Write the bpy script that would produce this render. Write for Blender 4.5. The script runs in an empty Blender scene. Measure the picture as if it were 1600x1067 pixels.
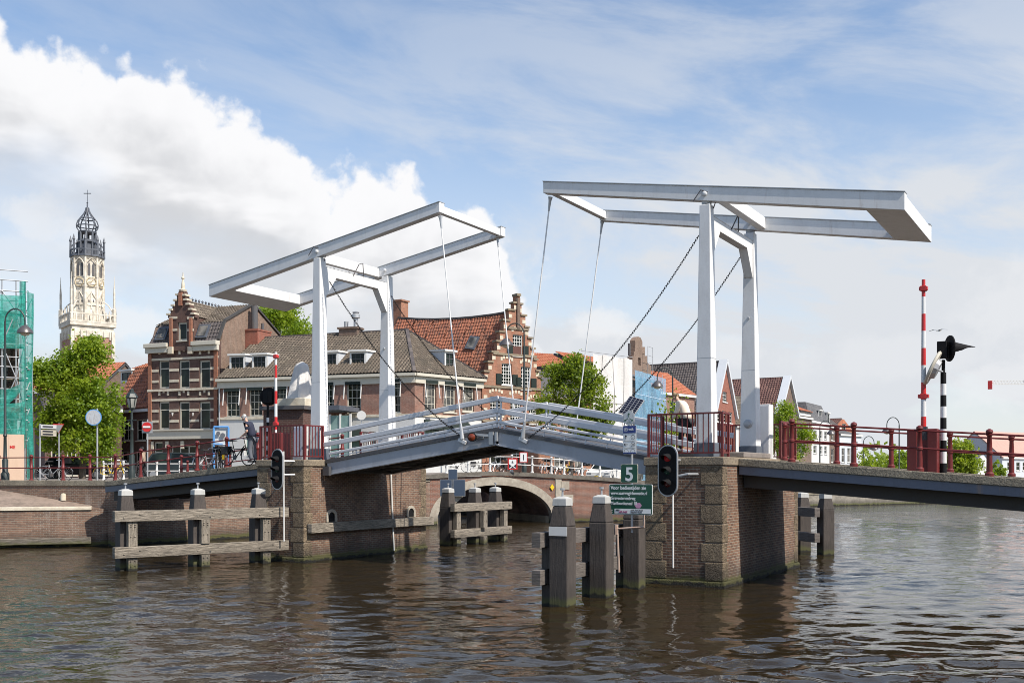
import bpy, bmesh, math, random
import numpy as np
from mathutils import Vector, Matrix, geometry
R = math.radians
SC = bpy.context.scene
COL = SC.collection
# ------------------------------------------------------------------ camera
F, HX, HY, TH, EYE = 1600.0, 800.0, 741.0, 0.538, 3.2
cam = bpy.data.objects.new('camera', bpy.data.cameras.new('camera'))
COL.objects.link(cam)
cam.location = (0, 0, EYE)
cam.rotation_euler = (R(90), 0, TH)
cam.data.sensor_width = 36
cam.data.lens = 36.0 * F / 1600.0
cam.data.shift_y = (HY - 533.5) / 1600.0
cam.data.clip_end = 6000
SC.camera = cam
FW = Vector((-math.sin(TH), math.cos(TH), 0))
RT = Vector((math.cos(TH), math.sin(TH), 0))


def P(px, py=HY, X=None, Y=None, Z=None, d=None):
    """a survey point: where the sight line through a picture point meets a plane"""
    r = FW + RT * ((px - HX) / F) + Vector((0, 0, (HY - py) / F))
    t = X / r.x if X is not None else Y / r.y if Y is not None else (Z - EYE) / r.z if Z is not None else d
    return Vector((0, 0, EYE)) + r * t


def zat(py, d):
    return EYE + (HY - py) * d / F


# ------------------------------------------------------------------ light and exposure
SUN = Vector((0.663, -0.09, 0.743)).normalized()
sun = bpy.data.objects.new('sun', bpy.data.lights.new('sun', 'SUN'))
COL.objects.link(sun)
sun.data.energy = 4.2
sun.data.angle = R(0.53)
sun.data.color = (1.0, 0.93, 0.84)
sun.rotation_euler = SUN.to_track_quat('Z', 'Y').to_euler()
SC.view_settings.view_transform = 'Standard'
SC.view_settings.look = 'None'
SC.view_settings.exposure = 0.6
SC.view_settings.gamma = 1.0


# ------------------------------------------------------------------ node helper
class T:
    def __init__(s, tree):
        s.t = tree

    def n(s, kind, ins=None, **props):
        nd = s.t.nodes.new('ShaderNode' + kind)
        for k, v in props.items():
            setattr(nd, k, v)
        for k, v in (ins or {}).items():
            s.put(nd.inputs[k], v)
        return nd

    def put(s, sock, v):
        if isinstance(v, bpy.types.NodeSocket):
            s.t.links.new(v, sock)
        elif isinstance(v, bpy.types.Node):
            s.t.links.new(v.outputs[0], sock)
        else:
            if sock.type == 'RGBA' and len(v) == 3:
                v = (*v, 1)
            sock.default_value = v

    def m(s, op, a, b=0.0, c=0.0, clamp=False):
        nd = s.n('Math', {0: a, 1: b, 2: c}, operation=op)
        nd.use_clamp = clamp
        return nd.outputs[0]

    def sm(s, x, lo, hi, a=0.0, b=1.0):
        return s.n('MapRange', {0: x, 1: lo, 2: hi, 3: a, 4: b}, interpolation_type='SMOOTHSTEP').outputs[0]

    def mix(s, f, a, b, mode='MIX'):
        nd = s.n('Mix', data_type='RGBA', blend_type=mode)
        s.put(nd.inputs[0], f)
        s.put(nd.inputs[6], a)
        s.put(nd.inputs[7], b)
        return nd.outputs[2]

    def noise(s, vec, scale, detail=4, rough=0.55, dist=0.0, dim='3D'):
        nd = s.n('TexNoise', {'Scale': scale, 'Detail': detail, 'Roughness': rough, 'Distortion': dist}, noise_dimensions=dim)
        if vec is not None:
            s.put(nd.inputs['Vector'], vec)
        return nd.outputs[0]

    def vmul(s, vec, v3):
        return s.n('VectorMath', {0: vec, 1: v3}, operation='MULTIPLY').outputs[0]

    def dot(s, vec, v3):
        return s.n('VectorMath', {0: vec, 1: v3}, operation='DOT_PRODUCT').outputs['Value']


# ------------------------------------------------------------------ world: sky and clouds, by direction
W = bpy.data.worlds.new('World')
SC.world = W
W.use_nodes = True
W.node_tree.nodes.clear()
w = T(W.node_tree)
SKYK = 0.15
sky = w.n('TexSky', sky_type='NISHITA')
sky.sun_disc = False
sky.sun_elevation = math.asin(SUN.z)
sky.sun_rotation = math.atan2(SUN.x, SUN.y)
sky.air_density = 1.0
sky.dust_density = 0.6
sky.ozone_density = 1.6
D = w.n('TexCoord').outputs['Generated']
fwd, side = w.dot(D, FW), w.dot(D, RT)
zz = w.n('SeparateXYZ', {0: D}).outputs[2]
az = w.m('ARCTAN2', side, fwd)
hh = w.m('SQRT', w.m('ADD', w.m('MULTIPLY', fwd, fwd), w.m('MULTIPLY', side, side)))
tt = w.m('DIVIDE', zz, w.m('MAXIMUM', hh, 0.05))


def ang(px, py):
    a = math.atan((px - HX) / F)
    return a, (HY - py) / F * math.cos(a)


def curve(pts, lo=-0.2, hi=0.8):
    nd = w.n('FloatCurve', {1: w.m('MULTIPLY_ADD', az, 0.8, 0.5, clamp=True)})
    cv = nd.mapping.curves[0]
    q = sorted((a * 0.8 + 0.5, (t - lo) / (hi - lo)) for a, t in (ang(*p) for p in pts))
    cv.points[0].location = q[0]
    cv.points[1].location = q[-1]
    for p in q[1:-1]:
        cv.points.new(*p)
    for p in cv.points:
        p.handle_type = 'VECTOR'
    nd.mapping.update()
    return w.m('MULTIPLY_ADD', nd.outputs[0], hi - lo, lo)


top = curve([(-260, -60), (-80, 20), (0, 28), (60, 70), (120, 92), (200, 98), (235, 112), (290, 128), (340, 152), (375, 165), (420, 200), (445, 222),
             (480, 252), (515, 285), (535, 290), (575, 268), (620, 268), (655, 284), (690, 303), (715, 326), (745, 318), (765, 345),
             (785, 380), (815, 470), (850, 560), (900, 800), (1300, 900)])
base = curve([(-260, 300), (0, 300), (90, 318), (190, 372), (300, 402), (420, 470), (560, 500), (780, 545), (1300, 545)])
vor = w.n('TexVoronoi', {'Vector': w.n('VectorMath', {0: D, 1: w.vmul(w.n('TexNoise', {'Vector': D, 'Scale': 22.0, 'Detail': 4.0}).outputs[1], (0.03, 0.03, 0.03))}, operation='ADD').outputs[0],
                         'Scale': 14.0, 'Detail': 3.0, 'Roughness': 0.55}, feature='F1').outputs[0]
n_hi = w.noise(D, 40.0, 8, 0.62)
n_lo = w.noise(w.vmul(D, (1, 1, 1.8)), 6.0, 6, 0.55)
n_sh = w.noise(w.vmul(D, (1, 1, 2.6)), 7.5, 4, 0.5)
puff = w.m('ADD', w.m('MULTIPLY', w.m('SUBTRACT', 1.02, vor), 0.048), w.m('MULTIPLY', w.m('SUBTRACT', n_hi, 0.5), 0.042))
edge = w.m('ADD', w.m('SUBTRACT', top, tt), puff)
mA = w.sm(edge, -0.004, 0.014)
mB = w.sm(w.m('ADD', w.m('SUBTRACT', tt, base), w.m('MULTIPLY', w.m('SUBTRACT', n_lo, 0.5), 0.16)), -0.06, 0.07)
view = w.sm(w.m('ABSOLUTE', az), 1.0, 0.62)
main = w.m('MULTIPLY', w.m('MULTIPLY', mA, mB), view)
# lesser clouds low over the roofs
small = None
for (px, py, rx, ry, k) in [(945, 512, 62, 34, .8), (1135, 548, 45, 24, .4), (195, 505, 80, 26, .7), (55, 410, 120, 60, .35), (1585, 470, 90, 60, .4), (50, 335, 60, 45, .6), (1580, 600, 110, 40, .5),
                            (860, 590, 170, 60, .35), (620, 420, 210, 80, .75), (1420, 560, 150, 40, .3), (660, 495, 170, 45, .45)]:
    a0, t0 = ang(px, py)
    ex = w.m('MULTIPLY', w.m('SUBTRACT', az, a0), F / rx)
    ey = w.m('MULTIPLY', w.m('SUBTRACT', tt, t0), F / ry)
    dd = w.m('SQRT', w.m('ADD', w.m('MULTIPLY', ex, ex), w.m('MULTIPLY', ey, ey)))
    dd = w.m('ADD', dd, w.m('MULTIPLY', w.m('SUBTRACT', w.m('ADD', n_hi, n_lo), 1.0), -1.7))
    b = w.sm(dd, 1.15, 0.45, 0.0, k)
    small = b if small is None else w.m('MAXIMUM', small, b)
# thin high veil, thicker to the right and towards the horizon
cv_ = w.n('CombineXYZ', {0: w.m('MULTIPLY', az, 3.2), 1: w.m('ADD', w.m('MULTIPLY', tt, 9.0), w.m('MULTIPLY', az, 1.6)), 2: 3.7}).outputs[0]
n_v = w.noise(cv_, 1.25, 8, 0.6, 0.35)
veil = w.m('MULTIPLY', w.sm(n_v, 0.36, 0.66), w.sm(az, -0.55, 0.35, 0.28, 0.88))
low = w.sm(tt, 0.44, 0.04, 0.0, 0.75)
veil = w.m('ADD', veil, low, clamp=True)
veil = w.m('MULTIPLY', veil, w.sm(tt, 0.44, 0.22, 0.62, 1.0))
veil = w.m('MULTIPLY', veil, w.m('MULTIPLY_ADD', view, 0.8, 0.2))
K = 1.0 / SKYK / 2 ** SC.view_settings.exposure
tint = w.mix(1.0, sky.outputs[0], (.86, .84, .82), 'MULTIPLY')
c1 = w.mix(veil, tint, tuple(K * v for v in (0.735, 0.765, 0.81)))
gr = w.m('MULTIPLY', w.sm(edge, 0.02, 0.13), w.sm(n_sh, 0.34, 0.56))
lit = w.mix(gr, tuple(K * v for v in (0.97, 0.97, 0.985)), tuple(K * v for v in (0.66, 0.672, 0.70)))
c2 = w.mix(w.m('MULTIPLY', small, 0.9), c1, tuple(K * v for v in (0.90, 0.905, 0.92)))
c3 = w.mix(main, c2, lit)
bg = w.n('Background', {0: c3, 1: SKYK})
w.t.links.new(bg.outputs[0], w.n('OutputWorld').inputs[0])
SC.cycles.max_bounces = 8
SC.cycles.filter_width = 0.95
SC.cycles.use_denoising = True
SC.cycles.sample_clamp_indirect = 4.0
SC.cycles.transparent_max_bounces = 12
# ------------------------------------------------------------------ meshes, things, parts
OFF = {}


def V(*a):
    return Vector(a)


class MB:
    def __init__(s, M=None):
        s.v, s.f, s.mi, s.M, s.cur = [], [], [], M, 0

    def add(s, pts, faces):
        k = len(s.v)
        for p in pts:
            p = Vector(p)
            s.v.append(s.M @ p if s.M else p)
        for f in faces:
            s.f.append([k + i for i in f])
            s.mi.append(s.cur)
        return s

    def poly(s, pts):
        return s.add(pts, [list(range(len(pts)))])

    def hexa(s, b, t):
        return s.add(list(b) + list(t), [(3, 2, 1, 0), (4, 5, 6, 7), (0, 1, 5, 4), (1, 2, 6, 5), (2, 3, 7, 6), (3, 0, 4, 7)])

    def box(s, lo, hi):
        x0, y0, z0 = lo
        x1, y1, z1 = hi
        return s.hexa([(x0, y0, z0), (x1, y0, z0), (x1, y1, z0), (x0, y1, z0)], [(x0, y0, z1), (x1, y0, z1), (x1, y1, z1), (x0, y1, z1)])

    def cbox(s, c, sx, sy, sz):
        return s.box((c[0] - sx / 2, c[1] - sy / 2, c[2] - sz / 2), (c[0] + sx / 2, c[1] + sy / 2, c[2] + sz / 2))

    def taper(s, c0, w0, d0, c1, w1, d1):
        q = lambda c, w_, d_: [(c[0] - w_ / 2, c[1] - d_ / 2, c[2]), (c[0] + w_ / 2, c[1] - d_ / 2, c[2]), (c[0] + w_ / 2, c[1] + d_ / 2, c[2]), (c[0] - w_ / 2, c[1] + d_ / 2, c[2])]
        return s.hexa(q(c0, w0, d0), q(c1, w1, d1))

    def bar(s, p0, p1, wd, ht, up=None):
        p0, p1 = Vector(p0), Vector(p1)
        a = (p1 - p0).normalized()
        up = Vector(up) if up else (V(0, 0, 1) if abs(a.z) < .98 else V(0, 1, 0))
        sd = a.cross(up).normalized() * (wd / 2)
        u = sd.cross(a).normalized() * (ht / 2)
        return s.hexa([p0 - sd - u, p0 + sd - u, p0 + sd + u, p0 - sd + u], [p1 - sd - u, p1 + sd - u, p1 + sd + u, p1 - sd + u])

    def tube(s, pts, r, n=8, caps=True):
        pts = [Vector(p) for p in pts]
        rr = r if isinstance(r, (list, tuple)) else [r] * len(pts)
        vs, fs = [], []
        prev = None
        for i, p in enumerate(pts):
            a = (pts[min(i + 1, len(pts) - 1)] - pts[max(i - 1, 0)]).normalized()
            if prev is None:
                u = a.cross(V(0, 0, 1) if abs(a.z) < .95 else V(1, 0, 0)).normalized()
            else:
                u = (prev - a * prev.dot(a)).normalized()
            prev = u
            b = a.cross(u)
            for k in range(n):
                t = 2 * math.pi * k / n
                vs.append(p + (u * math.cos(t) + b * math.sin(t)) * rr[i])
        for i in range(len(pts) - 1):
            for k in range(n):
                j = (k + 1) % n
                fs.append((i * n + k, i * n + j, i * n + n + j, i * n + n + k))
        if caps:
            fs.append(tuple(range(n - 1, -1, -1)))
            fs.append(tuple(range((len(pts) - 1) * n, len(pts) * n)))
        return s.add(vs, fs)

    def lathe(s, prof, c=(0, 0, 0), n=12, ax=None, ph=0.0):
        """profile of (radius, height) turned about z at c"""
        vs, fs = [], []
        for r_, h_ in prof:
            for k in range(n):
                t = 2 * math.pi * k / n + ph
                vs.append((c[0] + r_ * math.cos(t), c[1] + r_ * math.sin(t), c[2] + h_))
        for i in range(len(prof) - 1):
            for k in range(n):
                j = (k + 1) % n
                fs.append((i * n + k, i * n + j, i * n + n + j, i * n + n + k))
        fs.append(tuple(range(n - 1, -1, -1)))
        fs.append(tuple(range((len(prof) - 1) * n, len(prof) * n)))
        if ax is not None:
            vs = [ax @ Vector(p) for p in vs]
        return s.add(vs, fs)

    def prism(s, pts, dv, holes=()):
        """polygon (3D points) extruded by dv; holes are polygons cut right through"""
        dv = Vector(dv)
        loops = [[Vector(p) for p in pts]] + [[Vector(p) for p in h] for h in holes]
        flat = [p for l in loops for p in l]
        n = len(flat)
        tri = geometry.tessellate_polygon(loops)
        fs = [tuple(t) for t in tri] + [tuple(i + n for i in reversed(t)) for t in tri]
        k = 0
        for l in loops:
            m_ = len(l)
            for i in range(m_):
                a, b = k + i, k + (i + 1) % m_
                fs.append((a, b, b + n, a + n))
            k += m_
        return s.add(flat + [p + dv for p in flat], fs)

    def build(s, name, mats, parent=None, bevel=0.0, smooth=False, label=None):
        off = OFF.get(parent.name, V(0, 0, 0)) if parent else V(0, 0, 0)
        me = bpy.data.meshes.new(name)
        me.from_pydata([p - off for p in s.v], [], s.f)
        if not isinstance(mats, (list, tuple)):
            mats = [mats]
        for m_ in mats:
            me.materials.append(m_)
        me.polygons.foreach_set('material_index', s.mi)
        uv = me.uv_layers.new(name='uv')
        data = [0.0] * (2 * len(me.loops))
        for pl in me.polygons:
            nn = pl.normal
            if abs(nn.z) > 0.98:
                t, b = V(1, 0, 0), V(0, 1, 0)
            else:
                t = V(-nn.y, nn.x, 0).normalized()
                b = nn.cross(t)
            for li in pl.loop_indices:
                co = s.v[me.loops[li].vertex_index]
                data[2 * li] = co.dot(t)
                data[2 * li + 1] = co.dot(b)
        uv.data.foreach_set('uv', data)
        if smooth:
            me.polygons.foreach_set('use_smooth', [True] * len(me.polygons))
        o = bpy.data.objects.new(name, me)
        COL.objects.link(o)
        if smooth:
            md = o.modifiers.new('edges', 'EDGE_SPLIT')
            md.split_angle = R(42)
        if bevel:
            md = o.modifiers.new('bevel', 'BEVEL')
            md.width = bevel
            md.segments = 2
            md.limit_method = 'ANGLE'
        if parent:
            o.parent = parent
            OFF[o.name] = off
        else:
            OFF[o.name] = V(0, 0, 0)
        if label:
            o['label'] = label
        return o


def tag(o, label, cat, group=None):
    o['label'] = label
    o['category'] = cat
    if group:
        o['group'] = group
    return o


def thing(name, label, cat, loc=(0, 0, 0), group=None):
    o = bpy.data.objects.new(name, None)
    COL.objects.link(o)
    o.location = loc
    o.empty_display_size = .3
    OFF[o.name] = Vector(loc)
    return tag(o, label, cat, group)


def copy_tree(o, loc=None, rz=None, label=None, parent=None):
    c = o.copy()
    COL.objects.link(c)
    if parent:
        c.parent = parent
    if loc is not None:
        c.location = loc
    if rz is not None:
        c.rotation_euler = (0, 0, rz)
    if label:
        c['label'] = label
    for ch in list(o.children):
        copy_tree(ch, parent=c)
    return c


def struct(name, mb, mat, kind='structure'):
    o = mb.build(name, mat)
    o['kind'] = kind
    return o


def text(body, size, mat, parent, M, name='lettering', align='LEFT', ext=.002, sx=1.0):
    cu = bpy.data.curves.new('t', 'FONT')
    cu.body = body
    cu.size = size
    cu.align_x = align
    cu.extrude = ext
    cu.offset = size * .022
    to = bpy.data.objects.new('t', cu)
    COL.objects.link(to)
    dg = bpy.context.evaluated_depsgraph_get()
    me = bpy.data.meshes.new_from_object(to.evaluated_get(dg))
    bpy.data.objects.remove(to)
    me.transform(M @ Matrix.Diagonal((sx, 1, 1, 1)))
    me.transform(Matrix.Translation(-OFF.get(parent.name, V(0, 0, 0))))
    me.materials.clear()
    me.materials.append(mat)
    o = bpy.data.objects.new(name, me)
    COL.objects.link(o)
    o.parent = parent
    return o


def face_y(loc, rz=0.0):
    """local x right, y up, z towards the viewer on a panel that faces -Y turned by rz"""
    return Matrix.Translation(loc) @ Matrix.Rotation(rz, 4, 'Z') @ Matrix.Rotation(R(90), 4, 'X')


# ------------------------------------------------------------------ materials
MAT = {}


def newmat(name):
    m_ = bpy.data.materials.new(name)
    m_.use_nodes = True
    m_.node_tree.nodes.clear()
    t = T(m_.node_tree)
    b = t.n('BsdfPrincipled')
    o = t.n('OutputMaterial')
    t.t.links.new(b.outputs[0], o.inputs[0])
    MAT[name] = m_
    return m_, t, b, o


def pos(t):
    return t.n('NewGeometry').outputs['Position']


def bump(t, b, h, dist, strength=1.0):
    t.put(b.inputs['Normal'], t.n('Bump', {'Height': h, 'Distance': dist, 'Strength': strength}).outputs[0])


def paint(name, col, rough=.45, dirt=.25, dcol=None, scale=1.2, metal=0.0, streak=True, bmp=0.0, rust=0.0):
    m_, t, b, o = newmat(name)
    p = pos(t)
    n1 = t.noise(t.vmul(p, (1, 1, .35 if streak else 1)), scale * 2.2, 6, .65)
    n2 = t.noise(p, scale * 14, 4, .6)
    f = t.m('MULTIPLY', t.sm(t.m('ADD', t.m('MULTIPLY', n1, .75), t.m('MULTIPLY', n2, .25)), .44, .70), dirt)
    dcol = dcol or tuple(c * .45 for c in col)
    c_ = t.mix(f, col, dcol)
    if rust:
        n3 = t.noise(t.vmul(p, (1, 1, .12)), 5.0, 5, .65)
        c_ = t.mix(t.m('MULTIPLY', t.sm(n3, .60, .74), rust), c_, (.30, .19, .11))
    t.put(b.inputs['Base Color'], c_)
    t.put(b.inputs['Roughness'], t.m('MULTIPLY_ADD', n2, .25, rough - .1, clamp=True))
    b.inputs['Metallic'].default_value = metal
    if bmp:
        bump(t, b, n2, bmp)
    return m_


def wet_line(t, p, col, amt=1.0):
    """algae and damp along the waterline"""
    z = t.n('SeparateXYZ', {0: p}).outputs[2]
    nz = t.noise(t.vmul(p, (1, 1, .3)), 2.5, 4, .6)
    zz_ = t.m('ADD', z, t.m('MULTIPLY', t.m('SUBTRACT', nz, .5), .35))
    col = t.mix(t.m('MULTIPLY', t.sm(zz_, .75, .30), .55 * amt), col, (.03, .026, .02))
    col = t.mix(t.m('MULTIPLY', t.sm(zz_, .31, .15), .8 * amt), col, (.075, .080, .018))
    return t.mix(t.sm(zz_, .11, .04), col, (.012, .012, .008))


def brick(name, c1, c2, mortar=(.33, .30, .26), row=.078, wid=.235, stain=.5, salt=0.0, wet=False, depth=.012, msize=.011, big=.35):
    m_, t, b, o = newmat(name)
    p = pos(t)
    uv = t.n('UVMap').outputs[0]
    bt = t.n('TexBrick', {'Vector': uv, 'Color1': c1, 'Color2': c2, 'Mortar': mortar, 'Scale': 1.0, 'Mortar Size': msize, 'Mortar Smooth': .3, 'Bias': -.1, 'Brick Width': wid, 'Row Height': row})
    n1 = t.noise(p, .9, 6, .62)
    n2 = t.noise(p, 7.0, 5, .6)
    n3 = t.noise(t.vmul(p, (1, 1, .25)), 1.6, 5, .6)
    col = t.mix(t.m('MULTIPLY', t.sm(n2, .35, .7), big), bt.outputs[0], tuple(v * .45 for v in c1))
    col = t.mix(t.m('MULTIPLY', t.sm(n1, .42, .68), stain), col, tuple(v * .35 for v in c2))
    if salt:
        col = t.mix(t.m('MULTIPLY', t.sm(n3, .54, .74), salt), col, (.40, .37, .33))
    if wet:
        col = wet_line(t, p, col)
    t.put(b.inputs['Base Color'], col)
    t.put(b.inputs['Roughness'], .88)
    h = t.m('ADD', t.m('MULTIPLY', bt.outputs['Fac'], -1.0), t.m('MULTIPLY', n2, .55))
    bump(t, b, h, depth)
    return m_


def stone(name, c1, c2, rough=.9, bscale=9.0, bdist=.05, wet=False, spots=.5):
    m_, t, b, o = newmat(name)
    p = pos(t)
    n1 = t.noise(p, bscale, 7, .65)
    n2 = t.noise(p, 1.3, 5, .6)
    n3 = t.noise(p, 30.0, 3, .6)
    col = t.mix(t.sm(t.m('ADD', t.m('MULTIPLY', n1, .5), t.m('MULTIPLY', n2, .5)), .38, .62), c1, c2)
    col = t.mix(t.m('MULTIPLY', t.sm(n3, .52, .7), spots), col, tuple(v * .4 for v in c1))
    if wet:
        col = wet_line(t, p, col)
    t.put(b.inputs['Base Color'], col)
    t.put(b.inputs['Roughness'], rough)
    if bdist:
        bump(t, b, t.m('ADD', n1, t.m('MULTIPLY', n3, .3)), bdist)
    return m_


def wood(name, c1, c2, wet=False, grain=1.0, up=False):
    m_, t, b, o = newmat(name)
    uv = t.n('UVMap').outputs[0]
    p = pos(t)
    g = t.noise(t.vmul(p, (14, 14, 1.0) if up else (1.2, 1.2, 14)), 2.4, 6, .65, .4)
    g2 = t.noise(p, 2.0, 4, .6)
    k = t.noise(p, 26.0, 3, .6)
    col = t.mix(t.sm(g, .36, .66), c1, c2)
    col = t.mix(t.m('MULTIPLY', t.sm(g2, .5, .75), .5), col, tuple(v * .45 for v in c1))
    crk = t.noise(t.vmul(p, (30, 30, .7) if up else (.7, .7, 30)), 1.7, 3, .6)
    col = t.mix(t.m('MULTIPLY', t.sm(crk, .60, .66), .75), col, (.022, .018, .014))
    col = t.mix(t.m('MULTIPLY', t.sm(k, .58, .72), .5), col, (.02, .017, .014))
    if wet:
        col = wet_line(t, p, col, .8)
    t.put(b.inputs['Base Color'], col)
    t.put(b.inputs['Roughness'], .85)
    bump(t, b, t.m('ADD', g, t.m('MULTIPLY', k, .4)), .025 * grain)
    return m_


TILE = {}


def tiles(name, c1, c2, c3, wid=.24, row=.30, moss=.3, depth=.07):
    """pantiles: round ribs down the slope, courses across it"""
    m_, t, b, o = newmat(name)
    p = pos(t)
    uv = t.n('UVMap').outputs[0]
    sx = t.n('SeparateXYZ', {0: uv})
    u, v_ = sx.outputs[0], sx.outputs[1]
    iu, iv = t.m('FLOOR', t.m('DIVIDE', u, wid)), t.m('FLOOR', t.m('DIVIDE', v_, row))
    wn = t.n('TexWhiteNoise', {0: t.n('CombineXYZ', {0: iu, 1: iv, 2: 0.0}).outputs[0]}, noise_dimensions='3D').outputs[0]
    col = t.mix(wn, c1, c2)
    col = t.mix(t.m('GREATER_THAN', wn, .86), col, c3)
    n1 = t.noise(p, .8, 6, .65)
    n2 = t.noise(p, 6.0, 4, .6)
    col = t.mix(t.m('MULTIPLY', t.sm(t.m('ADD', t.m('MULTIPLY', n1, .6), t.m('MULTIPLY', n2, .4)), .46, .64), moss), col, (.045, .042, .03))
    t.put(b.inputs['Base Color'], col)
    t.put(b.inputs['Roughness'], .8)
    TILE[m_.name] = (wid, row, depth)
    bump(t, b, n2, .02)
    return m_


def glass(name, col=(.006, .008, .008), tint=(.02, .03, .022), rough=.04):
    m_, t, b, o = newmat(name)
    p = pos(t)
    n = t.noise(p, .9, 3, .5)
    t.put(b.inputs['Base Color'], t.mix(t.sm(n, .42, .7), col, tint))
    t.put(b.inputs['Roughness'], rough)
    b.inputs['IOR'].default_value = 1.3
    bump(t, b, t.noise(p, .7, 2, .5), .02)
    return m_


def leaf(name, c1, c2, c3):
    m_, t, b, o = newmat(name)
    ri = t.n('NewGeometry').outputs['Random Per Island']
    n = t.noise(pos(t), .7, 3, .5)
    col = t.mix(ri, c1, c2)
    col = t.mix(t.sm(n, .42, .66), col, c3)
    t.put(b.inputs['Base Color'], col)
    t.put(b.inputs['Roughness'], .5)
    tr = t.n('BsdfTranslucent', {0: t.mix(.5, col, (.42, .54, .03))})
    mx = t.n('MixShader', {0: .52, 1: b.outputs[0], 2: tr.outputs[0]})
    t.t.links.new(mx.outputs[0], o.inputs[0])
    return m_


def net(name, col, dens=.62, cell=.25):
    """woven dust sheet: open weave with denser folds"""
    m_, t, b, o = newmat(name)
    p = pos(t)
    n = t.noise(t.vmul(p, (1, 1, .5)), 1.1, 5, .6)
    n2 = t.noise(t.vmul(p, (1, 1, 2.2)), 5.0, 4, .6)
    t.put(b.inputs['Base Color'], t.mix(t.sm(n2, .4, .7), col, tuple(min(1, v * 1.7 + .03) for v in col)))
    t.put(b.inputs['Roughness'], .7)
    a = t.m('ADD', dens - .2, t.m('MULTIPLY', t.sm(n, .3, .7), .4), clamp=True)
    t.put(b.inputs['Alpha'], a)
    tr = t.n('BsdfTranslucent', {0: col})
    tp = t.n('BsdfTransparent')
    mx = t.n('MixShader', {0: .4, 1: b.outputs[0], 2: tr.outputs[0]})
    mx2 = t.n('MixShader', {0: a, 1: tp.outputs[0], 2: mx.outputs[0]})
    b.inputs['Alpha'].default_value = 1
    for l in list(b.inputs['Alpha'].links):
        t.t.links.remove(l)
    t.t.links.new(mx2.outputs[0], o.inputs[0])
    return m_


def emit(name, col, k):
    m_, t, b, o = newmat(name)
    t.put(b.inputs['Base Color'], col)
    t.put(b.inputs['Emission Color'], col)
    b.inputs['Emission Strength'].default_value = k
    return m_


white = paint('white_paint', (.68, .68, .67), .45, .35, (.46, .445, .42), rust=.25)
steel = paint('grey_steel_paint', (.34, .355, .385), .42, .35, (.19, .195, .2), rust=.4)
spansteel = paint('dark_grey_steel_paint', (.105, .12, .16), .45, .4, (.07, .075, .085), rust=.4)
steelw = paint('pale_rail_paint', (.59, .595, .61), .4, .25, (.32, .32, .33))
steeld = paint('dark_steel', (.07, .07, .075), .55, .5, (.13, .09, .06))
under = paint('underside_paint', (.05, .046, .043), .7, .6, (.05, .04, .03))
red = paint('oxblood_paint', (.135, .016, .015), .46, .3, (.05, .010, .009), 2.0)
sred = paint('signal_red', (.52, .025, .025), .35, .15, (.3, .03, .03), 2.0)
swhite = paint('signal_white', (.66, .66, .65), .4, .2, (.5, .5, .48), 2.0)
black = paint('black_paint', (.005, .005, .006), .75, .2, (.02, .02, .02), 3.0)
black.node_tree.nodes['Principled BSDF'].inputs['Specular IOR Level'].default_value = .25
rubber = paint('rubber', (.02, .02, .02), .75, .2)
chrome = paint('bare_metal', (.55, .55, .56), .32, .3, (.3, .27, .25), 2.0, .85)
galv = paint('galvanised', (.42, .43, .44), .45, .3, (.3, .3, .3), 3.0, .5)
teal = paint('lamp_green', (.022, .032, .030), .45, .3)
pcream = paint('cream_paint', (.50, .47, .39), .5, .25, (.38, .34, .27))
pwhite = paint('white_joinery', (.64, .63, .60), .5, .2, (.5, .48, .44))
plaster = paint('white_render', (.56, .56, .54), .8, .35, (.44, .43, .41), .5)
plaster2 = paint('cool_white_render', (.50, .525, .55), .8, .3, (.42, .44, .46), .5)
sgreen = paint('sign_green', (.004, .068, .038), .4, .1)
sblue = paint('sign_blue', (.02, .045, .20), .4, .1)
skyblue = paint('frame_blue', (.10, .30, .62), .4, .15)
ply = paint('plywood', (.56, .40, .29), .7, .3, (.42, .28, .19), .8)
bpier = brick('pier_brick', (.235, .125, .076), (.095, .052, .038), (.34, .285, .22), stain=.40, salt=.22, wet=True, depth=.035, msize=.012)
bquay = brick('quay_brick', (.245, .140, .092), (.125, .075, .056), (.34, .29, .23), stain=.32, salt=.40, wet=True, depth=.02)
barch = brick('arch_bridge_brick', (.27, .125, .082), (.19, .085, .058), (.30, .25, .21), stain=.25, salt=.15, wet=True, depth=.012)
bvault = brick('vault_brick', (.24, .12, .085), (.14, .075, .06), (.30, .25, .22), stain=.6, wet=True)
bbrown = brick('brown_house_brick', (.125, .060, .045), (.085, .042, .033), (.16, .12, .10), row=.075, stain=.3)
bside = brick('gable_side_brick', (.27, .175, .125), (.20, .125, .09), (.30, .25, .2), stain=.25, big=.5)
bpink = brick('corner_house_brick', (.33, .165, .12), (.25, .12, .085), (.34, .27, .22), stain=.2)
borange = brick('stepped_gable_brick', (.40, .165, .095), (.30, .115, .068), (.38, .28, .2), stain=.22)
bred = brick('red_house_brick', (.32, .095, .06), (.27, .08, .05), (.32, .2, .15), stain=.1)
bdull = brick('dull_house_brick', (.20, .13, .095), (.15, .10, .07), (.25, .2, .17), stain=.3)
btower = brick('church_brick', (.42, .21, .145), (.33, .16, .11), (.42, .3, .24), stain=.3)
granite = stone('hewn_granite', (.31, .235, .15), (.165, .122, .08), .9, 7.5, .17, True, .6)
coping = stone('coping_stone', (.29, .235, .16), (.18, .145, .105), .88, 12.0, .04, False, .5)
kerb = stone('weathered_concrete', (.29, .255, .19), (.15, .13, .10), .92, 16.0, .05, False, .8)
pale = stone('pale_stone', (.62, .56, .44), (.48, .42, .32), .85, 4.0, .02, False, .2)
church = stone('church_stone', (.68, .63, .54), (.46, .415, .34), .85, .7, .03, False, .25)
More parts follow.
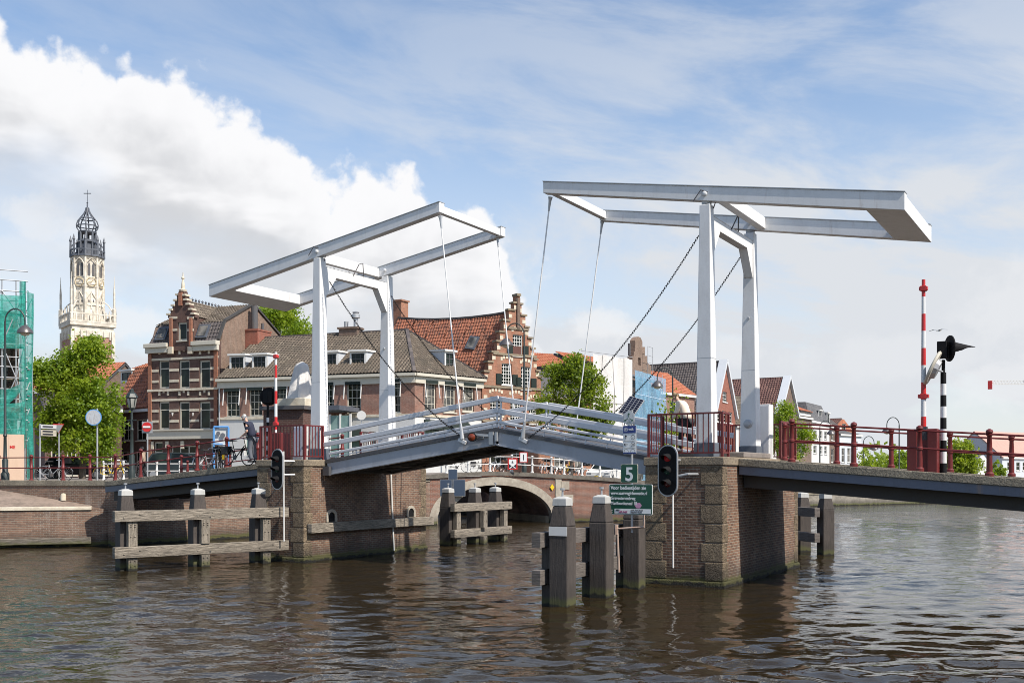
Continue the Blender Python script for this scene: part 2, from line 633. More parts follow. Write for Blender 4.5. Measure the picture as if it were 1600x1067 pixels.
archst = stone('arch_stone', (.40, .36, .29), (.29, .25, .20), .88, 5.0, .02, True, .3)
cobble = stone('paving', (.27, .205, .16), (.17, .13, .10), .9, 5.0, .015, False, .5)
street = stone('street_surface', (.22, .19, .165), (.15, .13, .115), .92, 3.0, .01, False, .4)
capw = paint('pile_cap_white', (.43, .43, .41), .6, .5, (.30, .29, .26), 4.0)
rubble = stone('quay_stone', (.30, .27, .22), (.19, .17, .14), .92, 3.5, .06, True, .5)
timber = wood('weathered_timber', (.33, .285, .225), (.135, .115, .09), True, 1.6)
timberv = wood('upright_timber', (.33, .285, .225), (.135, .115, .09), True, 1.6, True)
pile = wood('tarred_pile', (.074, .061, .053), (.050, .042, .037), True, .4, True)
pilelt = wood('grey_pile_face', (.15, .130, .115), (.10, .088, .078), True, .7)
torange = tiles('orange_pantiles', (.33, .12, .062), (.23, .078, .045), (.13, .055, .038), .27, .34, .45)
torange2 = tiles('bright_orange_pantiles', (.42, .155, .08), (.34, .115, .06), (.30, .08, .04), .27, .34, .1)
tgrey = tiles('grey_brown_pantiles', (.135, .105, .076), (.085, .068, .052), (.19, .155, .115), .27, .32, .5)
tdark = tiles('dark_pantiles', (.085, .07, .068), (.055, .048, .047), (.12, .1, .09), .3, .36, .2)
tbrown = tiles('red_brown_pantiles', (.13, .06, .05), (.085, .042, .038), (.19, .1, .08), .32, .38, .15, .1)
slate = tiles('slate', (.105, .105, .11), (.08, .08, .085), (.13, .13, .13), .25, .22, .2, .015)
wglass = glass('window_glass')
wglass2 = glass('curtained_glass', (.05, .05, .048), (.22, .21, .19), .06)
shopglass = glass('shop_glass', (.16, .26, .24), (.25, .36, .33), .06)
lead = paint('lead_grey', (.075, .085, .105), .5, .5, (.16, .17, .19), .5)
netg = net('green_netting', (.02, .32, .25), .70)
netb = net('blue_netting', (.22, .44, .64), .70)
tarp = paint('white_sheeting', (.58, .56, .535), .65, .3, (.55, .53, .5), .4, 0, True, .03)
awn = paint('dark_green_canvas', (.006, .015, .012), .8, .2)
bark = stone('bark', (.11, .09, .07), (.06, .05, .04), .95, 9.0, .04, False, .3)
lf1 = leaf('spring_leaf', (.21, .31, .019), (.105, .185, .013), (.29, .37, .023))
lf2 = leaf('dark_leaf', (.17, .245, .022), (.09, .145, .017), (.24, .30, .026))
lf3 = leaf('bright_leaf', (.25, .32, .025), (.16, .23, .018), (.30, .35, .03))
skin = paint('skin', (.50, .30, .22), .55, .1)
navy = paint('navy_cloth', (.022, .026, .05), .85, .3)
greyc = paint('grey_cloth', (.12, .13, .15), .85, .3)
cream = paint('cream_cloth', (.70, .60, .49), .85, .25)
darkc = paint('dark_cloth', (.025, .024, .026), .85, .3)
ghair = paint('grey_hair', (.50, .49, .47), .7, .4, (.3, .3, .3), 8.0)
bhair = paint('sandy_hair', (.28, .20, .11), .7, .4, None, 8.0)
yellow = paint('yellow_paint', (.72, .48, .01), .4, .15)
lens_r = emit('red_lens', (.26, .008, .012), .06)
lens_g = paint('green_lens', (.008, .045, .03), .15, .1)
lens_d = paint('dark_red_lens', (.09, .012, .012), .15, .1)
inkk = paint('dark_ink', (.02, .02, .03), .5, .0)
inkw = paint('white_ink', (.75, .76, .74), .5, .0)
inkp = paint('magenta_ink', (.35, .02, .14), .5, .0)


def tiled(name, pts, mat, parent):
    """roof plane laid with real courses of curved tiles, cut to the outline pts (planar)"""
    wid, row, amp = TILE[mat.name]
    pts = [Vector(p_) for p_ in pts]
    n_ = V(0, 0, 0)
    for i in range(1, len(pts) - 1):
        n_ += (pts[i] - pts[0]).cross(pts[i + 1] - pts[0])
    n_.normalize()
    if n_.z < 0:
        n_ = -n_
        pts = pts[::-1]
    u_ = V(-n_.y, n_.x, 0).normalized()
    v_ = n_.cross(u_)
    us, vs = [p_.dot(u_) for p_ in pts], [p_.dot(v_) for p_ in pts]
    o_ = pts[0] - u_ * pts[0].dot(u_) - v_ * pts[0].dot(v_)
    u0, u1, v0, v1 = min(us), max(us), min(vs), max(vs)
    nu, nv = max(2, math.ceil((u1 - u0) / wid)), max(1, math.ceil((v1 - v0) / row))
    seg = [(0, 0.0), (.25, .75), (.5, 1.0), (.75, .75)]
    if amp < .03:
        seg = [(0, .5), (.9, .5), (.95, .1)]
    bm = bmesh.new()
    for j in range(nv):
        rows = []
        for vv, lift in ((v0 + j * row, amp * .55), (v0 + (j + 1) * row, 0.0)):
            r_ = []
            for i in range(nu + 1):
                for f_, h_ in (seg if i < nu else seg[:1]):
                    r_.append(bm.verts.new(o_ + u_ * (u0 + (i + f_) * wid) + v_ * vv + n_ * (lift + amp * .9 * h_ + .01)))
            rows.append(r_)
        a_, b_ = rows
        foot = [bm.verts.new(q.co - n_ * (amp * .75)) for q in a_]
        for i in range(len(a_) - 1):
            bm.faces.new((a_[i], a_[i + 1], b_[i + 1], b_[i]))
            bm.faces.new((foot[i], foot[i + 1], a_[i + 1], a_[i]))
    for i in range(len(pts)):
        p_, q_ = pts[i], pts[(i + 1) % len(pts)]
        if (q_ - p_).length < 1e-4:
            continue
        out_ = (q_ - p_).cross(n_).normalized()
        bmesh.ops.bisect_plane(bm, geom=bm.verts[:] + bm.edges[:] + bm.faces[:], plane_co=p_, plane_no=out_, clear_outer=True)
    mb = MB()
    bm.verts.index_update()
    mb.v = [q.co.copy() for q in bm.verts]
    mb.f = [[q.index for q in f_.verts] for f_ in bm.faces]
    mb.mi = [0] * len(mb.f)
    bm.free()
    o = mb.build(name, mat, parent)
    return o
# ------------------------------------------------------------------ water and ground
m_, t, b, o = newmat('canal_water')
p = pos(t)
rot = t.n('Mapping', {0: p, 2: (0, 0, TH)}, vector_type='TEXTURE').outputs[0]
b.inputs['Base Color'].default_value = (.021, .0145, .0065, 1)
b.inputs['Roughness'].default_value = .03
b.inputs['IOR'].default_value = 1.33
w1 = t.noise(t.vmul(rot, (.55, 1.0, 1)), 1.15, 2, .5, .6)
w2 = t.noise(t.vmul(rot, (.7, 1.15, 1)), 3.0, 3, .55, .5)
w3 = t.noise(t.vmul(rot, (.8, 1.0, 1)), 9.0, 2, .5)
dist_ = t.n('VectorMath', {0: p, 1: (-3.0, 17.0, 0.0)}, operation='DISTANCE').outputs['Value']
calm = t.m('MULTIPLY', t.sm(t.noise(p, .06, 2, .5), .35, .65, .7, 1.15), t.m('MULTIPLY', t.sm(dist_, 6.0, 26.0, .35, 1.25), t.sm(dist_, 22.0, 60.0, 1.0, 2.4)))
h = t.m('ADD', t.m('MULTIPLY', w1, .05), t.m('ADD', t.m('MULTIPLY', w2, .036), t.m('MULTIPLY', w3, .008)))
t.put(b.inputs['Normal'], t.n('Bump', {'Height': t.m('MULTIPLY', h, calm), 'Distance': 1.0, 'Strength': 1.0}).outputs[0])
# one sheet of ripples, fine close to the near quay and coarse far off
rg = np.random.RandomState(5)
th_ = np.concatenate([np.linspace(-.78, .78, 460), np.linspace(.78, 2 * math.pi - .78, 42)[1:-1]])
rr_ = [.6, 3, 6, 8.5]
while rr_[-1] < 95:
    rr_.append(rr_[-1] + max(.055, rr_[-1] * .0056))
rr_ = np.array(rr_ + [110, 140, 190, 260, 380, 600, 1000, 1600])
Rg, Tg = np.meshgrid(rr_, th_, indexing='ij')
dx_ = FW.x * np.cos(Tg) + RT.x * np.sin(Tg)
dy_ = FW.y * np.cos(Tg) + RT.y * np.sin(Tg)
Xg, Yg = Rg * dx_, Rg * dy_
samp = np.maximum(np.gradient(rr_)[:, None] * np.ones_like(Rg), Rg * .0034)
Zg = np.zeros_like(Rg)
for k in range(110):
    lam = .25 * (7.5 ** rg.rand())
    dirn_ = TH + math.radians(90) + rg.randn() * .62
    kx, ky = math.cos(dirn_) * 2 * math.pi / lam, math.sin(dirn_) * 2 * math.pi / lam
    amp_ = .0022 * lam ** 1.0 * (.6 + .8 * rg.rand())
    wt = np.clip((lam / samp - 2.2) / 2.0, 0, 1)
    Zg += amp_ * wt * np.sin(kx * Xg + ky * Yg + rg.rand() * 6.283 + .6 * np.sin(.31 * Xg + .23 * Yg + k))
patch = .5 + .5 * np.sin(.19 * Xg + 1.1 + 1.3 * np.sin(.11 * Yg)) * np.sin(.16 * Yg - .07 * Xg + .8 * np.sin(.2 * Xg))
Zg *= (.62 + .62 * patch) * np.clip((1.0 - np.abs(((Tg + math.pi) % (2 * math.pi)) - math.pi)) / .25, 0, 1) * np.clip((Rg - 8) / 2, 0, 1)
nr_, nt_ = Rg.shape
me = bpy.data.meshes.new('water')
idx = np.arange(nr_ * nt_).reshape(nr_, nt_)
nx_ = np.roll(idx, -1, axis=1)
qd = np.stack([idx[:-1], idx[1:], nx_[1:], nx_[:-1]], -1).reshape(-1, 4)
me.from_pydata(np.stack([Xg, Yg, Zg], -1).reshape(-1, 3).tolist(), [], qd.tolist() + [idx[0].tolist()])
me.polygons.foreach_set('use_smooth', [True] * len(me.polygons))
me.materials.append(MAT['canal_water'])
wo = bpy.data.objects.new('water', me)
COL.objects.link(wo)
wo['kind'] = 'structure'

U0, U1 = P(-75, d=48.6), V(-38.8, 30.2, 2.9)
A, B = P(680, 820, Z=0), P(1020, 813, Z=0)
ab = (B - A).normalized()
an = V(-ab.y, ab.x, 0)
LAB = (B - A).length


def AB(a, b, z):
    q = A + ab * a + an * b
    return V(q.x, q.y, z)


def abuv(px, py):
    """position along the arch bridge face of a picture point"""
    r = FW + RT * ((px - HX) / F) + V(0, 0, (HY - py) / F)
    tt_ = (A.x * an.x + A.y * an.y) / r.dot(an)
    q = r * tt_
    return (q - V(A.x, A.y, 0)).dot(ab), EYE + q.z


ca, cz = abuv(775, 757)
cr, _ = abuv(863, 810)
HW = cr - ca
Q1, Q2 = P(1262, 791, Z=0), P(1480, 786, Z=0)
out = [(-900, -60, 2.9), (U0.x - 60, U0.y - 8, 2.9), (U0.x, U0.y, 2.88), (U1.x, U1.y, 2.88), (A.x, A.y, 2.95), tuple(AB(ca - HW, .4, 2.95)), tuple(AB(ca - HW, 46, 2.95)),
       tuple(AB(ca + HW, 46, 2.85)), tuple(AB(ca + HW, .4, 2.85)), (B.x, B.y, 2.5), (Q1.x, Q1.y, 1.32), (Q2.x, Q2.y, 1.32), (12, 152, 1.4), (60, 165, 1.5), (300, 150, 1.6),
       (2500, 60, 2), (2500, 3500, 2), (-3000, 3500, 2), (-3000, -60, 2.9)]
mb = MB()
tri = geometry.tessellate_polygon([[Vector((x, y, 0)) for x, y, z in out]])
mb.add(out, [tuple(q) for q in tri])
struct('street_ground', mb, street)


# the near bank, where the photographer stands (unseen, added to block low sky light)
mb = MB()
nb = [(-60, -26), (-1.2, 1.3), (9, 15), (9, 62), (34, 118), (300, 118), (300, -200), (-60, -200)]
mb.add([(x, y, 1.6) for x, y in nb] + [(x, y, -1.5) for x, y in nb], [tuple(range(8))] + [(i, (i + 1) % 8, (i + 1) % 8 + 8, i + 8) for i in range(8)])
struct('near_bank', mb, cobble)


def wall_run(name, label, pts, mat, cmat=None, thick=.8, zb=-1.2, cap=.22, lip=.05):
    """quay wall along pts (x, y, ztop), its mass on the left-hand side"""
    root = thing(name, label, 'quay wall', (pts[0][0], pts[0][1], 0))
    mb, mc = MB(), MB()
    for i in range(len(pts) - 1):
        p0, p1 = Vector(pts[i]), Vector(pts[i + 1])
        dr = V(p1.x - p0.x, p1.y - p0.y, 0).normalized()
        nn = V(-dr.y, dr.x, 0) * thick
        q = lambda P_, z: V(P_.x, P_.y, z)
        mb.hexa([q(p0, zb), q(p1, zb), q(p1, zb) + nn, q(p0, zb) + nn], [p0 - V(0, 0, cap), p1 - V(0, 0, cap), p1 + nn - V(0, 0, cap), p0 + nn - V(0, 0, cap)])
        l_ = dr.cross(V(0, 0, 1)) * lip
        mc.hexa([p0 + l_ - V(0, 0, cap), p1 + l_ - V(0, 0, cap), p1 + nn * 1.0 - V(0, 0, cap), p0 + nn - V(0, 0, cap)], [p0 + l_ + V(0, 0, .03), p1 + l_ + V(0, 0, .03), p1 + nn + V(0, 0, .03), p0 + nn + V(0, 0, .03)])
    mb.build('wall', mat, root)
    mc.build('coping', cmat or coping, root, bevel=.02)
    return root


wall_run('quay_wall', 'brick retaining wall under the street beside the fixed left span', [(U0.x - 40, U0.y - 6, 2.9), (U0.x, U0.y, 2.9), (U1.x, U1.y, 2.9)], bquay, kerb)
ABT = wall_run('quay_wall', 'brick abutment wall below the left span, half in its shade', [(U1.x + .1, U1.y - .1, 2.6), (-38.0, 38.5, 2.6), (A.x - .2, A.y - .3, 2.95)], bquay, kerb)
mb = MB()
mb.box((-38.75, 29.9, -1), (-38.1, 30.9, 2.55))
mb.build('corner_pier', bquay, ABT)
wall_run('quay_wall', 'long grey stone quay wall across the river at right', [(B.x, B.y, 2.5), (Q1.x, Q1.y, 1.35), (Q2.x, Q2.y, 1.35), (12, 152, 1.4), (60, 165, 1.5), (300, 150, 1.6)], rubble, kerb, 1.0)
# low landing in front of the retaining wall
LQ0, LQ1, LQ2 = P(-80, 858, Z=0), P(143, 853.5, Z=0), P(172, 852.5, Z=0)
lr = thing('landing_quay', 'low brick landing with pale coping and sloping cobbled ramp at far left', 'landing', (LQ1.x, LQ1.y, 0))
mb = MB()
e0, e1 = V(LQ0.x, LQ0.y, 1.62), V(LQ1.x, LQ1.y, 1.62)
e2 = V(LQ2.x, LQ2.y, 1.62)
ud = (U1 - U0).normalized()
un = V(ud.y, -ud.x, 0)
k0, k1 = V(U0.x, U0.y, 2.72) + un * .02, V(U1.x, U1.y, 1.64) - ud * 1.2 + un * .02
z_ = lambda p_, z: V(p_.x, p_.y, z)
for q0, q1 in ((e0, e1),):
    mb.hexa([z_(q0, -1), z_(q1, -1), z_(k1, -1), z_(k0, -1)], [q0 - V(0, 0, .02), q1 - V(0, 0, .02), z_(k1, 1.6), z_(k0, 1.6)])
mb.hexa([z_(e1, -1), z_(e2, -1), z_(U1, -1), z_(k1, -1)], [z_(e1, 1.75), z_(e2, 1.62), z_(U1, 1.62), z_(k1, 1.75)])
mb.build('wall', bquay, lr)
mb = MB()
dn = (e1 - e0).normalized()
nn = V(-dn.y, dn.x, 0)
mb.hexa([e0 - nn * .06, e1 - nn * .06, e1 + nn * .55, e0 + nn * .55], [q + V(0, 0, .15) for q in (e0 - nn * .06, e1 - nn * .06, e1 + nn * .55, e0 + nn * .55)])
mb.build('coping', pale, lr, bevel=.02)
mb = MB()
i0, i1 = e0 + nn * .55 + V(0, 0, .13), e1 + nn * .55 + V(0, 0, .13)
mb.poly([i0, i1, k1 + V(0, 0, .13), k0 + V(0, 0, .13)])
mb.build('ramp_paving', cobble, lr)
mb = MB()
mb.bar(e0 - nn * .16 - V(0, 0, 1.34), e1 - nn * .16 - V(0, 0, 1.34), .2, .28)
mb.build('fender_beam', timber, lr, bevel=.02)
bl = MB()
bc = P(99, 773, d=46.6)
bl.lathe([(.13, 0), (.13, .22), (.10, .3), (.02, .33)], (bc.x, bc.y, 2.02), 10)
tag(bl.build('mooring_stub', pale, None, smooth=True), 'small pale stone stub standing on the cobbled landing ramp', 'stub')

# ------------------------------------------------------------------ arch bridge over the side canal
ar = thing('arch_bridge', 'red brick arch bridge with pale stone arch ring over side canal', 'bridge', A)
topline = [abuv(px, py) for px, py in [(640, 742.5), (680, 740.6), (720, 738), (767, 736.5), (815, 737.6), (867, 740.5), (920, 743.6), (967, 747), (1020, 752), (1040, 754)]]
CZ = .3


def arc(hw, rise, n=28, z0=-.4):
    pts = [V(ca + hw, 0, z0)]
    for i in range(n + 1):
        a_ = math.pi * i / n
        pts.append(V(ca + hw * math.cos(a_), 0, CZ + (rise - CZ) * math.sin(a_)))
    pts.append(V(ca - hw, 0, z0))
    return pts


fr = [AB(topline[0][0], 0, -.4)] + [AB(a, 0, z - .28) for a, z in topline] + [AB(topline[-1][0], 0, -.4)]
hole = arc(HW + .01, cz)
outl = [AB(topline[0][0], 0, -.4)] + [AB(q.x, 0, q.z) for q in reversed(hole)] + [AB(topline[-1][0], 0, -.4)] + [AB(a, 0, z - .28) for a, z in reversed(topline)]
mb = MB()
mb.prism(outl, an * .5)
mb.build('wall', barch, ar)
mb = MB()
for i in range(len(topline) - 1):
    (a0, z0), (a1, z1) = topline[i], topline[i + 1]
    mb.hexa([AB(a0, -.12, z0 - .26), AB(a1, -.12, z1 - .26), AB(a1, .5, z1 - .26), AB(a0, .5, z0 - .26)], [AB(a0, -.12, z0), AB(a1, -.12, z1), AB(a1, .5, z1), AB(a0, .5, z0)])
mb.build('coping', stone('dark_coping', (.10, .09, .075), (.16, .14, .115), .9, 5, .02), ar)
mb = MB()
for i in range(len(topline) - 1):
    (a0, z0), (a1, z1) = topline[i], topline[i + 1]
    mb.poly([AB(a0, .5, z0 - .03), AB(a1, .5, z1 - .03), AB(a1, 8.5, z1 - .03), AB(a0, 8.5, z0 - .03)])
mb.build('roadway', street, ar)
mb = MB()
ri, ro = arc(HW - .02, cz - .02), arc(HW + .52, cz + .50)
for i in range(len(ri) - 1):
    i0, i1, o0, o1 = ri[i], ri[i + 1], ro[i], ro[i + 1]
    f = lambda q, y: AB(q.x, y, q.z)
    mb.hexa([f(i0, -.05), f(i1, -.05), f(i1, .45), f(i0, .45)], [f(o0, -.05), f(o1, -.05), f(o1, .02), f(o0, .02)])
mb.build('arch_ring', archst, ar)
mb = MB()
rv = arc(HW, cz)
for i in range(len(rv) - 1):
    mb.poly([AB(rv[i].x, .45, rv[i].z), AB(rv[i + 1].x, .45, rv[i + 1].z), AB(rv[i + 1].x, 9, rv[i + 1].z), AB(rv[i].x, 9, rv[i].z)])
mb.build('vault', bvault, ar)
mb = MB()
for s_ in (-1, 1):
    x_ = ca + s_ * HW
    mb.hexa([AB(x_, .5, -1), AB(x_ - s_ * .25, .5, -1), AB(x_ - s_ * .25, 9, -1), AB(x_, 9, -1)], [AB(x_, .5, .42), AB(x_ - s_ * .25, .5, .42), AB(x_ - s_ * .25, 9, .42), AB(x_, 9, .42)])
mb.build('footing_ledge', coping, ar)
mb = MB()
a_, zt_ = abuv(868, 741)
mb.hexa([AB(a_ - .02, -.06, -.4), AB(a_ + .42, -.06, -.4), AB(a_ + .42, .1, -.4), AB(a_ - .02, .1, -.4)], [AB(a_ - .02, -.06, zt_ - .28), AB(a_ + .42, -.06, zt_ - .28), AB(a_ + .42, .1, zt_ - .28), AB(a_ - .02, .1, zt_ - .28)])
for j in range(3):
    z0 = zt_ - 1.0 - j * .9
    mb.hexa([AB(a_ + .45, -.05, z0), AB(a_ + 1.0 + .3 * (j % 2), -.05, z0), AB(a_ + 1.0 + .3 * (j % 2), .1, z0), AB(a_ + .45, .1, z0)], [AB(a_ + .45, -.05, z0 + .55), AB(a_ + 1.0 + .3 * (j % 2), -.05, z0 + .55), AB(a_ + 1.0 + .3 * (j % 2), .1, z0 + .55), AB(a_ + .45, .1, z0 + .55)])
mb.build('quoins', archst, ar)
# canal walls behind the arch
mb = MB()
for s_ in (-1, 1):
    x0, x1 = ca + s_ * (HW + .02), ca + s_ * (HW + .5)
    mb.hexa([AB(x0, 9, -1), AB(x1, 9, -1), AB(x1, 47, -1), AB(x0, 47, -1)], [AB(x0, 9, 3), AB(x1, 9, 3), AB(x1, 47, 3), AB(x0, 47, 3)])
mb.hexa([AB(ca - HW, 46, -1), AB(ca + HW, 46, -1), AB(ca + HW, 47, -1), AB(ca - HW, 47, -1)], [AB(ca - HW, 46, 3), AB(ca + HW, 46, 3), AB(ca + HW, 47, 3), AB(ca - HW, 47, 3)])
mb.build('canal_wall', bvault, ar)
# yellow diamonds and white railing on the arch bridge
mb = MB()
a_, z0 = abuv(862, 761)
mb.prism([AB(a_, -.09, z0 - .22), AB(a_ + .15, -.09, z0), AB(a_, -.09, z0 + .22), AB(a_ - .15, -.09, z0)], an * .03)
mb.build('passage_marker', yellow, ar)


def post_profile(h, r):
    return [(r * 1.5, 0), (r * 1.5, h * .06), (r, h * .09), (r * .95, h * .45), (r * 1.3, h * .47), (r * 1.3, h * .51), (r * .95, h * .53), (r * .75, h * .84), (r * 1.15, h * .87), (r * .7, h * .885), (r * 1.25, h * .93), (r * 1.1, h * .97), (r * .3, h)]


def railing(name, label, pts, mat, h, r, rails, rr, n=10, cat='railing', group=None, upto=None):
    """posts with turned shafts at pts, round rails between them at the given heights"""
    root = thing(name, label, cat, pts[0], group)
    for q in pts:
        mb = MB()
        mb.lathe(post_profile(h, r), q, n)
        mb.build('post', mat, root, smooth=True)
    for z in rails:
        mb = MB()
        mb.tube([Vector(q) + V(0, 0, z) for q in pts], rr, 6)
        mb.build('rail', mat, root, smooth=True)
    return root


wp = []
for px, py in [(655, 741), (700, 739), (734, 738), (768, 737), (802, 737), (834, 738.5), (864, 740), (884, 741.5), (912, 743.3), (940, 745.2), (967, 747), (994, 750), (1018, 752)]:
    a_, z0 = abuv(px, py)
    wp.append(AB(a_, .25, z0 - .01))
railing('bridge_railing', 'white railing with ball topped posts on the brick arch bridge', wp, pwhite, 1.15, .075, [.5, 1.0], .03, 8)

# ------------------------------------------------------------------ bridge piers
RX0, RX1, RY0, RY1, RZ = -12.05, -9.70, 27.85, 35.6, 3.70
LX0, LX1, LY0, LY1, LZ = -27.90, -25.60, 28.12, 35.7, 3.74


def pier(label, x0, x1, y0, y1, zt, gap):
    """gap: x side that carries the moving leaf (its bearing notch)"""
    root = thing('bridge_pier', label, 'bridge pier', ((x0 + x1) / 2, y0, 0))
    mb = MB()
    mb.box((x0, y0, -1.2), (x1, y1, zt - .24))
    mb.build('masonry', bpier, root)
    mb = MB()
    mb.box((x0 - .05, y0 - .05, zt - .24), (x1 + .05, y1 + .05, zt))
    mb.build('coping', coping, root, bevel=.025)
    mb = MB()
    mb.box((x0 - .07, y0 - .07, -1.2), (x1 + .07, y1 + .07, .16))
    mb.build('footing', granite, root, bevel=.04)
    rnd = random.Random(int(x0 * 10))
    z, k = .17, 0
    while z < zt - .3:
        h = min(.545, zt - .245 - z)
        for cx, sx in ((x0, 1), (x1, -1)):
            for cy, sy in ((y0, 1), (y1, -1)):
                mb = MB()
                lx, ly = (.66, .36) if (k + (sx > 0)) % 2 else (.54, .46)
                pr = .012 + rnd.random() * .012
                mb.box((min(cx - sx * pr, cx + sx * lx), min(cy - sy * pr, cy + sy * ly), z), (max(cx - sx * pr, cx + sx * lx), max(cy - sy * pr, cy + sy * ly), z + h - .012))
                mb.build('quoin', granite, root, bevel=.03)
        z += h
        k += 1
    return root


RP = pier('brick bridge pier with hewn corner stones under the right gantry', RX0, RX1, RY0, RY1, RZ, -1)
LP = pier('brick bridge pier with timber waling under the left gantry', LX0, LX1, LY0, LY1, LZ, 1)
for pr_, x0, x1, y0, y1, z0, z1 in ((RP, RX0 + .1, RX1 + .02, 29.7, 32.4, RZ, RZ + .17), (LP, LX0 - .02, LX1 - .1, 30.1, 33.0, LZ, LZ + .12)):
    mb = MB()
    mb.box((x0, y0, z0 + .003), (x1, y1, z1))
    mb.build('raised_roadway', street, pr_, bevel=.03)
mb = MB()
mb.box((LX1 + .06, LY0 + .12, 1.06), (LX1 + .27, LY1 + .25, 1.40))
mb.build('waling', timber, LP, bevel=.015)
for yy in (29.6, 34.6):
    mb = MB()
    n_ = 10
    pa = [(LX1 + .012, yy - .30, 1.42), (LX1 + .012, yy + .30, 1.42)] + [(LX1 + .012, yy + .30 * math.cos(math.pi * i / n_), 1.62 + .28 * math.sin(math.pi * i / n_)) for i in range(n_ + 1)]
    pi_ = [(LX1 + .012, yy - .19, 1.43), (LX1 + .012, yy + .19, 1.43)] + [(LX1 + .012, yy + .19 * math.cos(math.pi * i / n_), 1.60 + .19 * math.sin(math.pi * i / n_)) for i in range(n_ + 1)]
    mb.prism(pa, (.05, 0, 0), [pi_])
    f = mb.build('drain_niche', archst, LP)
    mb = MB()
    mb.poly([V(*q) + V(.012, 0, 0) for q in pi_])
    mb.build('recess_shade', black, f)  # flat black sheet stands in for the shade inside the niche
mb = MB()
mb.tube([(LX1 + .06, 33.2, 3.3), (LX1 + .06, 33.25, 2.4), (LX1 + .06, 33.4, .1)], .035, 8)
mb.build('drain_pipe', pwhite, LP)

# ------------------------------------------------------------------ fixed spans
DN, DFAR = 29.08, 33.7


def span(label, xa, za, xb, zb, sgn, ext=0):
    root = thing('fixed_span', label, 'bridge span', (xa, DN, za))
    sl = lambda x: za + (zb - za) * (x - xa) / (xb - xa)
    mb, me, mg, md = MB(), MB(), MB(), MB()
    x0, x1 = min(xa, xb), max(xa, xb)
    for yn, dy in ((DN, 1), (DFAR, -1)):
        y0, y1 = sorted((yn, yn + dy * .45))
        mb.hexa([(x0, y0, sl(x0) - .22), (x1, y0, sl(x1) - .22), (x1, y1, sl(x1) - .22), (x0, y1, sl(x0) - .22)], [(x0, y0, sl(x0)), (x1, y0, sl(x1)), (x1, y1, sl(x1)), (x0, y1, sl(x0))])
        y0, y1 = sorted((yn + dy * .05, yn + dy * .25))
        me.hexa([(x0, y0, sl(x0) - .47), (x1, y0, sl(x1) - .47), (x1, y1, sl(x1) - .47), (x0, y1, sl(x0) - .47)], [(x0, y0, sl(x0) - .225), (x1, y0, sl(x1) - .225), (x1, y1, sl(x1) - .225), (x0, y1, sl(x0) - .225)])
    for yy in (DN + .5, DN + 1.7, DN + 2.9, DN + 4.1):
        mg.hexa([(x0, yy, sl(x0) - .85), (x1, yy, sl(x1) - .85), (x1, yy + .22, sl(x1) - .85), (x0, yy + .22, sl(x0) - .85)], [(x0, yy, sl(x0) - .28), (x1, yy, sl(x1) - .28), (x1, yy + .22, sl(x1) - .28), (x0, yy + .22, sl(x0) - .28)])
    md.hexa([(x0, DN + .46, sl(x0) - .27), (x1, DN + .46, sl(x1) - .27), (x1, DFAR - .46, sl(x1) - .27), (x0, DFAR - .46, sl(x0) - .27)], [(x0, DN + .46, sl(x0) - .06), (x1, DN + .46, sl(x1) - .06), (x1, DFAR - .46, sl(x1) - .06), (x0, DFAR - .46, sl(x0) - .06)])
    mb.build('kerb', kerb, root, bevel=.02)
    me.build('edge_beam', spansteel, root)
    mg.build('girder', under, root)
    md.build('roadway', street, root)
    return root, sl


span_r, slr = span('fixed right span sloping down from pier with concrete kerb and grey edge beam', -9.64, P(1150, 716, Y=DN).z, 9.0, P(1150, 716, Y=DN).z + (P(1600, 748, Y=DN).z - P(1150, 716, Y=DN).z) * 18.64 / (P(1600, 748, Y=DN).x + 9.64), 1)
span_l, sll = span('fixed left span sloping down to the quay with concrete kerb and grey edge beam', -27.98, P(412, 721, Y=DN).z, P(163, 752, Y=DN).x, P(163, 752, Y=DN).z, -1)

# red railings
RAILS = [.62, 1.10]
ys = DN + .24
railing('railing', 'dark red railing along the near edge of the right span', [V(x, ys, slr(x)) for x in [P(q, Y=ys).x for q in (1237, 1334, 1437, 1546, 1660, 1780)]], red, 1.24, .075, RAILS, .030)
railing('railing', 'dark red railing along the far edge of the right span', [V(x, DFAR - .25, slr(x)) for x in (-9.54, -7.86, -6.2, -4.5, -2.82, -1.15, .5, 2.2, 3.9)], red, 1.24, .075, RAILS, .030)
nl = [V(x, ys, sll(x)) for x in [P(q, Y=ys).x for q in (403, 354, 308, 263, 220)]]
nl += [z_(P(q, d=dd_), 2.88) for q, dd_ in ((180, 46.0), (140.6, 46.7), (98.5, 47.1), (49, 47.6), (-2, 48.1), (-56, 48.6))]
railing('railing', 'dark red railing along the near edge of the left span and quay', nl, red, 1.24, .072, RAILS, .028)
railing('railing', 'dark red railing along the far edge of the left span', [V(x, DFAR - .25, sll(x)) for x in (-28.3, -29.9, -31.6, -33.2, -34.9, -36.5, -38.1)], red, 1.24, .072, RAILS, .028)
for px in (318, 293):
    q = P(px, Y=32.0)
    mb = MB()
    mb.lathe(post_profile(.85, .06), (q.x, q.y, sll(q.x) - .06), 10)
    tag(mb.build('bollard', red, None, smooth=True), 'short dark red bollard on the left span, ' + ('nearer the cyclist' if px == 318 else 'behind the railing and further from the cyclist'), 'bollard')


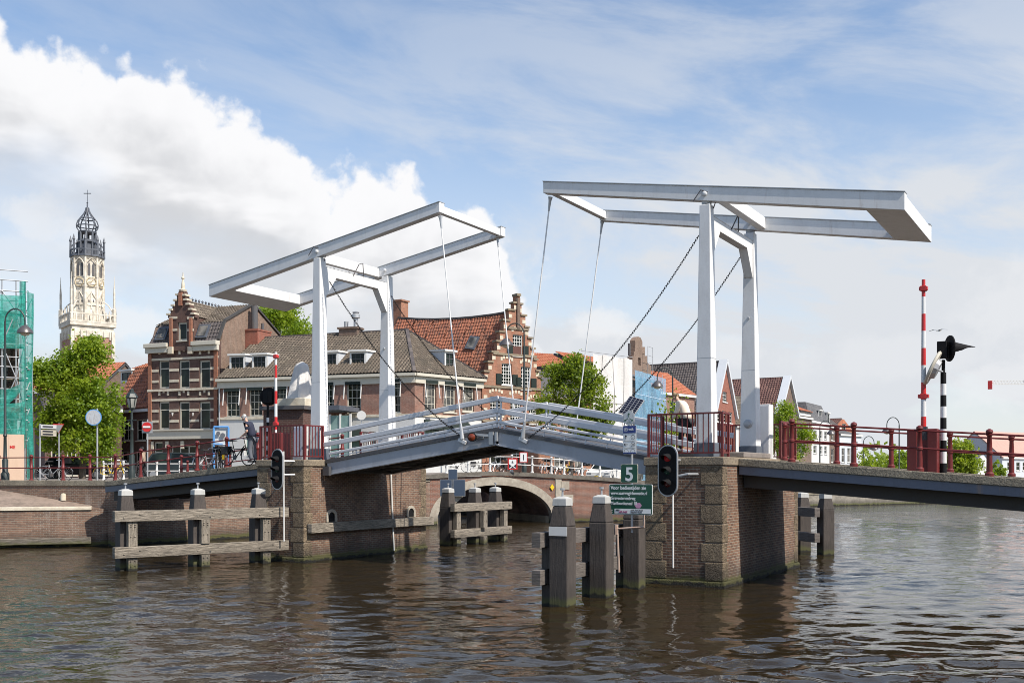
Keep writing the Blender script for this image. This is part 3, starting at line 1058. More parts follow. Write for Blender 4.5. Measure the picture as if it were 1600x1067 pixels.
def bar_fence(label, pts, h=1.27, step=.155, posts=()):
    root = thing('pier_railing', label, 'railing', pts[0])
    mr, mv = MB(), MB()
    for i in range(len(pts) - 1):
        p0, p1 = Vector(pts[i]), Vector(pts[i + 1])
        L_ = (p1 - p0).length
        dr = (p1 - p0) / L_
        mr.bar(p0 + V(0, 0, h - .02), p1 + V(0, 0, h - .02), .06, .05)
        mr.bar(p0 + V(0, 0, .12), p1 + V(0, 0, .12), .05, .04)
        k = max(1, round(L_ / step))
        for j in range(k):
            q = p0 + dr * (L_ * (j + .5) / k)
            mv.bar(q + V(0, 0, .12), q + V(0, 0, h - .04), .026, .026)
    mr.build('rail', red, root)
    mv.build('bars', red, root)
    for q in pts:
        mb = MB()
        mb.cbox(Vector(q) + V(0, 0, h / 2), .065, .065, h)
        mb.build('post', red, root)
    return root


bar_fence('dark red barred railing on the right pier in front of the near column', [V(RX0 + .06, RY0 + 1.2, RZ), V(RX0 + .06, RY0 + .1, RZ), V(RX1 - .05, RY0 + .1, RZ), V(RX1 - .05, RY0 + .62, RZ)])
bar_fence('dark red barred railing on the right pier behind the far column', [V(RX0 + .06, RY1 - 1.6, RZ), V(RX0 + .06, RY1 - .1, RZ), V(RX1 - .05, RY1 - .1, RZ), V(RX1 - .05, RY1 - 1.9, RZ)])
bar_fence('dark red barred railing on the left pier around the white column', [V(LX0 + .05, LY0 + .62, LZ), V(LX0 + .05, LY0 + .1, LZ), V(LX1 - .06, LY0 + .1, LZ), V(LX1 - .06, LY0 + 1.1, LZ)])
bar_fence('dark red barred railing on the left pier behind the far column', [V(LX0 + .05, LY1 - 1.6, LZ), V(LX0 + .05, LY1 - .1, LZ), V(LX1 - .06, LY1 - .1, LZ), V(LX1 - .06, LY1 - 1.6, LZ)])

# ------------------------------------------------------------------ gantries and balance frames


def gantry(label, xc, yn, yf, zb, zt, s):
    """two tapered columns joined by a haunched portal beam; s = +1 when the counterweight lies towards +x"""
    root = thing('bridge_gantry', label, 'bridge gantry', (xc, (yn + yf) / 2, zb))
    for yy in (yn, yf):
        mb = MB()
        mb.taper((xc, yy, zb + .42), .56 if yy == yf else .50, .50, (xc, yy, zt), .32, .34)
        c = mb.build('column', white, root, bevel=.02)
        mb = MB()
        mb.cbox((xc, yy, zb + .21), .60, .56, .42)
        mb.build('plinth', paint('plinth_grey', (.10, .115, .14), .5, .3) if 'plinth_grey' not in MAT else MAT['plinth_grey'], c, bevel=.015)
        mb = MB()
        mb.cbox((xc, yy, zb + 2.9), .47 * .93, .445, .02)
        mb.build('seam', galv, c)
        mb = MB()
        mb.lathe([(.13, -.1), (.13, .08), (.05, .1)], (0, 0, 0), 14, Matrix.Translation((xc, yy, zt + .16)) @ Matrix.Rotation(R(90), 4, 'X'))
        mb.cbox((xc, yy, zt + .05), .26, .12, .14)
        mb.build('bearing', galv, c, smooth=True)
    mb = MB()
    y0, y1 = yn + .17, yf - .17
    zu, zl = zt - .28, zt - .62
    prof = [(y0, zu), (y1, zu), (y1, zl - .85), (y1 - .06, zl - .85), (y1 - .62, zl), (y0 + .62, zl), (y0 + .06, zl - .75), (y0, zl - .75)]
    mb.prism([(xc - .13, y, z) for y, z in prof], (.26, 0, 0))
    mb.build('portal_beam', white, root, bevel=.015)
    mb = MB()
    mb.tube([(xc + .19, yn + .05, zt - .1), (xc + .35, yn - .02, zt + .25), (xc - .1, yn - .22, zt + .42), (xc - .34, yn - .24, zt + .1)], .018, 6)
    mb.build('cable', steeld, root)
    for k in range(4):
        y_ = y0 + (y1 - y0) * (k + .7) / 4.3
        mb = MB()
        mb.lathe([(.035, 0), (.035, .05), (.01, .06)], (xc + .02, y_, zu), 8)
        mb.build('bolt', steeld, root)
    mb = MB()
    mb.tube([(xc + .14, (yn + yf) / 2 - .25, zt - .35), (xc + .3, (yn + yf) / 2 - .1, zt + .1), (xc + .2, (yn + yf) / 2 + .25, zt + .2), (xc + .16, (yn + yf) / 2 + .35, zt - .3)], .02, 6)
    mb.build('cable', steeld, root)
    for k, zz_ in enumerate((1.15, 4.6)):
        mb = MB()
        mb.lathe([(.15, 0), (.15, .05), (.10, .07), (.09, .12), (.02, .13)] if k == 0 else [(.05, 0), (.04, .05)], (0, 0, 0), 14, Matrix.Translation((xc, yf - .215 + .02 * k, zb + zz_)) @ Matrix.Rotation(R(90), 4, 'X'))
        mb.build('bearing_cap', galv, root, smooth=True)
    return root


def balance(label, xt, zt0, zt1, xe, ze0, ze1, xp, yn, yf, cwl):
    """tapered beams from tip xt to end xe (z top / z bottom), pivot at xp, counterweight box of length cwl"""
    root = thing('balance_frame', label, 'balance frame', (xp, (yn + yf) / 2, 11))
    zt = lambda x: zt0 + (ze0 - zt0) * (x - xt) / (xe - xt)
    zl = lambda x: zt1 + (ze1 - zt1) * (x - xt) / (xe - xt)
    sg = 1 if xe > xt else -1
    for yy in (yn, yf):
        mb = MB()
        hw = .15
        bq = [(xt, yy - hw, zl(xt)), (xe, yy - hw, zl(xe)), (xe, yy + hw, zl(xe)), (xt, yy + hw, zl(xt))]
        tq = [(xt, yy - hw, zt(xt)), (xe, yy - hw, zt(xe)), (xe, yy + hw, zt(xe)), (xt, yy + hw, zt(xt))]
        if sg < 0:
            bq, tq = [bq[1], bq[0], bq[3], bq[2]], [tq[1], tq[0], tq[3], tq[2]]
        mb.hexa(bq, tq)
        be = mb.build('beam', white, root, bevel=.012)
        mb = MB()
        mb.bar((xt - sg * .01, yy, zt(xt) + .012), (xe + sg * .01, yy, zt(xe) + .012), .35, .022)
        mb.build('cap_plate', galv, be)
        mb = MB()
        mb.lathe([(.07, 0), (.07, .05), (.045, .07)], (0, 0, 0), 12, Matrix.Translation((xp, yy - hw, zl(xp) + .2)) @ Matrix.Rotation(R(90), 4, 'X'))
        mb.build('pivot_cap', white, be, smooth=True)
    xi = xe - sg * cwl
    x0, x1 = sorted((xi, xe - sg * .004))
    lo = lambda x: zl(x) + .004
    hi = lambda x: zt(x) - .05
    mb = MB()
    mb.hexa([(x0, yn + .151, lo(x0)), (x1, yn + .151, lo(x1)), (x1, yf - .151, lo(x1)), (x0, yf - .151, lo(x0))], [(x0, yn + .151, hi(x0)), (x1, yn + .151, hi(x1)), (x1, yf - .151, hi(x1)), (x0, yf - .151, hi(x0))])
    mb.build('counterweight', white, root, bevel=.01)
    for xx, wd, hh_ in ((xt + sg * .16, .2, .26), (xp + sg * .42, .26, .36)):
        mb = MB()
        zc = (zt(xx) + zl(xx)) / 2
        mb.bar((xx, yn + .151, zc), (xx, yf - .151, zc), wd, hh_)
        mb.build('cross_beam', white, root, bevel=.01)
    return root


ZCR = 11.10
gantry('right white gantry of the drawbridge standing on the near pier', -10.52, 28.8, 32.92, RZ, ZCR, 1)
balance('right white balance frame with counterweight, tilted slightly down to the right', -15.94, 12.56, 12.20, -4.97, 10.68, 10.20, -10.52, 28.8, 32.92, 1.05)
LXC, LYN, LYF = -25.98, 29.4, 33.52
ZCL = P(500, 404, Y=LYN).z
tp, tl = P(690.5, 317, Y=LYN), P(692, 333, Y=LYN)
ep, el = P(331, 446.5, Y=LYN), P(335, 464, Y=LYN)
gantry('left white gantry of the drawbridge standing on the far pier', LXC, LYN, LYF, LZ, ZCL, -1)
balance('left white balance frame with counterweight hanging over the brown roofs', tp.x, tp.z, tl.z + .01, ep.x, ep.z, el.z, LXC, LYN, LYF, 1.1)

# ------------------------------------------------------------------ bascule leaves
LYa, LYb = 29.22, 32.75


def leaf_part(label, xh, zh, xt, zt, depth):
    """moving half of the roadway from hinge xh to tip xt; zh, zt are heights of the girder top"""
    root = thing('bridge_leaf', label, 'bridge leaf', (xh, LYa, zh))
    sg = 1 if xt > xh else -1
    L_ = math.hypot(xt - xh, zt - zh)
    d_ = V(xt - xh, 0, zt - zh).normalized()
    up = V(-d_.z, 0, d_.x) if sg > 0 else V(d_.z, 0, -d_.x)
    H0 = V(xh, 0, zh)
    f = lambda a, y, z: H0 + d_ * a + up * z + V(0, y, 0)
    for yy in (LYa, LYb - .16):
        mb = MB()
        mb.hexa([f(0, yy, -depth), f(L_, yy, -depth), f(L_, yy + .16, -depth), f(0, yy + .16, -depth)], [f(0, yy, 0), f(L_, yy, 0), f(L_, yy + .16, 0), f(0, yy + .16, 0)])
        mb.hexa([f(0, yy - .05, -depth - .03), f(L_, yy - .05, -depth - .03), f(L_, yy + .21, -depth - .03), f(0, yy + .21, -depth - .03)], [f(0, yy - .05, -depth + .003), f(L_, yy - .05, -depth + .003), f(L_, yy + .21, -depth + .003), f(0, yy + .21, -depth + .003)])
        mb.build('girder', steel, root)
    mb = MB()
    for k in range(3):
        yy = LYa + .16 + (LYb - LYa - .32) * (k + .5) / 3
        mb.bar(f(.1, yy, -.22), f(L_ - .1, yy, -.22), .12, .26, up)
    for k in range(5):
        a_ = .3 + (L_ - .6) * k / 4
        mb.bar(f(a_, LYa + .17, -.27), f(a_, LYb - .17, -.27), .1, .30, up)
    mb.bar(f(.4, LYa + .2, -.42), f(L_ - .4, LYb - .2, -.42), .07, .05, up)
    mb.bar(f(.4, LYb - .2, -.44), f(L_ - .4, LYa + .2, -.44), .07, .05, up)
    mb.build('bracing', paint('bracing_paint', (.11, .105, .10), .6, .6, (.05, .04, .03)) if 'bracing_paint' not in MAT else MAT['bracing_paint'], root)
    mb = MB()
    mb.hexa([f(-.05, LYa - .04, .004), f(L_ + .02, LYa - .04, .004), f(L_ + .02, LYb + .04, .004), f(-.05, LYb + .04, .004)], [f(-.05, LYa - .04, .13), f(L_ + .02, LYa - .04, .13), f(L_ + .02, LYb + .04, .13), f(-.05, LYb + .04, .13)])
    mb.build('deck', steeld, root)
    for yy in (LYa + .05, LYb - .05):
        for zr, hr, e0 in ((1.10, .175, -1.1 if sg > 0 else -.9), (.70, .175, -1.1 if sg > 0 else -.9), (.33, .10, .1)):
            mb = MB()
            mb.bar(f(e0, yy, zr), f(L_ + .16 * zr - .01, yy, zr), .10, hr, up)
            mb.build('rail', steelw, root, bevel=.02)
        mb = MB()
        for k in range(8):
            a_ = .4 + (L_ - .6) * k / 7
            mb.bar(f(a_, yy, .13), f(a_, yy, .30), .035, .035, (1, 0, 0))
        mb.bar(f(.1, yy, .2), f(L_ - .05, yy, .2), .03, .03, up)
        mb.bar(f(L_ - .03, yy + .02, .13), f(L_ + .10, yy + .02, 1.1), .05, .05, (1, 0, 0))
        mb.build('rail_support', steelw, root)
    mb = MB()
    mb.tube([f(.05, LYa - .02, -.25), f(.05, LYb, -.25)], .09, 10)
    mb.cbox(f(.05, LYa - .12, -.3), .3, .14, .34)
    mb.build('hinge', steeld, root)
    return root, f, L_


lfR, fR, LR = leaf_part('right half of the lifting roadway with grey girder and flat rails', -12.10, 3.55, -17.99, 4.62, .42)
lfL, fL, LL = leaf_part('left half of the lifting roadway with grey girder and flat rails', -25.45, 3.62, -18.01, 4.64, .42)
mb = MB()
q = fL(LL - .22, LYa - .06, -.2)
mb.cbox(q, .16, .1, .42)
mb.cbox(q + V(.2, -.01, .05), .08, .1, .3)
mb.cbox(q + V(-.5, 0, .03), .34, .05, .08)
mb.build('latch', galv, lfL)


def rod(label, a, b):
    root = thing('hanger_rod', label, 'hanger rod', b)
    a, b = Vector(a), Vector(b)
    d_ = (b - a).normalized()
    mb = MB()
    mb.tube([a + d_ * .35, b - d_ * .45], .024, 8)
    mb.build('bar', white, root, smooth=True)
    mb = MB()
    mb.tube([a, a + d_ * .12, a + d_ * .45], [.08, .05, .03], 8)
    mb.build('socket', galv, root, smooth=True)
    mb = MB()
    mb.tube([b - d_ * .5, b - d_ * .15, b + d_ * .05], [.04, .065, .085], 8)
    mb.build('socket', galv, root, smooth=True)
    mb = MB()
    mb.bar(b - V(.14, .0, .05), b + V(.16, .0, -.18), .07, .12)
    mb.build('shackle', white, root, bevel=.01)


bLn, bRn = P(722, 684, Y=LYa - .08), P(817, 682, Y=LYa - .08)
tLn, tRn = P(688, 338, Y=LYN), P(860, 308, Y=28.8)
tLf, tRf = P(777, 369, Y=LYF), P(941, 346, Y=32.92)
rod('near white hanger rod from the left balance frame to the leaf', tLn, bLn)
rod('far white hanger rod from the left balance frame to the leaf', tLf, (bLn.x, LYb + .08, bLn.z))
rod('near white hanger rod from the right balance frame to the leaf', tRn, bRn)
rod('far white hanger rod from the right balance frame to the leaf', tRf, (bRn.x, LYb + .08, bRn.z))


def chain(label, pts, link=.115, wire=.0085):
    """pts: a few points along the sagging chain"""
    pts = [Vector(p_) for p_ in pts]
    mb = MB()
    cum = [0]
    for i in range(len(pts) - 1):
        cum.append(cum[-1] + (pts[i + 1] - pts[i]).length)
    n_ = int(cum[-1] / (link * .72))

    def at_(s_):
        for i in range(len(pts) - 1):
            if s_ <= cum[i + 1] or i == len(pts) - 2:
                return pts[i].lerp(pts[i + 1], (s_ - cum[i]) / (cum[i + 1] - cum[i]))
    for k in range(n_):
        a_, b_ = at_(cum[-1] * k / n_), at_(cum[-1] * (k + 1) / n_)
        d_ = (b_ - a_).normalized()
        m_ = (a_ + b_) / 2
        s1 = d_.cross(V(0, 1, 0)).normalized()
        s2 = d_.cross(s1)
        s_ = s1 if k % 2 else s2
        hl, hw = link * .5, link * .22
        ring = [m_ + d_ * (hl * math.cos(t_)) + s_ * (hw * math.sin(t_)) for t_ in [2 * math.pi * j / 8 for j in range(9)]]
        mb.tube(ring, wire, 4, False)
    o = mb.build('lifting_chain', black)
    return tag(o, label, 'chain')


def sag(a, b, s_, n_=14):
    a, b = Vector(a), Vector(b)
    return [a.lerp(b, i / n_) - V(0, 0, s_ * 4 * (i / n_) * (1 - i / n_)) for i in range(n_ + 1)]


yl = LYa - .1
chain('near black chain sagging from the left gantry column to the leaf', sag(P(515, 440, Y=LYN - .1), P(722, 683, Y=yl), .55), .12, .009)
chain('far black chain sagging from the left gantry column to the leaf', sag(P(611, 462, Y=LYF - .1), (bLn.x + .3, LYb + .1, bLn.z + .1), .7), .12, .009)
chain('near black chain sagging from the right gantry column to the leaf', sag(P(1092, 368, Y=28.75), P(826, 684, Y=yl), .62))
chain('far black chain sagging from the right gantry column to the leaf', sag(P(1158, 400, Y=32.8), (bRn.x + .2, LYb + .1, bRn.z), .62))
# ------------------------------------------------------------------ timber fenders (guide piles with rails)


def fender(label, posts, ztop, rail_dir, rails, size=.50, split=1.75, rail_face=timber, rail_out=.34, rail_len=(.45, .45), packing=True, band=None):
    """posts: waterline points; rails run along the row on the rail_dir side"""
    posts = [V(q[0], q[1], 0) for q in posts]
    root = thing('fender', label, 'fender', posts[0])
    dr = (posts[-1] - posts[0]).normalized()
    nn = V(-dr.y, dr.x, 0)
    if nn.dot(Vector(rail_dir)) < 0:
        nn = -nn
    ang_ = math.atan2(dr.y, dr.x) - R(90)
    for i, q in enumerate(posts):
        M = Matrix.Translation(q) @ Matrix.Rotation(ang_, 4, 'Z')
        mb = MB(M)
        s_ = size
        mb.taper((0, 0, -1.2), s_, s_, (0, 0, split), s_, s_)
        mb.taper((0, 0, split), s_, s_, (0, 0, ztop - .18), s_ * .72, s_ * .72)
        body = mb.build('pile', pile, root, bevel=.03)
        mb = MB(M)
        mb.taper((0, 0, ztop - .178), s_ * .75, s_ * .75, (0, 0, ztop), s_ * .72, s_ * .72)
        mb.taper((0, 0, ztop), s_ * .72, s_ * .72, (0, 0, ztop + .05), s_ * .3, s_ * .3)
        mb.build('cap', capw, body, bevel=.012)
        mb = MB(M)
        mb.lathe([(.03, .03), (.022, .2), (.06, .2), (.06, .25)], (0, 0, ztop), 8)
        mb.build('pin', galv, body)
        if band == i:
            mb = MB(M)
            mb.cbox((0, -s_ / 2 - .006, ztop - .78), s_ * .96, .012, .22)
            mb.build('reflector', pwhite, body)
        if packing:
            zs = sorted(rails)
            for za, zb_ in ((-.9, zs[0] - .19), (zs[0] + .19, zs[-1] - .19)):
                mb = MB()
                c = q + nn * (s_ / 2 + (rail_out - .02) / 2) + dr * .07
                mb.hexa([c + V(0, 0, za) + dr * a + nn * b for a, b in ((-.15, -.12), (.15, -.12), (.15, .12), (-.15, .12))], [c + V(0, 0, zb_) + dr * a + nn * b for a, b in ((-.15, -.12), (.15, -.12), (.15, .12), (-.15, .12))])
                for zz_ in (za * .2 + zb_ * .8, za * .6 + zb_ * .4, zb_ - .1):
                    for sg in (-.07, .07):
                        mb.lathe([(.028, 0), (.028, .02), (.01, .03)], (0, 0, 0), 6, Matrix.Translation(c + nn * .12 + dr * sg + V(0, 0, zz_)) @ nn.to_track_quat('Z', 'Y').to_matrix().to_4x4())
                mb.build('packing_timber', timberv if rail_face is timber else pile, body, bevel=.015)
    for z in rails:
        mb = MB()
        c = nn * (size / 2 + rail_out - .10)
        p0, p1 = posts[0] + c - dr * rail_len[0] + V(0, 0, z), posts[-1] + c + dr * rail_len[1] + V(0, 0, z)
        mb.bar(p0, p1, .24, .36)
        for i, q in enumerate(posts):
            for sg in (-.5, .55):
                mb.lathe([(.032, 0), (.032, .02), (.012, .03)], (0, 0, 0), 6, Matrix.Translation(q + c + nn * .12 + dr * sg * .5 + V(0, 0, z + sg * .1)) @ nn.to_track_quat('Z', 'Y').to_matrix().to_4x4())
        mb.build('rail', rail_face, root, bevel=.02)
    return root


pz = lambda *a: P(*a, Z=0)
fender('three white capped piles with two weathered rails under the left span', [pz(196, 890), pz(309, 884), pz(404, 878)], 2.66, (1, 0, 0), [.62, 1.82], .52, 1.75, rail_len=(.55, .9))
fender('three white capped piles with two weathered rails before the arch bridge', [pz(700, 852), pz(742, 849), pz(774, 845)], 2.55, (1, 0, 0), [.55, 1.72], .56, 1.7, rail_len=(.35, .5))
fender('three tall dark piles carrying the green sign in front of the right pier', [pz(879, 948), pz(940, 932), pz(991, 919)], 2.62, (-1, 0, 0), [.72, 1.62], .50, 1.95, rail_face=pilelt, rail_len=(.45, .2), band=0, packing=True)
fender('two white capped piles beyond the right pier in open water', [pz(1290, 867), pz(1254, 862)], 2.42, (-1, 0, 0), [.7, 1.7], .50, 1.8, rail_face=pilelt, rail_len=(.2, .4), packing=False)

# ------------------------------------------------------------------ sign post on the fender
sc = P(986, 740, Y=24.9)
sp = thing('signpost', 'tall post on the fender with green number 5 sign, route board and solar panel', 'signpost', (sc.x, sc.y, 0))
sy = sc.y
S = lambda px, py: P(px, py, Y=sy)
mb = MB()
mb.tube([V(sc.x, sy + .06, S(986, 832).z), V(sc.x, sy + .06, S(986, 640).z)], .032, 8)
mb.build('pole', galv, sp, smooth=True)
mb = MB()
bq = S(965, 826)
mb.tube([V(S(1005, 0).x, sy + .05, S(1005, 800).z), V(S(1005, 0).x, sy + .05, S(1005, 823).z), V(bq.x, sy - .1, bq.z)], .03, 8)
mb.tube([V(sc.x, sy + .06, S(986, 825).z), V(S(1005, 0).x, sy + .05, S(1005, 823).z)], .03, 8)
mb.lathe([(.05, -.15), (.06, 0), (.05, .12)], (bq.x, sy - .1, bq.z), 8)
mb.tube([V(bq.x + .02, sy - .08, bq.z), V(bq.x + .05, sy - .02, .6)], .035, 8)
mb.build('bracket', paint('rusty_galvanised', (.38, .30, .25), .6, .6, (.30, .12, .05), 6.0), sp)


def panel(name, x0, y0, x1, y1, mat, edge=None, dy=0.0, lip=.012, rad=.03):
    a, c = S(x0, y1), S(x1, y0)
    mb = MB()

    def rr(m_, k):
        w_, h_ = (c.x - a.x) / 2 + m_, (c.z - a.z) / 2 + m_
        cx_, cz_ = (a.x + c.x) / 2, (a.z + c.z) / 2
        pts = []
        for sx, sz, a0 in ((1, 1, 0), (-1, 1, 90), (-1, -1, 180), (1, -1, 270)):
            for j in range(5):
                t_ = R(a0 + 22.5 * j)
                pts.append(V(cx_ + sx * (w_ - rad) + rad * math.cos(t_), sy - k - dy, cz_ + sz * (h_ - rad) + rad * math.sin(t_)))
        return pts
    mb.prism(rr(0, .0), (0, .02, 0))
    o = mb.build(name, edge or mat, sp)
    if edge:
        mb = MB()
        mb.prism(rr(-lip, .003), (0, .003, 0))
        mb.build('face', mat, o)
    return o, a, c


def put(body, px, py, size, mat, par, sx=1.0, al='LEFT', dy=.006):
    q = S(px, py)
    return text(body, size, mat, par, face_y(V(q.x, sy - dy, q.z)), align=al, sx=sx, ext=.001)


o, a, c = panel('number_sign', 970, 725, 996.5, 754, sgreen, pale, 0, .012)
put('5', 983.3, 750.5, .50, inkw, o, 1.0, 'CENTER')
o, a, c = panel('information_sign', 952.5, 756.5, 1020, 803, sgreen, inkw, .03, .012)
wI = lambda: None
for i, (tx, fs) in enumerate([('Voor bedientijden zie', .136), ('www.vaarweginformatie.nl', .122), ('Gravestenenbrug', .122), ('Marifoonkanaal 18', .122)]):
    q = V(a.x + .05, sy - .036, c.z - .14 - i * .135)
    text(tx, fs, inkw, o, face_y(q), sx=[.86, .80, .84, .84][i], ext=.001)
mb = MB()
w0 = c.x - a.x
mb.box((a.x + .16, sy - .036, a.z + .03), (c.x - .04, sy - .031, a.z + .155))
st = mb.build('sticker', inkw, o)
text('aan', .09, inkk, st, face_y(V(a.x + .20, sy - .039, a.z + .095)), ext=.001, sx=.9)
text('uit.net', .10, inkp, st, face_y(V(a.x + .29, sy - .039, a.z + .045)), ext=.001, sx=.95)
text('code AanUit.net', .062, inkk, st, face_y(V(a.x + .63, sy - .039, a.z + .10)), ext=.001, sx=.85)
text('Haarlem 44366', .062, inkk, st, face_y(V(a.x + .63, sy - .039, a.z + .045)), ext=.001, sx=.85)
text('C', .09, inkw, o, face_y(V(a.x + .06, sy - .036, a.z + .06)), ext=.001, sx=.9)
mb = MB()
mb.prism([V(c.x - .40 + .10 * math.cos(k * math.pi / 3), sy - .036, a.z + .245 + .08 * math.sin(k * math.pi / 3)) for k in range(6)], (0, .004, 0))
mb.build('sticker', paint('pink_sticker', (.55, .25, .40), .5, .4, (.7, .65, .68), 20.0), o)
o, a, c = panel('route_board', 974, 664.5, 994.5, 709.5, inkw, galv, .02, .008)
mb = MB()
zb_ = c.z - .0
mb.box((a.x + .008, sy - .030, c.z - .20), (c.x - .008, sy - .024, c.z - .008))
mb.box((a.x + .008, sy - .030, a.z + .008), (c.x - .008, sy - .024, a.z + .05))
mb.build('header', sblue, o)
text('walk', .085, inkw, o, face_y(V(a.x + .165, sy - .034, c.z - .125)), ext=.001, sx=.9)


def ring(mb, cx_, cz_, r_, y_, n_=16, th=.010):
    for k in range(n_):
        t0_, t1_ = 2 * math.pi * k / n_, 2 * math.pi * (k + 1) / n_
        q = lambda r__, t_: V(cx_ + r__ * math.cos(t_), y_, cz_ + r__ * math.sin(t_))
        mb.poly([q(r_, t0_), q(r_, t1_), q(r_ - th, t1_), q(r_ - th, t0_)])


mb = MB()
ring(mb, a.x + .09, c.z - .105, .055, sy - .034)
mb.build('symbol', inkw, o)
text('9', .075, inkw, o, face_y(V(a.x + .068, sy - .034, c.z - .13)), ext=.001)
mb = MB()
H_ = (c.z - a.z)
for i, nm in enumerate(('7', '10')):
    zc = c.z - .31 - i * .19
    ring(mb, c.x - .09, zc, .062, sy - .030)
    text(nm, .06, inkk, o, face_y(V(c.x - .09, sy - .030, zc - .02)), align='CENTER', ext=.001)
    mb.box((a.x + .02, sy - .028, zc - .099), (c.x - .02, sy - .026, zc - .094))
z1_, z2_ = c.z - .31, c.z - .50
xa = a.x + .085
mb.box((xa - .008, sy - .030, z1_ - .05), (xa + .008, sy - .027, z1_ + .04))
mb.prism([V(xa, sy - .030, z1_ + .065), V(xa - .04, sy - .030, z1_ + .015), V(xa + .04, sy - .030, z1_ + .015)], (0, .003, 0))
mb.box((xa - .04, sy - .030, z2_ - .008), (xa + .05, sy - .027, z2_ + .008))
mb.prism([V(xa - .065, sy - .030, z2_), V(xa - .015, sy - .030, z2_ + .04), V(xa - .015, sy - .030, z2_ - .04)], (0, .003, 0))
for xx in (a.x + .095, c.x - .095):
    ring(mb, xx, c.z - .685, .065, sy - .030, 18, .008)
mb.build('symbol', inkk, o)
mb = MB()
hc = S(983, 653)
mb.prism([V(hc.x + .185 * math.cos(R(90 + 60 * k)), sy - .02, hc.z + .215 * math.sin(R(90 + 60 * k))) for k in range(6)], (0, .02, 0))
o = mb.build('hexagon_sign', galv, sp)
mb = MB()
mb.prism([V(hc.x + .17 * math.cos(R(90 + 60 * k)), sy - .023, hc.z + .20 * math.sin(R(90 + 60 * k))) for k in range(6)], (0, .003, 0))
mb.build('face', paint('worn_white', (.55, .57, .57), .6, .5, (.25, .28, .27), 12.0), o)
mb = MB()
mb.box((hc.x - .01, sy - .03, hc.z + .02), (hc.x + .01, sy - .027, hc.z + .10))
mb.prism([V(hc.x, sy - .03, hc.z + .14), V(hc.x - .04, sy - .03, hc.z + .085), V(hc.x + .04, sy - .03, hc.z + .085)], (0, .003, 0))
for k in (-1, 1):
    mb.bar((hc.x + k * .02, sy - .028, hc.z - .01), (hc.x + k * .09, sy - .028, hc.z - .05), .004, .018)
    mb.box((hc.x + k * .10 - .025, sy - .03, hc.z - .085), (hc.x + k * .10 + .025, sy - .027, hc.z - .04))
mb.box((hc.x - .05, sy - .03, hc.z - .13), (hc.x + .05, sy - .027, hc.z - .11))
mb.build('symbol', paint('faded_green_ink', (.06, .14, .10), .6, .2), o)
# solar panel on the same post
mb = MB()
s0 = S(980, 650)
M = Matrix.Translation(V(sc.x - .10, sy + .25, S(986, 634).z)) @ Matrix.Rotation(R(20), 4, 'Z') @ Matrix.Rotation(R(-42), 4, 'X') @ Matrix.Rotation(R(24), 4, 'Y')
mb.M = M
mb.box((-.22, -.015, -.34), (.22, .015, .34))
o = mb.build('solar_panel', galv, sp)
mb = MB(M)
mb.box((-.205, -.02, -.325), (.205, -.0155, .325))
cells = mb.build('cells', glass('solar_cells', (.006, .007, .014), (.012, .014, .028), .12), o)
mb = MB(M)
for k in range(1, 4):
    mb.box((-.205 + .41 * k / 4 - .003, -.0215, -.325), (-.205 + .41 * k / 4 + .003, -.0202, .325))
for k in range(1, 8):
    mb.box((-.205, -.0215, -.325 + .65 * k / 8 - .003), (.205, -.0202, -.325 + .65 * k / 8 + .003))
mb.build('grid_lines', galv, o)
mb = MB()
mb.tube([V(sc.x, sy + .06, S(986, 655).z), M @ V(0, .02, -.1)], .02, 6)
mb.tube([V(sc.x - .25, sy + .1, S(986, 665).z), M @ V(0, .02, -.3)], .015, 6)
mb.build('panel_arm', galv, o)

# ------------------------------------------------------------------ navigation signals


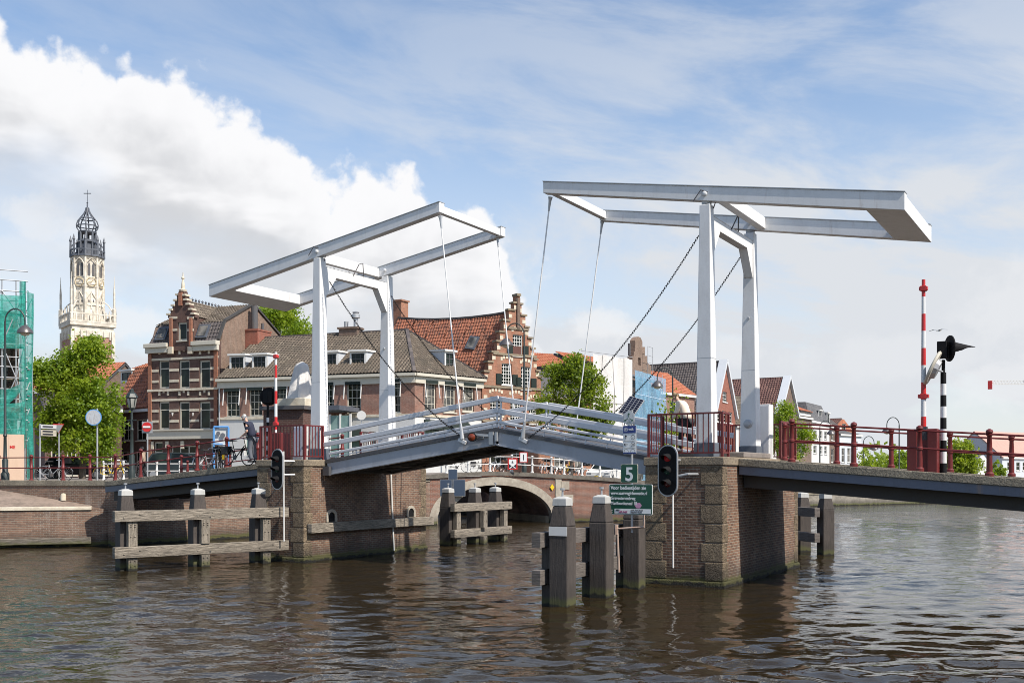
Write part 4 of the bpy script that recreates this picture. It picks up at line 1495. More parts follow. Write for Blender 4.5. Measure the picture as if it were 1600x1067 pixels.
def signal(label, px, py, wdt, hgt, Y, pole, lit):
    c = P(px, py, Y=Y)
    root = thing('shipping_signal', label, 'signal light', c)
    rz = R(-6)
    M = Matrix.Translation(c) @ Matrix.Rotation(rz, 4, 'Z')

    def pill(w_, h_, y_):
        r_ = w_ / 2
        return [V(r_ * math.cos(R(180 * k / 14)), y_, h_ / 2 - r_ + r_ * math.sin(R(180 * k / 14))) for k in range(15)] + [V(-r_ * math.cos(R(180 * k / 14)), y_, -h_ / 2 + r_ - r_ * math.sin(R(180 * k / 14))) for k in range(15)]
    mb = MB(M)
    mb.prism(pill(wdt, hgt, .0), (0, .05, 0))
    o = mb.build('backing_board', galv, root, bevel=.012)
    mb = MB(M)
    mb.prism(pill(wdt - .07, hgt - .07, -.012), (0, .012, 0))
    mb.build('face', black, o)
    for i, (zc, ln) in enumerate(((.36, lit[0]), (0, lit[1]), (-.36, lit[2]))):
        mb = MB(M)
        n_ = 14
        pts0 = [V(.125 * math.cos(R(-20 + 220 * k / n_)), 0, .125 * math.sin(R(-20 + 220 * k / n_))) for k in range(n_ + 1)]
        for k in range(n_):
            a0, a1 = pts0[k], pts0[k + 1]
            l0 = .08 + .22 * max(0, (a0.z + .05) / .175)
            l1 = .08 + .22 * max(0, (a1.z + .05) / .175)
            mb.poly([a0 + V(0, -.012, zc), a1 + V(0, -.012, zc), a1 * .93 + V(0, -.012 - l1, zc - l1 * .12), a0 * .93 + V(0, -.012 - l0, zc - l0 * .12)])
        h_ = mb.build('hood', black, o)
        md = h_.modifiers.new('thickness', 'SOLIDIFY')
        md.thickness = .008
        mb = MB(M)
        mb.lathe([(.11, 0), (.09, .02), (.05, .032), (.01, .036)], (0, 0, 0), 16, Matrix.Translation((0, -.012, zc)) @ Matrix.Rotation(R(90), 4, 'X'))
        mb.build('lens', ln, o, smooth=True)
    mb = MB()
    for q in pole[0]:
        mb.tube(q, .035, 8)
    mb.build('mounting', galv, root, smooth=True)
    mb = MB()
    for q in pole[1]:
        mb.tube(q, .028, 8)
    mb.build('pole', pwhite, root, smooth=True)
    return root


sgx = P(1043, 735, Y=27.1)
signal('shipping signal with red lens lit in front of the right pier', 1043, 735, .62, 1.46, 27.1,
       ([[sgx + V(.05, .07, -.2), sgx + V(.55, .12, -.1), sgx + V(.62, .75, -.1)], [sgx + V(.05, .06, .3), sgx + V(.1, .75, .3)]],
        [[sgx + V(.12, .1, -.5), sgx + V(.12, .12, -2.75)]]), (lens_r, lens_g, lens_d))
sgl = P(433, 733, Y=27.5)
signal('unlit shipping signal with hooded lenses in front of the left pier', 433, 733, .60, 1.48, 27.5,
       ([[sgl + V(.05, .07, -.2), sgl + V(.4, .5, -.2)], [sgl + V(.05, .06, .3), sgl + V(.3, .6, .3)]],
        [[sgl + V(.22, .1, .65), sgl + V(.22, .12, -2.6)]]), (lens_d, lens_g, lens_d))
ml = thing('warning_lamp', 'small hooded amber lamp under the middle of the lifting roadway', 'lamp', P(740, 683, Y=28.9))
c = P(738, 683, Y=28.95)
ax = Matrix.Translation(c) @ Matrix.Rotation(R(25), 4, 'Z') @ Matrix.Rotation(R(90), 4, 'X')
mb = MB()
mb.lathe([(.10, -.16), (.145, -.1), (.15, .14)], (0, 0, 0), 14, ax)
mb.build('housing', black, ml, smooth=True)
mb = MB(ax)
mb.lathe([(.12, .145), (.06, .18), (.01, .19)], (0, 0, 0), 14)
mb.build('lens', paint('amber_lens', (.16, .03, .01), .2, .1), ml, smooth=True)
mb = MB()
mb.bar(c + V(.05, .1, .1), c + V(.55, .2, .05), .06, .08)
mb.build('arm', galv, ml)

# ------------------------------------------------------------------ barriers and striped warning posts


def striped(root, name, c, z0, z1, r0, r1, n_, cols, rot=None):
    o = None
    for k in range(n_):
        za, zb_ = z0 + (z1 - z0) * k / n_, z0 + (z1 - z0) * (k + 1) / n_
        ra, rb = r0 + (r1 - r0) * k / n_, r0 + (r1 - r0) * (k + 1) / n_
        mb = MB()
        mb.tube([V(c.x, c.y, za), V(c.x, c.y, zb_)], [ra, rb], 12)
        mb.build(name, cols[k % 2], root, smooth=True)


def barrier(label, c, zdeck, z0, z1, r0, r1, n_, cab, cross):
    root = thing('raised_barrier', label, 'barrier', (c.x, c.y, zdeck))
    striped(root, 'boom_band', c, z0, z1, r0, r1, n_, (sred, swhite))
    for z, w_ in cross:
        mb = MB()
        mb.box((c.x - w_ / 2, c.y - r0 * .9, z - .05), (c.x + w_ / 2, c.y + r0 * .9, z + .05))
        mb.cbox((c.x, c.y, z), r0 * 2.15, r0 * 2.15, .14)
        mb.build('cross_light', sred, root, bevel=.01)
    if cab:
        w_, d_, h_ = cab
        for sx in (-1, 1):
            mb = MB()
            mb.box((c.x + sx * .13 if sx > 0 else c.x - w_ / 2, c.y - d_ / 2, zdeck), (c.x + w_ / 2 if sx > 0 else c.x - .13, c.y + d_ / 2, zdeck + h_))
            mb.build('cabinet', red, root, bevel=.02)
        mb = MB()
        mb.box((c.x - .128, c.y - d_ * .35, zdeck), (c.x + .128, c.y + d_ * .42, zdeck + h_ * .75))
        mb.build('cabinet_door', red, root)
        mb = MB()
        mb.cbox((c.x, c.y, zdeck + h_ * .88), .2, .22, .42)
        mb.build('boom_foot', steeld, root)
    return root


rb = P(1443, 735, Y=30.0)
zd = slr(rb.x)
zt_ = zat(437, rb.dot(FW))
zB = zat(672, rb.dot(FW))
barrier('raised red and white barrier on a dark red cabinet at right', rb, zd - .06, zB - .1, zt_, .074, .048, 9, (.78, .5, 1.22), [(zat(451, rb.dot(FW)), .22), (zat(619, rb.dot(FW)), .28)])
wps = []


def warn_post(label, c, z0, z1, r_, n_, facing, cone=True):
    root = thing('warning_post', label, 'warning light', (c.x, c.y, z0))
    striped(root, 'post_band', c, z0, z1, r_, r_ * .85, n_, (black, swhite))
    q = V(c.x, c.y, z1)
    mb = MB()
    mb.tube([q, q + V(0, 0, .35)], .05, 8)
    mb.cbox(q + V(-.02, 0, .62), .26, .26, .46)
    mb.build('bell_housing', black, root, bevel=.03)
    fz = Vector(facing).normalized()
    M = Matrix.Translation(q + V(0, 0, .66) + fz * .16) @ fz.to_track_quat('Z', 'Y').to_matrix().to_4x4()
    mb = MB()
    mb.lathe([(.36, 0), (.36, .03), (.30, .035)], (0, 0, 0), 20, M)
    mb.build('backing_disc', black, root)
    mb = MB()
    n2 = 12
    for k in range(n2):
        t0_, t1_ = R(-30 + 240 * k / n2), R(-30 + 240 * (k + 1) / n2)
        l0 = .16 + .56 * (.5 + .5 * math.sin(t0_))
        l1 = .16 + .56 * (.5 + .5 * math.sin(t1_))
        f = lambda t_, r_, l_: M @ V(-r_ * math.sin(t_ - R(90)) * 0 + r_ * math.cos(t_), r_ * math.sin(t_), l_)
        mb.poly([f(t0_, .20, .03), f(t1_, .20, .03), f(t1_, .19 * (1 - l1 / .95), l1), f(t0_, .19 * (1 - l0 / .95), l0)])
    h_ = mb.build('hood', black, root)
    h_.modifiers.new('thickness', 'SOLIDIFY').thickness = .012
    mb = MB()
    mb.lathe([(.15, .035), (.08, .06), (.01, .065)], (0, 0, 0), 14, M)
    mb.build('lens', lens_d, root)
    return root


wc = P(1474, 737, Y=30.2)
dw = wc.dot(FW)
warn_post('black and white striped post with hooded road light beside the right barrier', wc, slr(wc.x) - .05, zat(582, dw), .088, 9, (.83, .5, 0))
mr = thing('traffic_mirror', 'round white rimmed mirror seen from its edge beside the striped post', 'mirror', wc)
fz = V(-.9, -.08, .42).normalized()
mc = P(1457, 575, d=dw - .1)
M = Matrix.Translation(mc) @ fz.to_track_quat('Z', 'Y').to_matrix().to_4x4()
mb = MB()
mb.lathe([(.46, -.05), (.50, 0), (.48, .03), (.38, .035)], (0, 0, 0), 24, M)
mb.build('rim', pcream, mr, smooth=True)
mb = MB()
mb.lathe([(.37, .04), (.2, .06), (.02, .07)], (0, 0, 0), 24, M)
mb.build('glass', glass('mirror_glass', (.12, .13, .13), (.3, .32, .32), .05), mr)
mb = MB()
mb.lathe([(.24, -.16), (.30, -.05)], (0, 0, 0), 12, M)
mb.tube([M @ V(0, 0, -.08), V(wc.x, wc.y, mc.z - .1)], .03, 8)
mb.build('bracket', galv, mr)

lb = P(431, 700, d=39.6)
dl_ = 39.6
barrier('raised red and white barrier behind the left pier railing', lb, sll(lb.x) - .2, zat(712, dl_), zat(550, dl_), .070, .046, 8, None, [(zat(557, dl_), .2), (zat(662, dl_), .22)])
mb = MB()
mb.box((lb.x - .35, lb.y - .1, zat(735, dl_)), (lb.x + .3, lb.y + .5, zat(676, dl_)))
tag(mb.build('barrier_cabinet', red, None, bevel=.02), 'dark red barrier cabinet behind the left pier railing', 'cabinet')
lw = P(418.5, 705, d=40.6)
warn_post('black and white striped post with round dark light beside the left barrier', lw, zat(725, 40.6), zat(645, 40.6), .060, 11, (-.51, .86, 0))
cab_ = P(471, 700, d=38.6)
wcab = thing('control_cabinet', 'pale grey control cabinet standing by the left gantry column', 'cabinet', (cab_.x, cab_.y, LZ))
mb = MB()
mb.box((cab_.x - .26, cab_.y - .2, LZ), (cab_.x + .26, cab_.y + .25, zat(665, 38.6)))
mb.build('body', plaster, wcab, bevel=.02)
mb = MB()
mb.box((cab_.x - .22, cab_.y - .215, LZ + .1), (cab_.x + .22, cab_.y - .2, zat(665, 38.6) - .06))
mb.build('door', paint('cabinet_door_grey', (.5, .49, .55), .5, .2), wcab)
cab_ = P(1195, 690, d=34.6)
wcab = thing('control_cabinet', 'tall white control cabinet behind the far right gantry column', 'cabinet', (cab_.x, cab_.y, RZ))
mb = MB()
mb.box((cab_.x - .22, cab_.y - .2, RZ - .1), (cab_.x + .22, cab_.y + .25, zat(632, 34.6)))
mb.build('body', white, wcab, bevel=.02)
mb = MB()
mb.box((cab_.x - .18, cab_.y - .215, RZ + .15), (cab_.x + .18, cab_.y - .2, zat(632, 34.6) - .06))
mb.build('door', steelw, wcab)

# ------------------------------------------------------------------ control hut and the draped white sculpture
hc_ = P(458, 700, d=43.6)
hut = thing('control_hut', 'low dark brick control hut with flat slab roof behind the left gantry', 'hut', (hc_.x, hc_.y, 3.0))
z0, z1 = zat(642, 43.6), zat(636, 43.6)
M = Matrix.Translation((hc_.x, hc_.y, 0)) @ Matrix.Rotation(R(12), 4, 'Z')
mb = MB(M)
mb.box((-.95, -.8, 2.7), (.95, 1.0, z0))
mb.build('walls', bbrown, hut)
mb = MB(M)
mb.box((-1.08, -.93, z0), (1.08, 1.13, z1))
mb.build('roof_slab', steeld, hut, bevel=.01)
mb = MB(M)
mb.box((-.45, -.7, z1), (.98, .8, zat(624, 43.6)))
mb.build('plinth', pale, hut, bevel=.02)
ss = M @ V(.28, .05, 0)
zs = zat(624, 43.6)
rnd = random.Random(4)
mb = MB()
rows, nseg = 16, 40
for i in range(rows + 1):
    f_ = i / rows
    rad = .50 * (1 - f_) ** .8 * .55 + .235
    if f_ > .9:
        rad *= (1 - ((f_ - .9) / .1) ** 2 * .75)
    for k in range(nseg):
        th_ = 2 * math.pi * k / nseg
        fold = 1 + (.12 * math.sin(th_ * 7 + 1.3) + .06 * math.sin(th_ * 13 + f_ * 4)) * (1 - f_) ** .6
        mb.v.append(V(ss.x + rad * fold * math.cos(th_) + .14 * f_, ss.y + rad * fold * math.sin(th_), zs + 1.58 * f_ + .03 * math.sin(th_ * 5) * (1 - f_)))
for i in range(rows):
    for k in range(nseg):
        j = (k + 1) % nseg
        mb.f.append([i * nseg + k, i * nseg + j, (i + 1) * nseg + j, (i + 1) * nseg + k])
        mb.mi.append(0)
mb.f.append([rows * nseg + k for k in range(nseg)])
mb.mi.append(0)
tag(mb.build('draped_sculpture', tarp, None, smooth=True), 'white draped sculpture with hanging folds on the plinth of the hut', 'sculpture')

# ------------------------------------------------------------------ street lamps, road signs


def swan_lamp(label, px, d, ztop, zb, arm=-1, sc_=1.0, curl=True, dirn=None):
    c = P(px, d=d)
    root = thing('street_lamp', label, 'street lamp', (c.x, c.y, zb))
    ad = (dirn or RT) * arm
    mb = MB()
    mb.lathe([(.17 * sc_, 0), (.17 * sc_, .35), (.11 * sc_, .45), (.12 * sc_, 1.0), (.075 * sc_, 1.1), (.06 * sc_, 2.1), (.09 * sc_, 2.15), (.055 * sc_, 2.25), (.04 * sc_, ztop - zb)], (c.x, c.y, zb), 12)
    mb.build('column', teal, root, smooth=True)
    mb = MB()
    r_ = .42 * sc_
    tp_ = V(c.x, c.y, ztop)
    pts = [tp_ + ad * (r_ - r_ * math.cos(R(a))) + V(0, 0, r_ * math.sin(R(a)) * 1.25) for a in range(0, 181, 15)]
    pts += [pts[-1] - V(0, 0, .28 * sc_)]
    mb.tube(pts, .03 * sc_, 8)
    if curl:
        e = pts[-1]
        mb.tube([e + V(0, 0, .0) + ad * (-.16 * sc_ * (1 - math.cos(R(a))) * .6) + V(0, 0, -.05 + .12 * sc_ * math.sin(R(a))) for a in range(0, 300, 25)], .018 * sc_, 6)
    mb.build('bracket', teal, root, smooth=True)
    e = pts[-1]
    mb = MB()
    mb.lathe([(.05 * sc_, .12 * sc_), (.12 * sc_, .08 * sc_), (.30 * sc_, -.10 * sc_), (.33 * sc_, -.22 * sc_), (.31 * sc_, -.22 * sc_)], e, 16)
    hd = mb.build('shade', paint('lamp_shade_grey', (.11, .10, .10), .35, .2, None, 1.2, .4) if 'lamp_shade_grey' not in MAT else MAT['lamp_shade_grey'], root, smooth=True)
    mb = MB()
    mb.lathe([(.2 * sc_, -.225 * sc_), (.15 * sc_, -.30 * sc_), (.04 * sc_, -.34 * sc_)], e, 12)
    mb.build('lens', pale, hd, smooth=True)
    return root


swan_lamp('tall swan neck street lamp in front of the green scaffold', 8, 48.4, zat(502, 48.4), 2.88, 1, 1.12)
swan_lamp('dark swan neck street lamp in front of the stepped gable', 819, 71, zat(523, 71), 2.9, -1, 1.5)
swan_lamp('dark swan neck street lamp in front of the blue netting', 1051, 78, zat(590, 78), 2.2, -1, 1.4, True)
swan_lamp('far pale quay lamp with tall thin column', 1405, 118, zat(664, 118), 1.4, -1, 1.7, False)
swan_lamp('far quay lamp beside the last white house', 1349, 128, zat(692, 128), 1.4, 1, 1.6, False)
swan_lamp('far quay lamp in front of the tall white house', 1281, 108, zat(668, 108), 1.4, 1, 1.4, False)

c = P(206, d=49)
ol = thing('lantern_lamp', 'old green lantern lamp post in front of the tree', 'street lamp', (c.x, c.y, 2.88))
zl_ = zat(640, 49)
mb = MB()
mb.lathe([(.16, 0), (.16, .5), (.12, .6), (.13, 1.2), (.08, 1.35), (.065, 2.4), (.1, 2.45), (.06, 2.55), (.05, zl_ - 2.88)], (c.x, c.y, 2.88), 12)
mb.bar((c.x - .3, c.y, zl_ - .5), (c.x + .3, c.y, zl_ - .5), .05, .05)
mb.build('column', teal, ol, smooth=True)
mb = MB()
mb.lathe([(.10, 0), (.14, .05), (.24, .55), (.30, .58), (.22, .75), (.1, .85), (.1, .95), (.02, 1.02)], (c.x, c.y, zl_), 6)
mb.build('lantern', teal, ol)
mb = MB()
for k in range(6):
    t0_, t1_ = R(60 * k + 8), R(60 * k + 52)
    f = lambda t_, r_, h_: V(c.x + r_ * math.cos(t_), c.y + r_ * math.sin(t_), zl_ + h_)
    mb.poly([f(t0_, .150, .09), f(t1_, .150, .09), f(t1_, .236, .52), f(t0_, .236, .52)])
mb.build('lantern_glass', glass('lantern_panes', (.25, .25, .22), (.4, .4, .36), .1), ol)


def road_sign(name, label, px, d, zb, ztop, face, cat='road sign'):
    c = P(px, d=d)
    root = thing(name, label, cat, (c.x, c.y, zb))
    mb = MB()
    mb.tube([V(c.x, c.y, zb), V(c.x, c.y, ztop)], .038, 8)
    mb.build('pole', galv, root, smooth=True)
    return root, c


def disc(root, name, c, r_, mats, nrm, rings):
    """rings: list of (radius share, material)"""
    nrm = Vector(nrm).normalized()
    o = None
    for i, (k, m_) in enumerate(rings):
        M = Matrix.Translation(c + nrm * (.05 + .020 * i)) @ nrm.to_track_quat('Z', 'Y').to_matrix().to_4x4()
        mb = MB()
        mb.lathe([(r_ * k, 0), (r_ * k, .004 if i else .02)], (0, 0, 0), 24, M)
        o2 = mb.build(name if i == 0 else 'face', m_, o or root)
        o = o or o2
    return o


tocam = -FW
rs, c = road_sign('route_sign', 'round pale blue rimmed sign on a steel pole before the tree', 152, 47.0, 2.88, zat(638, 47), None)
disc(rs, 'sign_disc', P(147, 652, d=46.9), .37, None, tocam, [(1, skyblue), (.9, paint('faded_sign_print', (.46, .48, .50), .5, .8, (.30, .26, .24), 9.0))])
rs, c = road_sign('no_entry_sign', 'red no entry sign in front of the brown gabled house', 230.5, 52, 2.88, zat(655, 52), None)
mb = MB()
q = P(230, 667, d=51.97)
mb.hexa(*[[q + RT * a + tocam * b + V(0, 0, zz_) for a, b in ((-.27, .0), (.27, .0), (.27, -.02), (-.27, -.02))] for zz_ in (-.30, .28)])
pl_ = mb.build('backing_plate', galv, rs)
dsc = disc(rs, 'sign_disc', q, .245, None, tocam, [(1, sred)])
mb = MB()
mb.hexa(*[[q + RT * a + tocam * b + V(0, 0, zz_) for a, b in ((-.19, .096), (.19, .096), (.19, .088), (-.19, .088))] for zz_ in (-.045, .045)])
mb.build('bar', inkw, dsc)
rs, c = road_sign('yield_sign', 'grey backed yield triangle with red edge beside the direction boards', 92, 55, 2.88, zat(661, 55), None)
q = P(92, 668, d=54.9)
tri_ = lambda s_, b: [q + RT * (-.30 * s_) + V(0, 0, .17 * s_ + .03) + tocam * b, q + RT * (.30 * s_) + V(0, 0, .17 * s_ + .03) + tocam * b, q + V(0, 0, -.36 * s_ + .03) + tocam * b]
mb = MB()
mb.prism(tri_(1, .06), tocam * -.02)
o = mb.build('sign_plate', sred, rs)
mb = MB()
mb.prism([q_ - V(0, 0, .03) for q_ in tri_(.84, .068)], tocam * -.006)
mb.build('face', galv, o)
rs, c = road_sign('finger_post', 'dark post with three pale direction boards left of the tree', 62.5, 52, 2.88, zat(662, 52), None)
for i, (py, mt) in enumerate(((666, pwhite), (673.5, pale), (678, pale))):
    q0, q1 = P(64, py, d=51.95), P(88, py + 1, d=51.95)
    mb = MB()
    mb.bar(q0, q1, .03, .20 if i == 0 else .17)
    o = mb.build('direction_board', mt, rs)
    mb = MB()
    mb.bar(q0.lerp(q1, .12) + tocam * .02, q0.lerp(q1, .8) + tocam * .02, .004, .07)
    mb.build('print_line', inkk, o)
# boat signs on the arch bridge and their backs by the fender
bs, c = thing('height_sign', 'white board with red edge showing 6 on the arch bridge railing', 'sign', P(801, 724, d=66.8)), P(801, 724, d=66.8)


def board(root, px, py, d, w_, h_, edge, face, lip=.05):
    q = P(px, py, d=d)
    n_ = tocam
    f = lambda a, zz_, b: q + RT * a + V(0, 0, zz_) + n_ * b
    mb = MB()
    mb.hexa([f(-w_ / 2, -h_ / 2, .0), f(w_ / 2, -h_ / 2, .0), f(w_ / 2, -h_ / 2, -.03), f(-w_ / 2, -h_ / 2, -.03)], [f(-w_ / 2, h_ / 2, .0), f(w_ / 2, h_ / 2, .0), f(w_ / 2, h_ / 2, -.03), f(-w_ / 2, h_ / 2, -.03)])
    o = mb.build('board', edge, root)
    w2, h2 = w_ / 2 - lip, h_ / 2 - lip
    mb = MB()
    mb.hexa([f(-w2, -h2, .006), f(w2, -h2, .006), f(w2, -h2, .002), f(-w2, -h2, .002)], [f(-w2, h2, .006), f(w2, h2, .006), f(w2, h2, .002), f(-w2, h2, .002)])
    mb.build('face', face, o)
    return o, f


o, f = board(bs, 801, 724.5, 66.6, .64, .74, sred, inkw, .08)
Mt = Matrix.Translation(f(-.07, .02, .01)) @ Matrix(((RT.x, 0, -FW.x, 0), (RT.y, 0, -FW.y, 0), (0, 1, 0, 0), (0, 0, 0, 1)))
text('6', .26, inkk, o, Mt, ext=.002)
mb = MB()
for sg in (-1, 1):
    mb.prism([f(sg * .24, .0, .010), f(sg * .24, -.28, .010), f(sg * .06, -.14, .010)], tocam * -.003)
mb.prism([f(-.14, -.28, .010), f(.14, -.28, .010), f(0, -.16, .010)], tocam * -.003)
mb.build('symbol', inkk, o)
bs = thing('advance_sign', 'white board with red edge and upright black bar beside the 6 sign', 'sign', P(818, 715, d=66.8))
o, f = board(bs, 818, 714.5, 66.6, .52, .68, sred, inkw, .05)
mb = MB()
mb.hexa([f(-.03, -.18, .010), f(.03, -.18, .010), f(.03, -.18, .007), f(-.03, -.18, .007)], [f(-.03, .18, .010), f(.03, .18, .010), f(.03, .18, .007), f(-.03, .18, .007)])
mb.build('symbol', inkk, o)
bs = thing('sign_backs', 'dark blue backs of boat signs on a white pole by the middle fender', 'sign', P(708, 800, d=47.5))
bk = paint('sign_back_blue', (.05, .075, .12), .4, .2)
for px, py, w_, h_ in ((697, 762, .56, .78), (717.5, 762, .56, .78), (707.5, 741, .42, .48)):
    board(bs, px, py, 47.3, w_, h_, galv, bk, .02)
q = P(707, d=47.5)
mb = MB()
mb.tube([V(q.x, q.y, .3), V(q.x, q.y, zat(733, 47.5))], .04, 8)
mb.build('pole', pwhite, bs)
mb = MB()
f = lambda px, py: P(px, py, d=47.45)
mb.prism([f(707, 775), f(724, 775), f(710, 788)], tocam * -.05)
mb.build('gusset', pale, bs)

# blue framed board
q = P(345, 680, d=50)
bb = thing('notice_board', 'bright blue framed notice board behind the parked bicycles', 'notice board', (q.x, q.y, 2.9))
mb = MB()
for px in (334, 357):
    a_, b_ = P(px, 668, d=50), P(px, 700, d=50)
    mb.tube([V(a_.x, a_.y, 2.9), a_], .05, 8)
for py in (667, 694):
    mb.tube([P(334, py, d=50), P(357, py, d=50)], .05, 8)
mb.build('frame', skyblue, bb, smooth=True)
mb = MB()
n_ = tocam
p0, p1 = P(336, 692, d=50.05), P(355, 669, d=50.05)
mb.prism([p0, V(p1.x, p1.y, p0.z), p1, V(p0.x, p0.y, p1.z)], FW * .03)
mb.build('panel', pwhite, bb)
mb = MB()
for px, py, r_ in ((341, 677, .10), (348, 680, .12)):
    mb.lathe([(r_, 0), (r_, .02)], (0, 0, 0), 14, Matrix.Translation(P(px, py, d=49.98)) @ (-FW).to_track_quat('Z', 'Y').to_matrix().to_4x4())
mb.build('emblem', greyc, bb)
rs, c = road_sign('round_sign_back', 'white back of a round road sign behind the left half of the lifting roadway', 565, 58, 2.95, zat(641, 58), None)
disc(rs, 'sign_disc', P(565, 649, d=58), .26, None, tocam, [(1, pwhite)])
# ------------------------------------------------------------------ houses


class Fr:
    """a facade plane: a along the front, b into the building, z up"""

    def __init__(s, p0, p1):
        s.O = V(p0.x, p0.y, 0)
        e = V(p1.x - p0.x, p1.y - p0.y, 0)
        s.W = e.length
        s.ux = e.normalized()
        s.uy = V(-s.ux.y, s.ux.x, 0)

    def pt(s, a, b, z):
        q = s.O + s.ux * a + s.uy * b
        return V(q.x, q.y, z)

    def uv(s, px, py, b=0.0):
        r = FW + RT * ((px - HX) / F) + V(0, 0, (HY - py) / F)
        o = s.O + s.uy * b
        k = o.dot(s.uy) / r.dot(s.uy)
        q = r * k
        return (q - o).dot(s.ux), EYE + q.z

    def rect(s, x0, y0, x1, y1, b=0.0):
        a0, za = s.uv(x0, (y0 + y1) / 2, b)
        a1, zb = s.uv(x1, (y0 + y1) / 2, b)
        _, zt = s.uv((x0 + x1) / 2, y0, b)
        _, zl = s.uv((x0 + x1) / 2, y1, b)
        return a0, zl, a1, zt

    def box(s, mb, a0, b0, z0, a1, b1, z1):
        f = s.pt
        mb.hexa([f(a0, b0, z0), f(a1, b0, z0), f(a1, b1, z0), f(a0, b1, z0)], [f(a0, b0, z1), f(a1, b0, z1), f(a1, b1, z1), f(a0, b1, z1)])

    def side(s, L, right=True):
        return Fr(s.pt(s.W, 0, 0), s.pt(s.W, L, 0)) if right else Fr(s.pt(0, L, 0), s.pt(0, 0, 0))


def fp(pl, dl, pr, dr):
    return Fr(P(pl, d=dl), P(pr, d=dr))


def facade(name, fr, outline, holes, mat, parent, th=.35, b=0.0):
    mb = MB()
    hp = [[fr.pt(a0, b, z0), fr.pt(a1, b, z0), fr.pt(a1, b, z1), fr.pt(a0, b, z1)] for a0, z0, a1, z1 in holes]
    mb.prism([fr.pt(a, b, z) for a, z in outline], fr.uy * th, hp)
    return mb.build(name, mat, parent)


def win(parent, fr, r, nx=2, ny=2, fm=None, gm=None, fw=.07, mw=.035, b=.10, sill=True, name='window', transom=None, sub=False, lintel=None):
    a0, z0, a1, z1 = r
    fm, gm = fm or pwhite, gm or wglass
    mb = MB()
    e = .004
    fr.box(mb, a0 + e, b, z0 + e, a0 + fw, b + .07, z1 - e)
    fr.box(mb, a1 - fw, b, z0 + e, a1 - e, b + .07, z1 - e)
    fr.box(mb, a0 + fw, b, z0 + e, a1 - fw, b + .07, z0 + fw)
    fr.box(mb, a0 + fw, b, z1 - fw, a1 - fw, b + .07, z1 - e)
    for k in range(1, nx):
        x = a0 + (a1 - a0) * k / nx
        fr.box(mb, x - mw / 2, b + .012, z0 + fw, x + mw / 2, b + .058, z1 - fw)
    for k in range(1, ny):
        z = z0 + (z1 - z0) * k / ny
        fr.box(mb, a0 + fw, b + .010, z - mw / 2, a1 - fw, b + .056, z + mw / 2)
    if transom:
        z = z0 + (z1 - z0) * transom
        fr.box(mb, a0 + fw, b + .004, z - .04, a1 - fw, b + .062, z + .04)
    if sill:
        fr.box(mb, a0 - .08, -.09, z0 - .10, a1 + .08, b, z0)
    if lintel:
        fr.box(mb, a0 - .05, -.03, z1, a1 + .05, .05, z1 + lintel)
    g = [fr.pt(a0 + fw, b + .04, z0 + fw), fr.pt(a1 - fw, b + .04, z0 + fw), fr.pt(a1 - fw, b + .04, z1 - fw), fr.pt(a0 + fw, b + .04, z1 - fw)]
    if sub:
        mb.cur = 1
        mb.poly(g)
        return mb.build(name, [fm, gm], parent)
    o = mb.build(name, fm, parent)
    mb = MB()
    mb.poly(g)
    mb.build('pane', gm, o)
    return o


def slab(name, pts, mat, parent, th=.16):
    pts = [Vector(p_) for p_ in pts]
    n_ = (pts[1] - pts[0]).cross(pts[2] - pts[0]).normalized()
    if n_.z < 0:
        n_ = -n_
    if mat.name in TILE:
        o = tiled(name, pts, mat, parent)
        mb = MB()
        mb.prism([q - n_ * .03 for q in pts], -n_ * th)
        mb.build('roof_boarding', steeld, o)
        return o
    mb = MB()
    mb.prism(pts, -n_ * th)
    return mb.build(name, mat, parent)


ZG = 2.75

# ---- brown gabled house
f1 = fp(232, 82.4, 341, 80)
h1 = thing('gabled_house', 'tall dark brown brick house with white bands and ornate stepped dormer', 'house', f1.pt(f1.W / 2, 0, ZG))
_, ze = f1.uv(286, 536)
ze_lo = ze - .6
wins1 = [f1.rect(x0, y0, x1, y1) for y0, y1 in ((562.5, 607), (627, 671)) for x0, x1 in ((248, 264.5), (279.5, 296), (311.5, 328.5))]
gw = f1.rect(267, 696, 307, 733)
dr_ = f1.rect(240, 690, 254, 745)
s1 = f1.side(9.2)
facade('front_wall', f1, [(0, ZG - .5), (f1.W, ZG - .5), (f1.W, ze), (0, ze)], wins1 + [gw, (dr_[0], ZG + .05, dr_[2], dr_[3])], bbrown, h1)
for r in wins1:
    win(h1, f1, r, 1, 1, pcream, wglass, .13, b=.12, transom=.70, sill=False)
win(h1, f1, gw, 3, 1, pcream, wglass, .1, .09, b=.14, transom=.68)
win(h1, f1, (dr_[0], ZG + .05, dr_[2], dr_[3]), 1, 1, pcream, wglass, .12, b=.14, transom=.72, name='door', sill=False)
mb = MB()
for i, y in enumerate((560, 577.5, 594.5, 624, 641, 657.5)):
    _, z = f1.uv(286, y)
    xs = [0] + [v for r in wins1[:3] for v in (r[0] - .02, r[2] + .02)] + [f1.W]
    if y in (560, 624):
        f1.box(mb, -.02, -.05, z - .09, f1.W + .02, -.003, z + .09)
    else:
        for k in range(0, 8, 2):
            f1.box(mb, xs[k], -.035, z - .10, xs[k + 1], -.003, z + .10)
for y in (608.5, 673):
    _, z = f1.uv(286, y)
    f1.box(mb, -.04, -.12, z - .10, f1.W + .04, -.003, z + .08)
for r in wins1:                                   # stone blocks in the relieving arches
    for da, dz in ((-.42, .42), (0, .62), (.42, .42)):
        c_ = (r[0] + r[2]) / 2 + da
        f1.box(mb, c_ - .09, -.06, r[3] + dz + .05, c_ + .09, -.003, r[3] + dz + .36)
